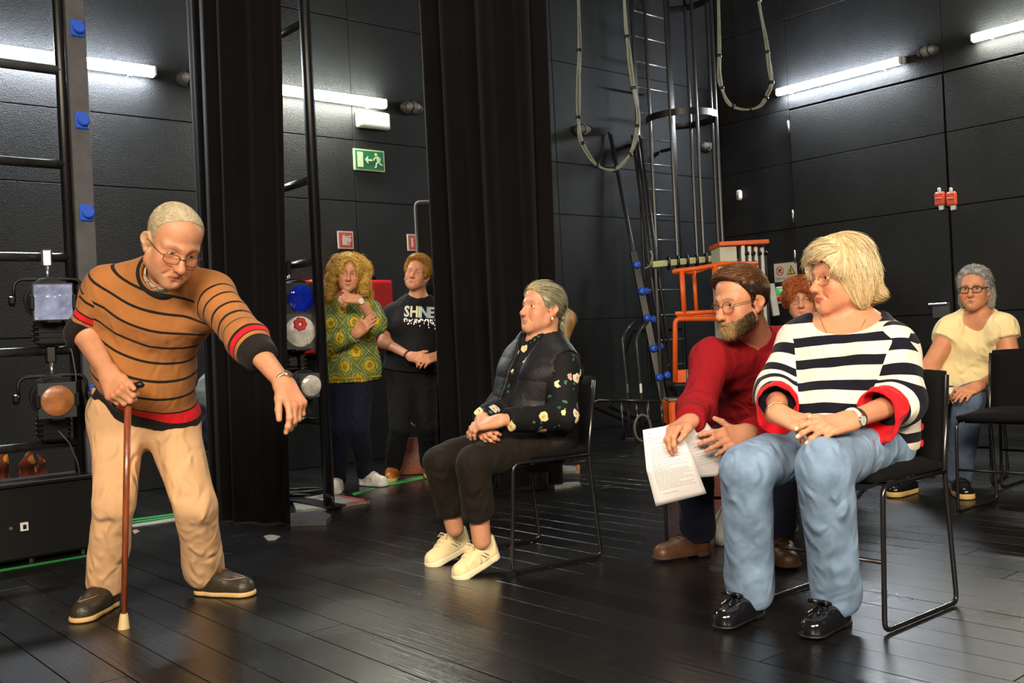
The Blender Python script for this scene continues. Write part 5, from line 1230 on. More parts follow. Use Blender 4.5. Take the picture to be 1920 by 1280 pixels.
    G().tube([nc - s.loc + nn * .004 + .088 * (math.cos(a) * nv(np.cross(nn, (0, 1, 0))) + math.sin(a) * nv(np.cross(nn, nv(np.cross(nn, (0, 1, 0)))))) for a in np.linspace(0, 6.2832, 41)[:-1]], .0105, 8, True).build('neck_rib', cloth('dark_rib', DK), sw, True)
    for f_, c_, e_ in ((fa0, cR, eR),): pass
    M_SH = cloth('checked_shirt', lin((235, 222, 190)), .7, .1); nt = M_SH.node_tree; br = nt.nodes.new('ShaderNodeTexBrick'); br.offset = 0; br.inputs['Scale'].default_value = 1; br.inputs['Mortar Size'].default_value = .0018; br.inputs['Brick Width'].default_value = .022; br.inputs['Row Height'].default_value = .024
    br.inputs['Color1'].default_value = br.inputs['Color2'].default_value = (*lin((235, 222, 190)), 1); br.inputs['Mortar'].default_value = (*lin((120, 125, 140)), 1); tc = next(n for n in nt.nodes if n.bl_idname == 'ShaderNodeTexCoord'); mp = nt.nodes.new('ShaderNodeMapping'); mp.inputs['Rotation'].default_value = (1.2, .2, .3); nt.links.new(tc.outputs['Object'], mp.inputs[0]); nt.links.new(mp.outputs[0], br.inputs['Vector']); nt.links.new(br.outputs[0], next(n for n in nt.nodes if n.bl_idname == 'ShaderNodeMix').inputs[6])
    col = SUB(cone(nc - nn * .03, nc + nn * .028, .078, .066), cone(nc - nn * .2, nc + nn * .2, .066, .060), .002); col = SUB(col, cone(nc + nv((hf[0], hf[1], 0)) * .07 + nn * .05, nc + nv((hf[0], hf[1], 0)) * .07 - nn * .012, .022, .004), .004)
    col = INT(col, plane(nc + nn * .03, nn)); s.part('shirt_collar', col, *bbox([nc], .12), .0038, M_SH)
    tr, _ = trousers(s, 'trousers', pel, hL, hR, kL, kR, aL, aR, fr, (.103, .074, .079), cloth('beige_twill', lin((214, 172, 128)), .8, .15, .15, 500), (.035, .02), .05,
        ADD(wrinkle(.018, 9, (P_((0, 0, 1)), .5), 11, [kL, kR, (hL + hR) / 2 + P_((0, 0, -.06)), aL + P_((0, 0, .06)), aR + P_((0, 0, .06))], .16, .40), wrinkle(.004, 20, None, 14)), hipw=.17)
    ML, MS = leather('dark_olive_leather', (.030, .024, .014), .42), mat('pale_sole', lin((205, 170, 115)), .6)
    for ob, P in shoes(s, (heR, heL), (dR, dL), length=.285, width=.108, kind='deck', mu=ML, ms=MS, top=.082):
        laces(P, leather('brown_lace', (.16, .06, .02)), ob, .285, 2, .074, False); G().tube([drop(P, .285 * (.86 - .26 * abs(a_) ** 1.6), .036 * a_, .0004) for a_ in np.linspace(-1, 1, 15)], .0018, 5).build('seam', mat('tan_stitch', (.35, .22, .10), .6), ob, True)
    # watch on his left wrist
    gold = mat('steel_gold', (.55, .46, .28), .3, .9); d = nv(wL - eL); c = wL - d * .012; bd = s.band('watch', c, d, .034, .0068, gold, .86, (.50, -.35, .75))
    n_ = nv(P_((.78, -.45, .35)) - d * np.dot((.78, -.45, .35), d)); G().lathe([(.014, 0), (.0165, .004), (.015, .009), (.001, .010)], 16, c + n_ * .030 - s.loc, n_).build('watch_case', gold, bd, 'auto')
    s.finish()
    # the stick, a thing of its own
    tip = onz(232, 1178); top = wR + Rr @ P_((.088, .012, -.038)) * 1.1; dd = nv(top - tip)
    st = thing('walking_stick', 'brown wooden walking stick with a black handle held by the stooping man', 'walking stick', tip)
    G().tube([dd * .03, dd * np.linalg.norm(top - tip)], [.0105, .0125], 12).build('shaft', mat('reddish_wood', (.23, .055, .02), .3, 0, .15, 30, .3, 12, stretch=(6, 6, .6), coat=.3), st, True)
    G().lathe([(.021, 0), (.020, .008), (.0145, .05), (.0125, .056)], 14, (0, 0, 0), dd).build('rubber_tip', mat('beige_rubber', lin((205, 180, 130)), .7), st, 'auto')
    T = top - tip; ax = nv(Rr @ P_((.10, 1, .0))); G().tube([T - ax * .065 - dd * .004, T - ax * .03 + dd * .006, T + dd * .008, T + ax * .035 + dd * .006, T + ax * .062 - dd * .004, T + ax * .075 - dd * .016], [.012, .0145, .0155, .014, .0125, .009], 10).build('handle', mat('black_handle', (.01, .01, .011), .25), st, True)
    return s
# ================================================================== 2. the seated woman with a ponytail
def flower_shirt(): return floral_mat('black_floral_shirt', (.005, .005, .006), 15, [(.72, .62, .48), (.70, .66, .40), (.62, .30, .22), (.66, .62, .62), (.70, .60, .30)], .33, (.02, .09, .065))
M_BLKC = cloth('black_cloth', (.010, .010, .011), .8, .06)
def woman_ponytail():
    pel = at(1008, 812, 4.44); nk = at(1017, 643, 4.42); sL = at(1054, 686, 4.30); sR = at(974, 680, 4.52); eL = at(1056, 782, 4.20); wL = at(938, 788, 4.03); eR = at(938, 765, 4.42); wR = at(902, 786, 4.16)
    fr = nv((-.72, -.68, 0)); lf = nv((-.84, -.54, 0)); side = P_((.54, -.84, 0)); hL = pel + side * .09 + P_((0, 0, -.02)); hR = pel - side * .09 + P_((0, 0, -.02))
    kL = at(886, 866, 4.05); kR = at(824, 866, 4.30); heL = onz(938, 1066); heR = onz(884, 1044); dL = P_((-.80, -.60, 0)); dR = P_((-.80, -.60, 0))
    aL = at(903, 1012, 4.13); aR = at(853, 990, 4.33)
    s = Person('seated woman with grey blond ponytail in a black vest and floral shirt', (pel[0], pel[1], 0), SK * P_((1.08, 1.06, 1.02)))
    hd = at(1015, 578, 4.40); hf = nv((-.80, -.58, .14)); tf = torso(pel, nk, sL, sR, hL, hR, fr, (.165, .16, .16), .72, (.07, .13, .28), (.07, .075, .07))
    nf_ = nv((hf[0], hf[1], 0)); neck = [cone(hd + P_((.02, .02, -.06)), nk + P_((0, 0, .0)), .054, .056), INT(OFF(tf, -.004), ball(nk, .13))]
    s.head(hd, hf, (.02, 0, 1), .95, dict(nose=.95, fat=.003, jaw=1.0, eye=.9, lip=(.46, .17, .13), lipw=.5, brow=(.22, .14, .08), browk=.75), neck, gaze=(-.85, -.5, .15))
    HC = hairline(HL_Z, P_(HL_Y) + P_([0, 0, 0, -.008, .004, .012, .014, .010, 0])); f = INT(OFF(CRAN, .008), HC, .004); f = INT(f, lambda P: -(P[:, 2] + .07 - .5 * (P[:, 1] + .09)))
    f = U(f, (U(cone((0, -.112, -.002), (.0, -.150, -.035), .024, .032), (cone((0, -.150, -.035), (0, -.148, -.125), .034, .014), .03)), .012))
    tail = P_((0, -.115, 0)); 
    def flow(L, N): D = tail - L; tl = (L[:, 1] < -.112) | (L[:, 2] < -.06); D[tl] = P_((0, -.25, -1)); return D
    def bc(L, C): C = mixc(C, lin((150, 105, 45)), sm(-.12, -.145, L[:, 1]) * sm(.02, -.03, L[:, 2]) * .8); return mixc(C, lin((205, 180, 110)), sm(.05, .085, L[:, 1]) * .6)
    s.hair(f, .0032, (lin((98, 92, 72)), lin((186, 182, 150))), 6000, flow, .10, 9, .0006, .0012, 1.0, .002, .012, 2, .004, 60, basec=bc)
    G().tube([s.w((0, -.112 + .004 * math.sin(a * 2), .0)) + s.hR @ P_((.026 * math.cos(a), 0, .026 * math.sin(a))) - s.loc for a in np.linspace(0, 6.283, 17)[:-1]], .004, 6, True).build('hair_tie', M_BLACK, s.root, True)
    G().tube([s.w(p) - s.loc for p in ((-.078, -.075, .035), (-.076, -.082, .02), (-.072, -.090, .008))], .0025, 6).build('hair_clip', M_BLACK, s.root, True)
    G().lathe([(.001, -.008), (.0055, -.003), (.005, .004), (.001, .008)], 10, s.w((-.083, -.004, -.050)) - s.loc).build('earring', mat('pearl', (.8, .72, .66), .25), s.root, True)
    s.hand(wL, nv(at(893, 795, 4.06) - wL), (-.45, -.35, .9), eL, False, .98, frad=(.026, .036), curl=((.35, .5, .3), (.4, .5, .3), (.45, .55, .3), (.5, .6, .3)), spread=.02, thumb=(.35, .5, .3), upto=.3)
    s.hand(wR, nv(at(905, 808, 4.05) - wR), (-.75, -.35, .55), eR, True, .98, frad=(.026, .036), curl=((.7, .8, .5),) * 4, spread=.02, thumb=(.3, .4, .3), upto=.3)
    s.skin_piece(OFF(tf, -.02), *bbox([pel, nk, sL, sR], .16), .012); s.limb(hR, kR, aR, (.07, .05, .040), .0075); s.limb(hL, kL, aL, (.07, .05, .040), .0075); s.limb(sL, eL, wL, (.045, .04, .026), .01); s.limb(sR, eR, wR, (.045, .04, .026), .01)
    up = nv(nk - pel); ft = OFF(tf, .008); cl = wL + (eL - wL) * .10; cr = wR + (eR - wR) * .08; a0 = cut_end(sleeve(sL, eL, cl + (wL - eL) * .1, (.068, .062, .046)), cl, wL - eL); a1 = cut_end(sleeve(sR, eR, cr + (wR - eR) * .1, (.068, .062, .046)), cr, wR - eR)
    sh = lambda P: smin(INT(ft, plane(pel - up * .08, -up))(P), np.minimum(a0(P), a1(P)), .03)
    nc = nk + P_((.0, 0, -.022)); nd = nv(hd - nk + P_((0, 0, .02))); vneck = U(cone(nc - nd * .02, nc + nd * .12, .060, .075), cone(nc + nf_ * .045 + nd * .07, nc + nf_ * .10 - nd * .050, .036, .010))
    sh = SUB(sh, vneck, .004); FS = flower_shirt(); wr = ADD(wrinkle(.018, 9, None, 21, [eL, eR, sL - up * .1], .13, .35), wrinkle(.004, 24, None, 22))
    o = s.part('floral_shirt', sh, *bbox([pel, nk, sL, sR, eL, eR, wL, wR], .2), .0068, FS, wr)
    cb = SUB(cone(nc - nd * .01, nc + nd * .045, .074, .070), cone(nc - nd * .2, nc + nd * .2, .062, .060), .002); cb = SUB(cb, cone(nc + nf_ * .07 + nd * .1, nc + nf_ * .10 - nd * .03, .045, .012), .003); s.part('shirt_collar', cb, *bbox([nc], .13), .0042, FS, parent=o)
    # vest: open in front, sleeveless, quilted
    fv = OFF(tf, .019); hem = pel - up * .075; vs = INT(fv, plane(hem, -up), .006); vs = INT(vs, OFF(tf, .010 + 1) if False else (lambda P: -(tf(P) + .015)), .002)
    sd = nv(np.cross(fr, up)); opn = lambda P: np.maximum(np.abs((P - A3(nc)) @ A3(sd)) - (.032 + .30 * np.clip((A3(nc) - P) @ A3(up) * -1 + .05, 0, .1)) , -((P - A3(pel)) @ A3(fr) - .02))
    vs = SUB(vs, opn, .006); 
    for S_, E_ in ((sL, eL), (sR, eR)): vs = SUB(vs, cone(S_ + nv(S_ - nk) * .03 + up * .01, S_ + nv(S_ - nk) * .03 - up * .13, .075, .085), .006)
    vs = SUB(vs, cone(nc - nd * .0, nc + nd * .2, .078, .10), .006)
    q = lambda V: .004 * np.abs(np.sin((V - pel) @ up * 38)) ** .5 - .003
    v = s.part('quilted_vest', vs, *bbox([pel, nk, sL, sR], .24), .0062, mat('black_nylon', (.0045, .0045, .005), .55, 0, .2, 90, .2, 10, spec=.3), ADD(q, wrinkle(.006, 16, None, 25)), smooth=4)
    cv = SUB(cone(nc - nd * .012 - nf_ * .01, nc + nd * .035 - nf_ * .012, .092, .086), cone(nc - nd * .2, nc + nd * .2, .078, .076), .003); cv = SUB(cv, cone(nc + nf_ * .09 + nd * .1, nc + nf_ * .11 - nd * .05, .075, .03), .004); s.part('vest_collar', cv, *bbox([nc], .16), .0045, M_BLKC, parent=v)
    p = hL + P_((.03, 0, .06)) + side * .10; G().box(tuple(p - s.loc), (.008, .006, .03), bev=.002).build('zip_pull', M_STEEL, v)
    trousers(s, 'trousers', pel, hL, hR, kL, kR, aL, aR, lf, (.096, .072, .066), cloth('brown_black_twill', lin((30, 24, 19)), .8, .10), (-.105, -.06), .06, ADD(wrinkle(.020, 7, None, 31, [kL, kR, hL, hR], .14, .35), wrinkle(.004, 20, None, 33)), hipw=.16, upn=up)
    MU, MS = cloth('cream_mesh', lin((240, 222, 172)), .7, .1, .35, 500), mat('cream_sole', lin((236, 226, 190)), .5); MG = mat('silver_trim', (.45, .46, .48), .25, .8)
    for ob, P in shoes(s, (heL, heR), (dL, dR), (.30, .26), length=.25, width=.094, kind='trainer', mu=MU, ms=MS, top=.09):
        laces(P, mat('cream_lace', lin((235, 215, 165)), .7), ob, .25, 4, .090)
        for sg in (-1, 1):
            for k in (0, 1): A = s.loc; G().tube([s.onto(P.u, P(.10 + .018 * k, sg * .055, .072) + A, nv(P(0, -sg, 0) - P(0, 0, 0)), 20) - A, s.onto(P.u, P(.075 + .018 * k, sg * .055, .045) + A, nv(P(0, -sg, 0) - P(0, 0, 0)), 20) - A], .0022, 5).build('side_stripe', MG, ob, True)
    s.finish(); return s
# ================================================================== 3. the man in the red sweater
def man_in_red():
    pel = at(1428, 800, 4.52); nk = at(1426, 652, 4.12); sR = at(1336, 672, 3.98); sL = at(1482, 650, 4.10); eR = at(1308, 770, 3.86); wR = at(1292, 790, 3.66); eL = at(1448, 800, 3.92); wL = at(1402, 812, 3.70)
    fr = nv((-.42, -.86, -.25)); lf = nv((-.45, -.89, 0)); side = P_((.89, -.45, 0)); hL = pel + side * .10 + P_((0, 0, -.02)); hR = pel - side * .10 + P_((0, 0, -.02))
    kR = at(1302, 862, 4.16); kL = at(1452, 868, 3.98); heR = onz(1332, 1038); heL = onz(1458, 1042); dR = P_((-.93, -.36, 0)); dL = P_((-.1, -1, 0)); aR = heR + nv(dR) * .06 + P_((0, 0, .10)); aL = heL + nv(dL) * .05 + P_((0, 0, .10))
    s = Person('bearded man in a red sweater leaning forward with papers in hand', (pel[0], pel[1], 0), SK * P_((1.04, .98, .92)))
    hd = at(1388, 566, 3.92); hf = nv((-.84, -.50, -.16)); tf = torso(pel, nk, sL, sR, hL, hR, fr, (.165, .165, .18), .74, (.08, .15, .30))
    neck = [cone(hd + P_((.03, .03, -.055)), nk + P_((0, 0, 0)), .062, .066), INT(OFF(tf, -.002), ball(nk, .14))]
    s.head(hd, hf, (-.02, 0, 1), 1.10, dict(nose=1.12, jaw=1.06, eye=.85, lip=(.36, .13, .10), lipw=.4, brow=(.09, .05, .03), browk=.8), neck, gaze=(-.88, -.44, -.05))
    HC = hairline(HL_Z, P_([-.06, -.05, -.03, .006, .012, .034, .054, .078, .115])); f = U(OFF(CRAN, .010), (ell((0, .005, .085), (.068, .085, .045)), .03)); f = INT(f, HC, .006); f = INT(f, lambda P: -(P[:, 2] + .085 - .3 * (P[:, 1] + .09)))
    for sg in (-1, 1): f = SUB(f, ell((sg * .082, -.012, -.014), (.016, .022, .038)), .004)
    def flow(L, N): top = sm(.055, .08, L[:, 2]); return np.stack([np.sign(L[:, 0] + .03) * .3 + top * .8, -.5 + top * 1.1, -.9 + top * .8], 1)
    def bc(L, C): C = mixc(C, lin((110, 72, 40)), sm(.05, .095, L[:, 2]) * .7); C = mixc(C, lin((150, 120, 70)), sm(-.05, -.1, L[:, 1]) * sm(.0, .06, L[:, 2]) * .5); return mixc(C, lin((120, 110, 100)), np.exp(-((L[:, 2] - .055 - .2 * (L[:, 1])) / .008) ** 2) * sm(-.02, -.06, L[:, 1]) * .6)
    s.hair(f, .0032, (lin((26, 20, 16)), lin((66, 46, 32))), 6500, flow, .035, 5, .0006, .0, 1, .002, .006, 6, .005, 60, basec=bc)
    # beard: short moss over the jaw
    def band_(P): x, y, z = np.abs(P[:, 0]), P[:, 1], P[:, 2]; return np.maximum(np.maximum(z + .056 - .20 * np.maximum(0, .085 - y) - .5 * np.maximum(0, x - .050), -(z + .125)), .010 - y) * .8
    hs_, _ = head_sdf(dict(nose=1.12, jaw=1.06)); bf = INT(OFF(hs_, .0028), band_, .006)
    for sg in (-1, 1): bf = SUB(bf, ell((sg * .032, .070, -.040), (.018, .03, .018)), .006)
    bf = SUB(bf, ell((0, .10, -.072), (.019, .03, .0055)), .003); bf = SUB(bf, ell((0, .115, -.035), (.02, .03, .02)), .004); bf = INT(bf, lambda P: -(P[:, 2] + .135), .004)
    s.hair(bf, .0030, (lin((52, 38, 26)), lin((120, 92, 56))), 5000, lambda L, N: np.stack([L[:, 0] * 3, .15 * np.ones(len(L)), -np.ones(len(L))], 1), .012, 3, .0005, lift=.0012, fly=.006, seed=9, noise=.002, nscale=140, name='beard', basec=lambda L, C: mixc(mixc(C, lin((178, 150, 100)), sm(.07, .095, L[:, 1]) * .7), lin((30, 24, 20)), sm(.07, .03, L[:, 1]) * .7))
    s.glasses(mat('olive_wire', (.10, .09, .05), .3, .7), .0013, .0225, .0205, .098, -.006, 2.1)
    s.hand(wR, nv(at(1262, 803, 3.60) - wR), (-.55, -.35, .75), eR, True, 1.08, frad=(.029, .04), curl=((.55, .7, .4), (.65, .8, .4), (.8, .9, .5), (.9, .9, .5)), spread=.02, thumb=(.15, .35, .25), upto=.3)
    s.hand(wL, nv(at(1330, 826, 3.62) - wL), (.25, -.80, .55), eL, False, 1.08, frad=(.029, .04), curl=((.18, .25, .15), (.22, .3, .2), (.28, .3, .2), (.35, .35, .2)), spread=.10, thumb=(.95, -.1, .3), upto=.3)
    s.skin_piece(OFF(tf, -.02), *bbox([pel, nk, sL, sR], .16), .012); s.limb(hR, kR, aR, (.07, .05, .04), .012); s.limb(hL, kL, aL, (.07, .05, .04), .012); s.limb(sL, eL, wL, (.045, .04, .027), .01); s.limb(sR, eR, wR, (.045, .04, .027), .01)
    up = nv(nk - pel); ft = OFF(tf, .014); cl = wL + (eL - wL) * .14; cr = wR + (eR - wR) * .10; a0 = cut_end(sleeve(sL, eL, cl + (wL - eL) * .1, (.078, .068, .054)), cl, wL - eL); a1 = cut_end(sleeve(sR, eR, cr + (wR - eR) * .1, (.078, .072, .052)), cr, wR - eR)
    sw = lambda P: smin(INT(ft, plane(pel + P_((0, 0, -.03)), -up))(P), np.minimum(a0(P), a1(P)), .03)
    nc = nk + P_((-.005, -.01, .0)); nd = nv(hd - nk + P_((.03, .05, 0))); nf_ = nv((hf[0] * .6 + fr[0] * .4, hf[1] * .6 + fr[1] * .4, 0)); sw = SUB(sw, U(cone(nc - nd * .01, nc + nd * .14, .066, .085), cone(nc + nf_ * .05 + nd * .08, nc + nf_ * .105 - nd * .035, .035, .006)), .005)
    RC = cloth('red_knit', lin((140, 22, 30)), .95, .0, .3, 500); v = s.part('red_sweater', sw, *bbox([pel, nk, sL, sR, eL, eR, wL, wR], .22), .0072, RC, ADD(wrinkle(.028, 7, None, 41, [eL, eR, pel + up * .2 + fr * .1, sR - up * .1], .15, .4), wrinkle(.005, 20, None, 43)))
    cb = SUB(cone(nc - nd * .005, nc + nd * .05, .080, .076), cone(nc - nd * .2, nc + nd * .2, .068, .068), .002); cb = SUB(cb, cone(nc + nf_ * .08 + nd * .1, nc + nf_ * .12 - nd * .06, .05, .015), .003); s.part('collar', cb, *bbox([nc], .14), .004, RC, parent=v)
    p = s.onto(lambda P: ft(P), at(1411, 690, 3.5), (0, 1, 0), 60); G().box(tuple(p - s.loc), (.010, .003, .022), rot=Matrix.Rotation(.4, 3, 'Y')).build('chest_emblem', mat('pale_thread', lin((225, 165, 140)), .6), v)
    trousers(s, 'navy_trousers', pel, hL, hR, kL, kR, aL, aR, lf, (.098, .080, .074), cloth('navy_denim', lin((30, 32, 52)), .85, .2, .2, 600), (.02, .02), .05, ADD(wrinkle(.024, 8, None, 46, [kL, kR, aL, aR], .14, .4), wrinkle(.004, 20, None, 48)), hipw=.165, upn=up)
    ML, MS = leather('brown_boot_leather', (.105, .048, .020), .40), mat('dark_sole', (.05, .03, .02), .7)
    for ob, P in shoes(s, (heR, heL), (dR, dL), length=.285, width=.104, kind='boot', mu=ML, ms=MS, top=.105): laces(P, leather('dark_lace', (.03, .015, .01)), ob, .285, 3, .098, False)
    s.finish()
    # papers held in his hands
    M_PAPER = mat('printed_paper', lin((226, 222, 222)), .75); INK = mat('print_ink', (.18, .18, .19), .8)
    def sheet(name, label, grid, Zs, lines=None, thick=.0009):
        """curved sheet from a grid of pixel corners with their distances"""
        n, m_ = len(grid), len(grid[0]); N = 8; V = [];
        Pw = [[at(x, y, z) for x, y, z in row] for row in grid]
        def ev(u, v):
            a = u * (n - 1); i = min(int(a), n - 2); fu = a - i; b = v * (m_ - 1); j = min(int(b), m_ - 2); fv = b - j
            return (Pw[i][j] * (1 - fu) + Pw[i + 1][j] * fu) * (1 - fv) + (Pw[i][j + 1] * (1 - fu) + Pw[i + 1][j + 1] * fu) * fv
        nu, nvv = 16, 8; P = P_([[ev(i / nu, j / nvv) for j in range(nvv + 1)] for i in range(nu + 1)]); c = P.mean((0, 1)); nr = nv(np.cross(P[-1, 0] - P[0, 0], P[0, -1] - P[0, 0])); nr = nr if nr[1] < 0 else -nr
        t = thing(name, label, 'paper', c, 0, 'papers held by the man in red'); g = G(); W_ = nvv + 1; B = (nu + 1) * W_
        g.v = [tuple(p - c) for p in P.reshape(-1, 3)] + [tuple(p - c - nr * thick) for p in P.reshape(-1, 3)]
        for i in range(nu):
            for j in range(nvv): a = i * W_ + j; g.f.append((a, a + 1, a + W_ + 1, a + W_)); g.f.append((B + a, B + a + W_, B + a + W_ + 1, B + a + 1))
        rim = [j for j in range(W_)] + [i * W_ + nvv for i in range(1, nu + 1)] + [nu * W_ + j for j in range(nvv - 1, -1, -1)] + [i * W_ for i in range(nu - 1, 0, -1)]
        for k in range(len(rim)): a, b = rim[k], rim[(k + 1) % len(rim)]; g.f.append((a, b, B + b, B + a))
        g.build('sheet', M_PAPER, t, True); rr = random.Random(3)
        for u, v0, v1 in lines or []:
            g = G(); v = v0; q = []
            while v < v1:
                l = rr.uniform(.03, .09); e = min(v + l, v1)
                for a, b in ((v, e),): k = len(g.v); g.v += [tuple(ev(uu, vv) - c + nr * .0006) for uu, vv in ((u, a), (u, b), (u + .0045, b), (u + .0045, a))]; g.f.append((k, k + 1, k + 2, k + 3))
                v = e + .012
            g.build('text_line', INK, t)['kind'] = 'stuff'
    ln = [(.06, .12, .26), (.06, .58, .74), (.115, .12, .85), (.14, .12, .86), (.165, .12, .30), (.20, .25, .62)] + [(.25 + .026 * k, .13, [.88, .84, .9, .7, .86, .9, .6, .88, .82, .9, .5, .86][k % 12]) for k in range(22)] + [(.86, .2, .5)]
    sheet('printed_sheet', 'white printed sheet with a fold, held up in front by the man in red', [[(1205, 806, 3.60), (1272, 794, 3.62)], [(1212, 880, 3.57), (1302, 866, 3.58)], [(1230, 949, 3.62), (1325, 925, 3.60)]], None, ln)
    sheet('printed_sheet', 'pale sheet curling behind the front printed sheet, under the fingers of the man in red', [[(1270, 808, 3.64), (1322, 788, 3.70)], [(1292, 858, 3.66), (1362, 836, 3.74)], [(1312, 895, 3.70), (1348, 892, 3.74)]], None, [(.3 + .06 * k, .2, .8) for k in range(8)])
    return s
# ================================================================== 4. the woman in the striped jumper
def woman_striped():
    pel = at(1600, 812, 3.46); nk = at(1588, 606, 3.44); sL = at(1670, 650, 3.30); sR = at(1506, 640, 3.50); eL = at(1690, 752, 3.22); wL = at(1596, 787, 3.02); eR = at(1456, 738, 3.42); wR = at(1458, 774, 3.12)
    fr = nv((-.46, -.88, 0)); lf = nv((-.75, -.66, 0)); side = P_((.66, -.75, 0)); hL = pel + side * .10 + P_((0, 0, -.02)); hR = pel - side * .10 + P_((0, 0, -.02))
    kL = at(1546, 872, 2.98); kR = at(1400, 880, 3.16); toeR = onz(1342, 1184); toeL = onz(1508, 1202); dR = P_((-.72, -.69, 0)); dL = P_((-.72, -.69, 0)); heR = toeR - nv(dR) * .26; heL = toeL - nv(dL) * .26
    aL = heL + nv(dL) * .055 + P_((0, 0, .10)); aR = heR + nv(dR) * .055 + P_((0, 0, .10))
    s = Person('seated woman with blond bob in a navy and white striped jumper and jeans', (pel[0], pel[1], 0), SK * P_((1.12, 1.02, .96)))
    hd = at(1574, 519, 3.40); hf = nv((-.95, -.31, -.04)); tf = torso(pel, nk, sL, sR, hL, hR, fr, (.175, .175, .175), .76, (.085, .15, .26), (.085, .085, .075))
    neck = [cone(hd + P_((.025, .01, -.06)), nk + P_((0, 0, 0)), .056, .062), INT(OFF(tf, .002), ball(nk - P_((0, 0, .02)), .20))]
    s.head(hd, hf, (0, 0, 1), 1.0, dict(nose=1.02, fat=.004, jaw=.98, eye=.9, lip=(.50, .10, .08), lipw=.85, brow=(.40, .28, .17), browk=.4), neck, gaze=(-1, -.25, -.03))
    f = U(OFF(CRAN, .020), (ell((0, -.035, .095), (.072, .075, .045)), .04), (ell((0, .060, .082), (.058, .038, .034)), .03))
    for sg in (-1, 1): f = U(f, (ell((sg * .066, -.030, -.015), (.030, .052, .088)), .03), (ell((sg * .060, .045, .045), (.026, .040, .042)), .03))
    f = U(f, (ell((0, -.095, -.020), (.072, .040, .080)), .03), (ell((0, -.118, -.075), (.068, .036, .026)), .03))
    face = U(ell((0, .095, -.045), (.085, .098, .100)), (ell((0, .105, .012), (.070, .055, .048)), .02)); f = SUB(f, face, .008); f = INT(f, lambda P: -(P[:, 2] + .108 + .25 * np.minimum(P[:, 1] + .05, 0)), .01); f = SUB(f, ell((0, -.01, -.12), (.052, .075, .07)), .01)
    def bc(L, C): return mixc(C, lin((222, 190, 120)), sm(.03, -.06, L[:, 2]) * .35 + np.exp(-((L[:, 1] - .02) / .02) ** 2) * sm(.02, .08, L[:, 2]) * .4)
    def flow(L, N): D = np.stack([L[:, 0] * 5 + 1.2 * sm(.03, .07, L[:, 1]), (L[:, 1] - .02) * 5, -.35 - 1.0 * sm(.10, .02, L[:, 2])], 1); fl = sm(-.055, -.09, L[:, 2]) * sm(-.05, -.1, L[:, 1]); D[:, 1] -= fl * 2.0; D[:, 2] += fl * .7; return D
    s.hair(f, .0034, (lin((205, 178, 128)), lin((246, 232, 196))), 8000, flow, .085, 9, .0006, .0012, .8, .0025, .012, 12, .005, 40, basec=bc, root=lambda L: ~((L[:, 1] > .075) & (L[:, 2] < .075)))
    s.glasses(mat('gold_wire', (.65, .50, .22), .25, .9), .0010, .0225, .0175, .093, -.007, 2.6)
    nail = P_(lin((250, 214, 190)))
    s.hand(wL, nv(at(1492, 810, 2.96) - wL), (-.30, -.62, .72), eL, False, .98, frad=(.028, .042), curl=((.10, .25, .2), (.15, .3, .2), (.25, .4, .2), (.4, .5, .3)), spread=.07, thumb=(.55, -.05, .3), nail=nail, upto=.8)
    s.hand(wR, nv(at(1545, 812, 3.00) - wR), (.10, -.66, .75), eR, True, .98, frad=(.028, .042), curl=((.15, .35, .3), (.25, .4, .3), (.35, .5, .35), (.45, .55, .4)), spread=.09, thumb=(.6, -.15, .3), nail=nail, upto=.6)
    s.skin_piece(OFF(tf, -.02), *bbox([pel, nk, sL, sR], .16), .012); s.limb(hR, kR, aR, (.07, .05, .04), .010); s.limb(hL, kL, aL, (.07, .05, .04), .010); s.limb(sL, eL, wL, (.045, .04, .027), .01); s.limb(sR, eR, wR, (.045, .04, .027), .01)
    up = nv(nk - pel); ft = OFF(tf, .014); cl = eL + (wL - eL) * .34; cr = eR + (wR - eR) * .42
    a0 = cut_end(sleeve(sL, eL, cl + (wL - eL) * .1, (.082, .076, .057)), cl, wL - eL); a1 = cut_end(sleeve(sR, eR, cr + (wR - eR) * .1, (.080, .072, .056)), cr, wR - eR)
    fa = lambda P: np.minimum(a0(P), a1(P)); hem = pel + P_((0, 0, -.05)); sw = lambda P: smin(INT(ft, plane(hem, -up))(P), fa(P), .03)
    nc = nk + P_((-.02, -.035, .012)); nd = nv(hd - nk + P_((.10, .03, .0))); sx = nv(sL - sR); sw = SUB(sw, U(ell(nk + fr * .085 + P_((0, 0, .045)), (.125, .095, .088), np.stack([sx, fr, np.cross(sx, fr)], 1)), (ell(nk + P_((0, 0, .05)), (.125, .07, .055), np.stack([sx, fr, np.cross(sx, fr)], 1)), .02), (cone(nc - nd * .01, nc + nd * .14, .065, .09), .02)), .006)
    WH, NV, RDC = lin((236, 224, 208)), (.006, .007, .015), lin((226, 26, 38)); tor = [(0, NV), (.012, WH), (.048, NV)]; y = .075
    tor = [(0, WH), (.03, NV)]; y = .062
    while y < .62: tor += [(y, WH), (y + .047, NV)]; y += .082
    arm = [(0, RDC), (.095, NV), (.135, WH)]; y = .178
    while y < .60: arm += [(y, NV), (y + .040, WH)]; y += .088
    base = cloth_attrs(hem, nk, ft, [(sL, eL, cl), (sR, eR, cr)], fa)
    def at_(V): d = base(V); d['ut'] = d['ut'] - .35 * np.maximum(0, (V - pel) @ fr - .13) + .008 * fbm(V * 8, 3, 2); d['ua'] = d['ua'] + .008 * fbm(V * 9, 5, 2); return d
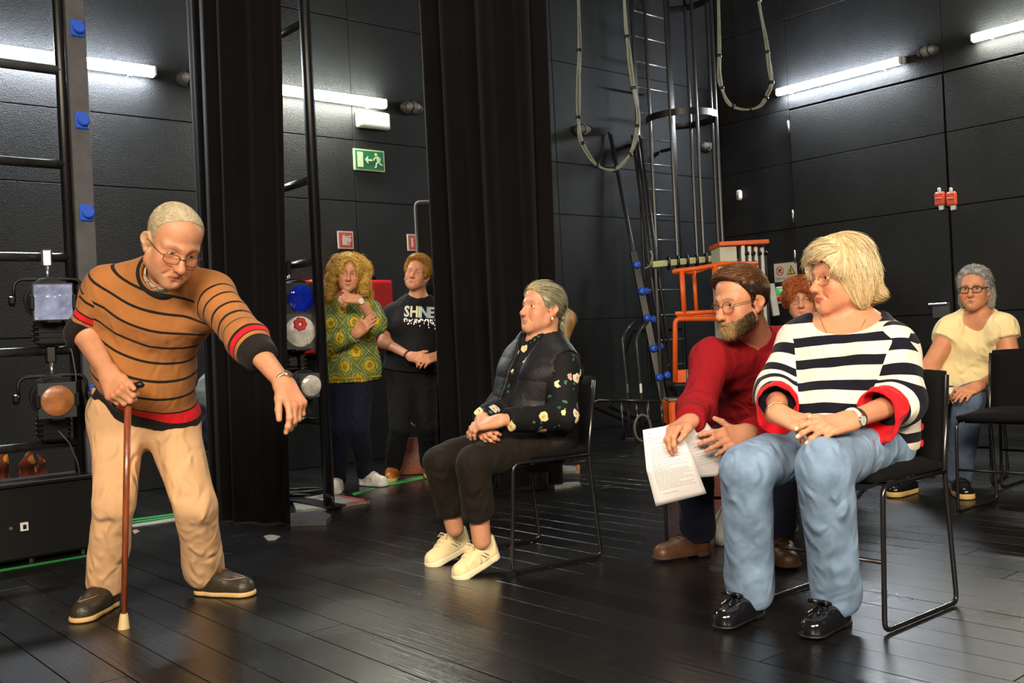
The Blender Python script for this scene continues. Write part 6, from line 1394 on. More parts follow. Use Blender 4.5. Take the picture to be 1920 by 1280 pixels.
    v = s.part('striped_jumper', sw, *bbox([pel, nk, sL, sR, eL, eR, cl, cr], .23), .0068, band_mat('navy_white_knit', tor, arm, .75, .75), ADD(wrinkle(.020, 7, None, 51, [eL, eR, pel + up * .1 + fr * .12, sL - up * .12, sR - up * .1], .15, .4), wrinkle(.005, 20, None, 53)), at_)
    RC = cloth('red_cuff', lin((226, 26, 38)), .8, .2)
    for c_, e_, w_ in ((cl, eL, wL), (cr, eR, wR)):
        d = nv(w_ - e_); dn = nv(d + P_((0, 0, -.55))); cu = SUB(U(cone(c_ - d * .012, c_ + d * .035, .064, .066), (cone(c_ + d * .02, c_ + d * .06 + P_((0.0, 0, -.050)), .062, .060), .02)), U(cone(c_ - d * .1, c_ + d * .035, .054, .058), cone(c_ + d * .02, c_ + d * .12 + P_((0, 0, -.080)), .055, .064)), .002); cu = INT(cu, plane(c_ + d * .052, d), .003)
        s.part('red_cuff', cu, *bbox([c_], .19), .004, RC, wrinkle(.012, 14, None, 57, None, .1, 1), parent=v)
    # small side buttons at the hem slit
    for k in range(3):
        q = hL + side * .09 + P_((.05, .02, .10 - .055 * k)); q = s.onto(lambda P: ft(P), q + side * .1, -side, 40) - s.loc; G().lathe([(.011, 0), (.012, .004), (.004, .006)], 12, q, side).build('red_button', RC, v, 'auto')
    JN = cloth('light_blue_denim', lin((124, 150, 180)), .85, .2, .3, 700, .34, 11)
    _, jf = trousers(s, 'jeans', pel, hL, hR, kL, kR, aL, aR, lf, (.106, .080, .081), JN, (.045, .045), .06, ADD(wrinkle(.015, 8, (P_((0, 0, 1)), .5), 61, [kL, kR, (hL + kL) / 2, (hR + kR) / 2, aL, aR], .15, .45), wrinkle(.004, 22, None, 63)), hipw=.175, upn=up)
    gold = mat('gold', (.75, .50, .16), .25, .95); dr = nv(wR - eR); dl = nv(wL - eL)
    s.band('gold_bangle', wR - dr * .025 + P_((0, 0, -.004)), nv(dr + P_((.25, 0, 0))), .037, .0032, gold, .9)
    bd = s.band('watch', wL - dl * .005, dl, .0325, .006, mat('white_strap', lin((235, 225, 205)), .5), .85, (-.30, -.62, .72)); n_ = nv(P_((.05, -.9, -.1)) - dl * np.dot((.05, -.9, -.1), dl)); G().lathe([(.015, 0), (.0175, .004), (.016, .010)], 16, wL - dl * .005 + n_ * .028 - s.loc, n_).build('watch_case', M_STEEL, bd, 'auto'); G().lathe([(.0145, .0095), (.0145, .0108)], 16, wL - dl * .005 + n_ * .028 - s.loc, n_).build('dial', mat('pale_dial', (.6, .62, .55), .2), bd)
    s.band('bead_bracelet', wL - dl * .022, nv(dl + P_((.15, 0, .1))), .035, .0042, mat('dark_beads', (.05, .035, .02), .2, .3, .8, 150, .8, 90), .88)
    # necklace lies on the chest
    cf = U(*neck); pts = []
    for a in np.linspace(-1.15, 1.15, 25): q = nk + fr * .25 + sx * math.sin(a) * .085 + P_((0, 0, .035 - .105 * math.cos(a) ** 2)); pts.append(s.onto(cf, q, -fr, 40, .0015) - s.loc)
    nl = G().tube(pts, .0012, 5).build('necklace', gold, s.root, True); G().lathe([(.001, -.010), (.005, 0), (.001, .010)], 8, pts[12] + P_((0, -.003, -.010))).build('pendant', gold, nl, True)
    ML, MS = mat('black_patent', (.008, .008, .010), .10, spec=.8, coat=.6), mat('black_sole', (.008, .008, .008), .5)
    for ob, P in shoes(s, (heR, heL), (dR, dL), length=.26, width=.094, kind='flat', mu=ML, ms=MS, top=.075):
        g = G(); x = .26 * .60; k = drop(P, x, 0, .005); e = P(1, 0, 0) - P(0, 0, 0); q = P(0, 1, 0) - P(0, 0, 0); u_ = P.up
        for sg in (-1, 1): g.tube([k, k + e * .014 + q * sg * .020 + u_ * .010, k + e * .002 + q * sg * .036 + u_ * .003, k - e * .010 + q * sg * .020 + u_ * .002, k], .0068, 7); g.tube([k, drop(P, x + .026, sg * .012, .005), drop(P, x + .05, sg * .020, .005)], .0048, 7)
        g.tube([k - q * .008 + u_ * .005, k + q * .008 + u_ * .005], .007, 8)
        g.build('bow', ML, ob, True)
    s.finish(); return s
# ================================================================== 5. the curly haired woman, standing
def woman_curly():
    pel = at(655, 690, 6.62); nk = at(648, 566, 6.56); sR = at(609, 588, 6.56); sL = at(692, 584, 6.58); eL = at(706, 606, 6.36); wL = at(672, 561, 6.26); eR = at(608, 652, 6.46); wR = at(668, 625, 6.30)
    fr = nv((.06, -1, 0)); side = P_((1, .06, 0)); hL = pel + side * .085; hR = pel - side * .085; heR = onz(636, 918); heL = onz(676, 909); dR = P_((.0, -1, 0)); dL = P_((.80, -.6, 0))
    aR = heR + nv(dR) * .05 + P_((0, 0, .09)); aL = heL + nv(dL) * .05 + P_((0, 0, .09)); kR = at(640, 800, 6.56); kL = at(672, 798, 6.58)
    s = Person('standing woman with long curly blond hair in a green patterned tunic, hand at chin', (pel[0], pel[1], 0), SK * P_((.92, .86, .80)))
    hd = at(655, 513, 6.50); hf = nv((.12, -.98, -.08)); tf = torso(pel, nk, sL, sR, hL, hR, fr, (.165, .145, .15), .72, (.05, .10, .25), (.06, .065, .065))
    s.head(hd, hf, (.14, 0, 1), .99, dict(nose=1.0, eye=.78, lip=(.40, .12, .10), brow=(.14, .08, .04)), [cone(hd + P_((0, .02, -.06)), nk, .05, .055), INT(OFF(tf, -.004), ball(nk, .13))], .0048, gaze=(.0, -1, -.02))
    f = U(OFF(CRAN, .022), k=.03); r = random.Random(2)
    for k in range(46):
        a = r.uniform(-2.2, 2.2); z = r.uniform(-.17, .09); q = (.085 + .035 * (.1 - z) / .25) 
        f_ = ball((q * math.sin(a) * 1.1, -.03 - q * math.cos(a) * .85, z), r.uniform(.022, .036)); f = U(f, (f_, .02), k=0) if k == 0 else (lambda A, B: (lambda P: smin(A(P), B(P), .02)))(f, f_)
    f = SUB(f, U(ell((0, .10, -.02), (.056, .088, .100)), ell((0, .09, -.13), (.06, .09, .07)), k=.02), .01)
    def bc(L, C): return mixc(C, lin((120, 84, 32)), sm(-.02, -.14, L[:, 2]) * .35)
    s.hair(f, .0048, (lin((172, 128, 44)), lin((236, 200, 104))), 3200, lambda L, N: dflow(L, N) + np.stack([np.sign(L[:, 0]) * 2.2, -np.ones(len(L)), np.zeros(len(L))], 1) * sm(.01, .05, L[:, 1])[:, None], .11, 10, .0012, .007, 1.15, .003, .02, 21, .006, 40, basec=bc)
    Z = .0042
    s.hand(wL, nv(at(634, 556, 6.24) - wL), (-.1, -.7, .7), eL, False, .96, Z, (.026, .036), curl=((.9, .9, .5),) * 4, spread=.02, thumb=(.5, -.3, .3), upto=.6)
    s.hand(wR, nv(at(690, 604, 6.26) - wR), (.1, -.95, .2), eR, True, .96, Z, (.026, .036), curl=((.3, .4, .3),) * 4, spread=.02, thumb=(.4, -.1, .2), upto=.2)
    s.skin_piece(OFF(tf, -.02), *bbox([pel, nk, sL, sR], .16), .014); s.limb(hR, kR, aR, (.06, .045, .036), .012); s.limb(hL, kL, aL, (.06, .045, .036), .012); s.limb(sL, eL, wL, (.04, .036, .025), .01); s.limb(sR, eR, wR, (.04, .036, .025), .01)
    up = nv(nk - pel); ft = OFF(tf, .014); cl = eL + (wL - eL) * .22; cr = wR + (eR - wR) * .06; a0 = cut_end(sleeve(sL, eL, cl + (wL - eL) * .1, (.072, .072, .066)), cl, wL - eL); a1 = cut_end(sleeve(sR, eR, cr + (wR - eR) * .1, (.072, .066, .052)), cr, wR - eR)
    hem = pel - up * .075; tu = lambda P: smin(INT(U(ft, (cone(pel + up * .1, hem - up * .1, .165, .185, .74, fr), .05)), plane(hem, -up))(P), np.minimum(a0(P), a1(P)), .03)
    tu = SUB(tu, U(cone(nk + up * .0, nk + up * .15, .065, .09), cone(nk + fr * .05 + up * .05, nk + fr * .11 - up * .07, .035, .008)), .005)
    m = bpy.data.materials.new('green_paisley'); m.use_nodes = True; nt = m.node_tree; b = nt.nodes['Principled BSDF']; N = nt.nodes.new; L = nt.links.new; b.inputs['Roughness'].default_value = .75; b.inputs['Specular IOR Level'].default_value = .2
    tc = N('ShaderNodeTexCoord'); sp = N('ShaderNodeSeparateXYZ'); L(tc.outputs['Object'], sp.inputs[0]); 
    def M2(op, a, b_=None, c=None):
        n = N('ShaderNodeMath'); n.operation = op
        for i, v in enumerate((a, b_, c)):
            if v is None: continue
            if isinstance(v, (int, float)): n.inputs[i].default_value = v
            else: L(v, n.inputs[i])
        return n.outputs[0]
    K = 6.6; p = M2('ADD', sp.outputs[0], M2('MULTIPLY', sp.outputs[2], .8)); q = M2('SUBTRACT', sp.outputs[0], M2('MULTIPLY', sp.outputs[2], .8))
    fp = M2('ABSOLUTE', M2('SUBTRACT', M2('FRACT', M2('MULTIPLY', p, K)), .5)); fq = M2('ABSOLUTE', M2('SUBTRACT', M2('FRACT', M2('MULTIPLY', q, K)), .5)); 
    rad = M2('SQRT', M2('ADD', M2('MULTIPLY', fp, fp), M2('MULTIPLY', fq, fq))); edge = M2('MAXIMUM', fp, fq)
    nz = N('ShaderNodeTexNoise'); nz.inputs['Scale'].default_value = 34; nz.inputs['Detail'].default_value = 3; L(tc.outputs['Object'], nz.inputs['Vector']); rw = M2('ADD', rad, M2('MULTIPLY', M2('SUBTRACT', nz.outputs[0], .5), .22))
    cr_ = N('ShaderNodeValToRGB'); e = cr_.color_ramp; e.interpolation = 'CONSTANT'
    cols = [(0, lin((172, 132, 22))), (.07, lin((96, 90, 24))), (.12, lin((190, 160, 40))), (.24, lin((160, 148, 40))), (.30, lin((70, 90, 40))), (.34, lin((150, 160, 90))), (.40, lin((112, 116, 36)))]
    while len(e.elements) < len(cols): e.elements.new(.9)
    for i, (pp, cc) in enumerate(cols): e.elements[i].position = pp; e.elements[i].color = (*cc, 1)
    L(rw, cr_.inputs[0]); e1 = M2('GREATER_THAN', edge, .44); e2 = M2('GREATER_THAN', edge, .475); x1 = N('ShaderNodeMix'); x1.data_type = 'RGBA'; L(e1, x1.inputs[0]); L(cr_.outputs[0], x1.inputs[6]); x1.inputs[7].default_value = (*lin((40, 78, 66)), 1)
    x2 = N('ShaderNodeMix'); x2.data_type = 'RGBA'; L(e2, x2.inputs[0]); L(x1.outputs[2], x2.inputs[6]); x2.inputs[7].default_value = (*lin((150, 160, 105)), 1)
    n3 = N('ShaderNodeTexVoronoi'); n3.inputs['Scale'].default_value = 75; L(tc.outputs['Object'], n3.inputs['Vector']); x3 = N('ShaderNodeMix'); x3.data_type = 'RGBA'; L(M2('LESS_THAN', n3.outputs['Distance'], .28), x3.inputs[0]); L(x2.outputs[2], x3.inputs[6]); x3.inputs[7].default_value = (*lin((70, 84, 36)), 1); L(x3.outputs[2], b.inputs['Base Color'])
    v = s.part('patterned_tunic', tu, *bbox([pel, nk, sL, sR, eL, eR, hem], .23), .007, m, ADD(wrinkle(.024, 8, (up, .35), 71, [eL, eR, pel], .16, .4), wrinkle(.006, 22, None, 73)))
    g = G(); 
    q0 = [s.onto(INT(ft, plane(hem, -up)) if False else tu, hem + up * .012 + .4 * (math.cos(a) * fr + math.sin(a) * side), -(math.cos(a) * fr + math.sin(a) * side), 30, .001) - s.loc for a in np.linspace(0, 6.283, 41)[:-1]]
    g.tube(q0, .008, 6, True).build('hem_band', cloth('mustard_hem', lin((150, 130, 24)), .8), v, True)
    trousers(s, 'navy_trousers', pel, hL, hR, kL, kR, aL, aR, fr, (.095, .072, .060), cloth('dark_navy_denim', lin((18, 22, 42)), .85, .1, .2, 500), (.02, .02), .06, wrinkle(.012, 8, None, 76, [kL, kR, aL, aR], .15, .4), .008, .15)
    MU, MS = cloth('white_mesh', lin((228, 226, 220)), .7, .1, .3, 400), mat('white_sole', lin((222, 220, 210)), .5)
    for ob, P in shoes(s, (heR, heL), (dR, dL), length=.255, width=.098, kind='trainer', mu=MU, ms=MS, top=.088): laces(P, MS, ob, .255, 3, .090, False)
    d = nv(wL - eL); bd = s.band('watch', wL - d * .01, d, .030, .006, M_STEEL, .85, (-.1, -.7, .7)); n_ = nv(P_((.2, -.9, .2)) - d * np.dot((.2, -.9, .2), d)); G().lathe([(.016, 0), (.019, .004), (.017, .010)], 14, wL - d * .01 + n_ * .026 - s.loc, n_).build('watch_case', M_WHITE, bd, 'auto')
    s.finish(); return s
# ================================================================== 6. the woman in the black printed shirt, standing
def woman_shine():
    pel = at(772, 690, 7.02); nk = at(784, 563, 7.0); sR = at(738, 590, 7.0); sL = at(826, 588, 7.05); eR = at(722, 642, 6.94); wR = at(770, 668, 6.74); eL = at(846, 640, 6.96); wL = at(818, 668, 6.76)
    fr = nv((-.10, -1, 0)); side = P_((1, -.1, 0)); hL = pel + side * .085; hR = pel - side * .085; heR = onz(740, 896); heL = onz(806, 890); dR = P_((-.05, -1, 0)); dL = P_((.1, -1, 0))
    aR = heR + nv(dR) * .05 + P_((0, 0, .09)); aL = heL + nv(dL) * .05 + P_((0, 0, .09)); kR = at(750, 800, 6.96); kL = at(800, 798, 6.98)
    s = Person('standing woman with short red blond hair in a black printed shirt, hands joined', (pel[0], pel[1], 0), SK * P_((1.0, .92, .86)))
    hd = at(782, 513, 6.95); hf = nv((-.16, -.98, .10)); tf = torso(pel, nk, sL, sR, hL, hR, fr, (.165, .155, .16), .72, (.06, .12, .25), (.065, .075, .07))
    s.head(hd, hf, (.26, 0, 1), 1.0, dict(nose=1.0, fat=.002, eye=.65, lip=(.46, .16, .13), lipw=.6, brow=(.20, .11, .05), browk=.6), [cone(hd + P_((0, .02, -.06)), nk, .055, .06), INT(OFF(tf, -.004), ball(nk, .14))], .0048, gaze=(-.1, -1, -.05))
    f = U(OFF(CRAN, .016), (ell((-.01, .035, .095), (.070, .065, .034)), .03)); f = INT(f, hairline(HL_Z, P_(HL_Y) + .006), .008); f = INT(f, lambda P: -(P[:, 2] + .07), .01)
    for sg in (-1, 1): f = SUB(f, ell((sg * .086, -.008, -.022), (.016, .022, .032)), .005)
    s.hair(f, .0045, (lin((132, 84, 30)), lin((214, 160, 66))), 2600, lambda L, N: np.stack([-.5 + L[:, 0] * 6, .5 * np.ones(len(L)) * sm(-.02, .04, L[:, 1]) - .5, -.7 + sm(.06, .1, L[:, 2]) * .6], 1), .05, 6, .0010, .003, 1.1, .003, .008, 23, .005, 50)
    for sg in (-1, 1): G().lathe([(.001, -.007), (.004, 0), (.001, .007)], 8, s.w((sg * .083, -.004, -.052)) - s.loc).build('earring', M_STEEL, s.root, True)
    Z = .0042
    s.hand(wR, nv(at(806, 672, 6.66) - wR), (-.2, -.85, .45), eR, True, .97, Z, (.026, .040), curl=((.5, .7, .4),) * 4, spread=.03, thumb=(.5, .0, .3))
    s.hand(wL, nv(at(792, 674, 6.66) - wL), (.1, -.75, .6), eL, False, .97, Z, (.026, .040), curl=((.5, .6, .4),) * 4, spread=.03, thumb=(.5, .0, .3))
    s.skin_piece(OFF(tf, -.02), *bbox([pel, nk, sL, sR], .16), .014); s.limb(hR, kR, aR, (.06, .045, .036), .012); s.limb(hL, kL, aL, (.06, .045, .036), .012)
    s.limb(sL, eL, eL + (wL - eL) * .2, (.058, .047, .041), .008); s.limb(sR, eR, eR + (wR - eR) * .2, (.058, .047, .041), .008)
    up = nv(nk - pel); ft = OFF(tf, .012); cl = sL + (eL - sL) * .62; cr = sR + (eR - sR) * .62; a0 = cut_end(cone(sL, eL, .074, .070), cl, eL - sL); a1 = cut_end(cone(sR, eR, .074, .070), cr, eR - sR); hem = pel - up * .02
    sh = lambda P: smin(INT(ft, plane(hem, -up))(P), np.minimum(a0(P), a1(P)), .03); sh = SUB(sh, ell(nk + up * .045, (.078, .09, .075)), .005)
    v = s.part('black_shirt', sh, *bbox([pel, nk, sL, sR, cl, cr, hem], .2), .007, M_BLKC, ADD(wrinkle(.014, 8, None, 81, [pel, cl, cr], .15, .4)))
    def letters(txt, cx, cy, size, m, name, sheary=0):
        me = text_geo(txt, size, 0, .0035); c = at(cx, cy, 6.7); n = len(me.vertices); co = np.empty(n * 3); me.vertices.foreach_get('co', co); co = co.reshape(-1, 3)
        rt = P_((CR, 0, -SR)) * 1.0 + P_((0, 0, -.02)); W_ = [s.onto(sh, c + rt * x * .78 + P_((SR, 0, CR)) * y, (0, 1, 0), 40, .004) - s.loc for x, y, _ in co]; me.vertices.foreach_set('co', P_(W_).astype(f32).ravel()); me.update()
        return mobj(name, me, m, v)
    cc = [lin((205, 205, 200)), lin((215, 210, 190)), lin((190, 215, 140)), lin((170, 205, 215)), lin((215, 220, 215))]
    for i, ch in enumerate('SHINE'): letters(ch, (757.5, 771.5, 781.5, 791, 804)[i], 583 + .6 * i, .104, mat('sequin_print', cc[i], .35, .3, .4, 300), 'letter')
    g = G(); rr = random.Random(5)
    for k in range(90):
        x = rr.uniform(753, 820); y = 596 + .6 * (x - 759) / 13 + abs(rr.gauss(0, 1)) * 6; c = s.onto(sh, at(x, y, 6.7), (0, 1, 0), 40, .003) - s.loc; g.box(c, (.006, .003, .009))
    g.build('sequin', mat('silver_sequins', lin((200, 200, 205)), .3, .5), v)['kind'] = 'stuff'
    trousers(s, 'black_trousers', pel, hL, hR, kL, kR, aL, aR, fr, (.098, .074, .066), cloth('black_jersey', (.008, .008, .009), .85, .05), (.0, .0), .06, wrinkle(.012, 8, None, 86, [kL, kR, aL, aR], .15, .4), .008, .155)
    MU, MS = leather('gold_brown_leather', lin((165, 95, 30)), .3), mat('gold_sole', lin((200, 170, 110)), .5); GD = mat('gold_patch', lin((230, 190, 110)), .2, .7)
    for ob, P in shoes(s, (heR, heL), (dR, dL), length=.255, width=.10, kind='trainer', mu=MU, ms=MS, top=.10):
        laces(P, leather('tan_lace', lin((150, 90, 40))), ob, .255, 4, .098); G().box(P(.215, 0, .045), (.05, .05, .02), bev=.009).build('toe_cap', GD, ob)
    d = nv(wR - eR); s.band('bracelet', wR - d * .03, d, .031, .006, mat('dark_bracelet', (.03, .03, .03), .4), .88)
    s.finish(); return s
# ================================================================== 7. the red haired woman at the back
def woman_red_hair():
    hd = at(1504, 562, 5.62); nk = hd + P_((.02, .05, -.20)); pel = P_((1.72, 5.86, .55)); fr = nv((-.42, -.9, 0)); side = P_((.9, -.42, 0)); sL = nk + side * .17 + P_((0, 0, -.05)); sR = nk - side * .17 + P_((0, 0, -.05))
    eL = sL + P_((.06, -.02, -.26)); eR = sR + P_((-.06, .0, -.26)); wL = eL + P_((-.16, -.18, -.02)); wR = eR + P_((.03, -.23, -.02)); hL = pel + side * .09; hR = pel - side * .09; lf = fr
    kL = hL + lf * .42 + P_((0, 0, -.02)); kR = hR + lf * .42 + P_((0, 0, -.02)); heL = P_((*(kL + lf * .0)[:2], 0)); heR = P_((*(kR + lf * .0)[:2], 0)); aL = heL + lf * .05 + P_((0, 0, .09)); aR = heR + lf * .05 + P_((0, 0, .09))
    s = Person('seated red haired woman with thin glasses looking out between the man in red and the striped jumper', (pel[0], pel[1], 0), SK * P_((1.0, .92, .86)))
    s.root['label'] = 'red haired woman with thin glasses seated behind the striped jumper'
    tf = torso(pel, nk, sL, sR, hL, hR, fr, (.16, .15, .155), .72, (.05, .11, .25), (.06, .065, .065)); hf = nv((-.34, -.93, -.02))
    s.head(hd, hf, (.0, 0, 1), .99, dict(nose=1.0, eye=.9, lip=(.50, .14, .12), brow=(.16, .08, .04)), [cone(hd + P_((0, .02, -.06)), nk, .05, .055), INT(OFF(tf, -.004), ball(nk, .12))], .0044, gaze=(-.3, -1, 0))
    f = OFF(CRAN, .020); r = random.Random(6)
    for k in range(40):
        a = r.uniform(-2.0, 2.0) ; z = r.uniform(-.05, .11); q = math.sqrt(max(.0, 1 - ((z - .03) / .105) ** 2)) * .085 + .012; f_ = ball((q * math.sin(a), -.02 - q * math.cos(a) * 1.0, z), r.uniform(.014, .024)); f = (lambda A, B: (lambda P: smin(A(P), B(P), .012)))(f, f_)
    for k in range(9): f = (lambda A, B: (lambda P: smin(A(P), B(P), .012)))(f, ball((r.uniform(-.06, .06), .072 - r.uniform(0, .02), r.uniform(.058, .09)), .018))
    f = SUB(f, ell((0, .105, -.045), (.062, .075, .100)), .008)
    s.hair(f, .0042, (lin((110, 46, 16)), lin((196, 104, 44))), 3000, dflow, .05, 8, .0010, .006, 1.3, .003, .012, 31, .006, 60)
    s.glasses(mat('thin_gold', (.6, .5, .3), .3, .8), .0009, .0225, .0165, .093, -.008, 2.8)
    s.hand(wL, nv(P_((-.6, -.8, -.2))), (0, 0, 1), eL, False, .97, .004, curl=((.3, .4, .3),) * 4, upto=.3); s.hand(wR, nv(P_((-.1, -.9, -.2))), (0, 0, 1), eR, True, .97, .004, curl=((.3, .4, .3),) * 4, upto=.3)
    s.skin_piece(OFF(tf, -.02), *bbox([pel, nk, sL, sR], .16), .014); s.limb(hR, kR, aR, (.06, .045, .036), .012); s.limb(hL, kL, aL, (.06, .045, .036), .012)
    up = nv(nk - pel); ft = OFF(tf, .012); a0 = sleeve(sL, eL, wL, (.07, .06, .045)); a1 = sleeve(sR, eR, wR, (.07, .06, .045)); sh = lambda P: smin(INT(ft, plane(pel - up * .05, -up))(P), np.minimum(a0(P), a1(P)), .03); sh = SUB(sh, ell(nk + up * .05, (.07, .08, .07)), .005)
    s.part('black_jumper', sh, *bbox([pel, nk, sL, sR, eL, eR, wL, wR], .2), .009, M_BLKC, wrinkle(.014, 8, None, 91))
    trousers(s, 'dark_trousers', pel, hL, hR, kL, kR, aL, aR, lf, (.092, .072, .06), cloth('charcoal_cloth', (.016, .016, .020), .85, .05), (.0, .0), .06, wrinkle(.012, 8, None, 93), .010, .15, upn=up)
    shoes(s, (heR, heL), (lf, lf), length=.25, width=.094, kind='flat', mu=mat('dark_shoe', (.02, .018, .016), .4), ms=M_BLACK, top=.075); s.finish(); return s
# ================================================================== 8. the woman in the pale yellow top
def woman_yellow():
    pel = at(1812, 735, 5.92); nk = at(1836, 594, 5.70); sL = at(1878, 612, 5.56); sR = at(1786, 616, 5.76); eL = at(1900, 690, 5.50); wL = at(1836, 722, 5.32); eR = at(1742, 690, 5.72); wR = at(1768, 728, 5.50)
    fr = nv((-.42, -.90, 0)); side = P_((.9, -.42, 0)); hL = pel + side * .09 + P_((0, 0, -.02)); hR = pel - side * .09 + P_((0, 0, -.02)); kL = at(1818, 748, 5.36); kR = at(1748, 752, 5.56)
    heL = onz(1814, 918); heR = onz(1728, 908); dL = P_((-.25, -.97, 0)); dR = P_((-.80, -.60, 0)); heL = onz(1812, 938) - nv(dL) * .26 ; heR = onz(1668, 933) - nv(dR) * .255; aL = heL + nv(dL) * .05 + P_((0, 0, .10)); aR = heR + nv(dR) * .05 + P_((0, 0, .10))
    s = Person('seated grey haired woman in a pale yellow top with dark framed glasses', (pel[0], pel[1], 0), SK * P_((1.06, .94, .80)))
    hd = at(1827, 541, 5.64); hf = nv((-.60, -.80, -.02)); tf = torso(pel, nk, sL, sR, hL, hR, fr, (.17, .165, .165), .74, (.07, .13, .27), (.07, .075, .07))
    s.head(hd, hf, (.02, 0, 1), 1.0, dict(nose=1.0, fat=.002, eye=.9, lip=(.46, .14, .10), lipw=.6, brow=(.20, .14, .10)), [cone(hd + P_((.01, .02, -.06)), nk, .052, .058), INT(OFF(tf, .001), ball(nk - P_((0, 0, .02)), .19))], .0044, gaze=(-.55, -.83, 0))
    f = U(OFF(CRAN, .014), (ell((0, -.10, -.01), (.06, .035, .06)), .03), k=.02)
    for sg in (-1, 1): f = U(f, (ell((sg * .066, -.055, -.045), (.024, .040, .070)), .025))
    f = INT(f, hairline(HL_Z + [.14], list(P_(HL_Y) + P_([.02, .02, .012, -.004, .0, .006, .008, .004, 0])) + [.13]), .008); f = INT(f, lambda P: -(P[:, 2] + .115), .01); f = SUB(f, ell((0, .02, -.13), (.055, .09, .07)), .01)
    for sg in (-1, 1): f = SUB(f, ell((sg * .09, .0, -.03), (.02, .022, .03)), .005)
    s.hair(f, .0042, (lin((128, 126, 124)), lin((206, 204, 200))), 3000, lambda L, N: np.stack([L[:, 0] * 4, -1 + .6 * sm(.04, -.04, L[:, 2]), -.25 - 1.2 * sm(.04, -.03, L[:, 2])], 1), .08, 8, .0009, .003, 1.0, .003, .010, 41, .005, 45)
    s.glasses(mat('dark_frame', (.02, .010, .008), .3), .0022, .0245, .0185, .094, -.005, 2.6)
    Z = .0042
    s.hand(wL, nv(at(1800, 738, 5.26) - wL), (-.2, -.5, .85), eL, False, .97, Z, (.026, .042), curl=((.25, .35, .3),) * 4, spread=.04, thumb=(.5, .1, .3))
    s.hand(wR, nv(at(1780, 738, 5.36) - wR), (-.2, -.5, .85), eR, True, .97, Z, (.026, .042), curl=((.3, .4, .3),) * 4, spread=.03, thumb=(.4, .1, .3))
    s.skin_piece(OFF(tf, -.02), *bbox([pel, nk, sL, sR], .16), .014); s.limb(hR, kR, aR, (.065, .05, .038), .010); s.limb(hL, kL, aL, (.065, .05, .038), .010)
    s.limb(sL, eL, eL + (wL - eL) * .2, (.060, .050, .043), .008); s.limb(sR, eR, eR + (wR - eR) * .2, (.060, .050, .043), .008)
    up = nv(nk - pel); ft = OFF(tf, .014); cl = sL + (eL - sL) * .30; cr = sR + (eR - sR) * .32; a0 = cut_end(cone(sL + (eL - sL) * .02, eL, .070, .110), cl, eL - sL); a1 = cut_end(cone(sR + (eR - sR) * .02, eR, .070, .110), cr, eR - sR)
    sx = nv(sL - sR); sh = lambda P: smin(INT(ft, plane(pel - up * .03, -up))(P), np.minimum(a0(P), a1(P)), .04); sh = SUB(sh, U(ell(nk + fr * .06 + up * .02, (.088, .09, .088), np.stack([sx, fr, np.cross(sx, fr)], 1)), (cone(nk, nk + up * .15, .062, .09), .02)), .006)
    s.part('yellow_top', sh, *bbox([pel, nk, sL, sR, cl, cr], .22), .0075, cloth('pale_yellow_jersey', lin((243, 224, 168)), .85, .15), ADD(wrinkle(.020, 7, (up, .6), 95, [pel, cl, cr], .16, .45), wrinkle(.005, 20, None, 96)))
    trousers(s, 'jeans', pel, hL, hR, kL, kR, aL, aR, fr, (.098, .080, .068), cloth('grey_blue_denim', lin((92, 108, 132)), .85, .15, .3, 600, .3, 10), (.02, .02), .06, ADD(wrinkle(.014, 8, None, 97, [kL, kR, aL, aR], .15, .4)), .007, .165, upn=up)
    MU, MS = mat('black_patent_shoe', (.009, .009, .010), .2, spec=.7), mat('yellow_sole', lin((226, 186, 110)), .6)
    for ob, P in shoes(s, (heR, heL), (dR, dL), length=.26, width=.098, kind='trainer', mu=MU, ms=MS, top=.088): laces(P, M_BLACK, ob, .26, 3, .090, False)
    s.finish()
    P = [at(x, y, z) for x, y, z in ((1748, 722, 5.42), (1790, 728, 5.30), (1784, 742, 5.20), (1745, 736, 5.30))]; c = sum(P) / 4; t = thing('folded_paper', 'white folded paper in the lap of the woman in pale yellow', 'paper', c); g = G(); g.add([p - c + P_((0, 0, .012)) for p in P] + [p - c + P_((0, 0, .010)) for p in P], [(0, 1, 2, 3), (7, 6, 5, 4), (0, 4, 5, 1), (1, 5, 6, 2), (2, 6, 7, 3), (3, 7, 4, 0)]); g.build('sheet', mat('plain_paper', lin((232, 226, 210)), .7), t)
    g = G(); g.add([P[0] - c + P_((0, 0, .0135)), P[1] - c + P_((0, 0, .0135)), (P[1] + P[2]) / 2 - c + P_((0, 0, .035)), (P[0] + P[3]) / 2 - c + P_((0, 0, .035)), P[0] - c + P_((0, 0, .0125)), P[1] - c + P_((0, 0, .0125)), (P[1] + P[2]) / 2 - c + P_((0, 0, .034)), (P[0] + P[3]) / 2 - c + P_((0, 0, .034))], [(0, 1, 2, 3), (7, 6, 5, 4), (0, 4, 5, 1), (1, 5, 6, 2), (2, 6, 7, 3), (3, 7, 4, 0)]); g.build('folded_flap', bpy.data.materials['plain_paper'], t)
    return s
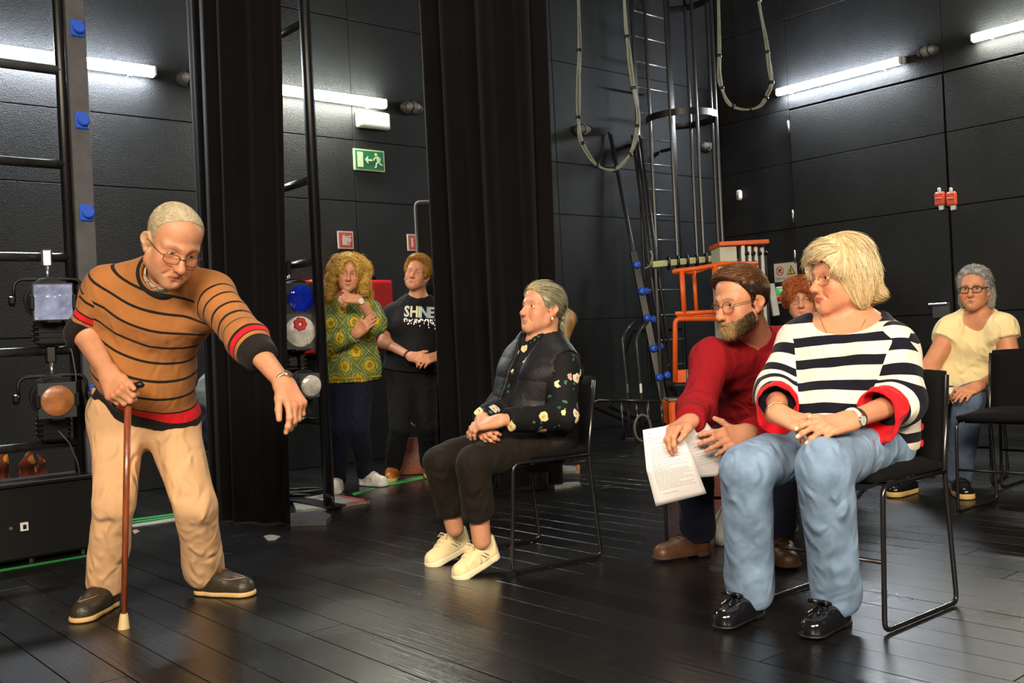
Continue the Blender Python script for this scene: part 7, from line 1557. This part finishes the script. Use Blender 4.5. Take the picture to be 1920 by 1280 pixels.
# ------------------------------------------------------------------ last small things
def small_things():
    # plastic bottle and white bag by the man in red
    p = onz(1321, 1004); t = thing('water_bottle', 'clear plastic water bottle standing on the floor behind the boot of the man in red', 'bottle', p)
    mg = mat('clear_plastic', (.85, .88, .85), .08); b = mg.node_tree.nodes['Principled BSDF']; b.inputs['Transmission Weight'].default_value = .85; b.inputs['IOR'].default_value = 1.33
    h = onplane(1321, 920, p, P_((0, -1, 0)))[2]
    k = h / .23
    G().lathe([(.028 * k, 0), (.032 * k, .008), (.032 * k, .06 * k), (.029 * k, .075 * k), (.032 * k, .09 * k), (.032 * k, .15 * k), (.022 * k, .19 * k), (.013 * k, .205 * k), (.013 * k, .212 * k)], 18).build('body', mg, t, True)
    G().lathe([(.0325 * k, .09 * k), (.0325 * k, .148 * k)], 18).build('label', mat('bottle_label', lin((190, 190, 120)), .5), t, True); G().lathe([(.016 * k, .212 * k), (.016 * k, .23 * k), (.013 * k, .233 * k)], 14).build('cap', M_WHITE, t, 'auto')
    A, B, C_, D = [at(x, y, z) for x, y, z in ((1341, 1018, 4.35), (1372, 1012, 4.30), (1372, 940, 4.45), (1366, 958, 4.45))]
    t = thing('white_bag', 'white plastic bag with a yellow edge standing behind the front jeans leg', 'bag', onz(1362, 1020)); o_ = P_(t.location)
    base_ = o_; wx = P_((1, .1, 0)); g = G(); n = 14
    for z, w_, d_, sx_ in ((.004, .06, .05, .0), (.05, .075, .06, .01), (.12, .07, .05, .025), (.19, .05, .02, .045), (.21, .045, .008, .05)):
        for k in range(n): a_ = 2 * math.pi * k / n; r_ = 1 + .10 * math.sin(3 * a_ + z * 40); g.v.append((sx_ + w_ * r_ * math.cos(a_), d_ * r_ * math.sin(a_), z))
    for j in range(4):
        for k in range(n): g.f.append((j * n + k, j * n + (k + 1) % n, (j + 1) * n + (k + 1) % n, (j + 1) * n + k))
    g.f += [tuple(range(n)), tuple(range(4 * n, 5 * n))]; g.build('bag_body', mat('white_film', lin((215, 215, 215)), .35), t, True); G().tube([(-.055, -.03, .01), (-.06, -.04, .08), (-.025, -.035, .16), (.01, -.01, .205)], .004, 6).build('yellow_edge', mat('olive_edge', lin((170, 170, 80)), .5), t, True)
    # cloth shapes on an added stool stand in for a half-hidden seated person
    c = at(382, 752, 6.35); t = thing('sitter_stand_in', 'grey and navy cloth shapes standing in for a seated person beside the curtain behind the stooping man', 'clothes', (c[0], c[1], 0))
    o_ = P_(t.location); f = U(ell(c + P_((.06, 0, .06)), (.10, .10, .13)), (ell(c + P_((.08, .02, .12)), (.07, .09, .08)), .05)); V, F = mesh_sdf(f, *bbox([c], .3), .008); V = V + grad(f, V, .006) * wrinkle(.03, 9, None, 5, None, .1, 1)(V)[:, None]; np_mesh('grey_top_shape', V, F, cloth('grey_jersey', lin((120, 130, 140)), .85, .1), t, None, o_)
    f = U(ell(c + P_((.08, 0, -.16)), (.10, .12, .16)), (ell(c + P_((.08, 0, -.25)), (.12, .14, .07)), .05)); V, F = mesh_sdf(f, *bbox([c], .42), .008); V = V + grad(f, V, .006) * wrinkle(.03, 9, None, 6, None, .1, 1)(V)[:, None]; np_mesh('navy_cloth', V, F, cloth('navy_cloth', lin((24, 30, 52)), .85, .1), t, None, o_)
    zz = c[2] - .30; G().lathe([(.16, zz - .03), (.17, zz - .015), (.16, zz)], 18, (.08, 0, 0)).build('stool_seat', M_BLACK, t, 'auto')
    for a_ in (.6, 2.2, 3.8, 5.4): G().tube([(.08 + .11 * math.cos(a_), .11 * math.sin(a_), zz - .02), (.08 + .16 * math.cos(a_), .16 * math.sin(a_), 0)], .012, 8).build('stool_leg', M_BLACK, t, True)
import time as _t
for fn in (man_with_stick, woman_ponytail, man_in_red, woman_striped, woman_curly, woman_shine, woman_red_hair, woman_yellow, small_things):
    _t0 = _t.time(); fn(); print(fn.__name__, round(_t.time() - _t0, 1))
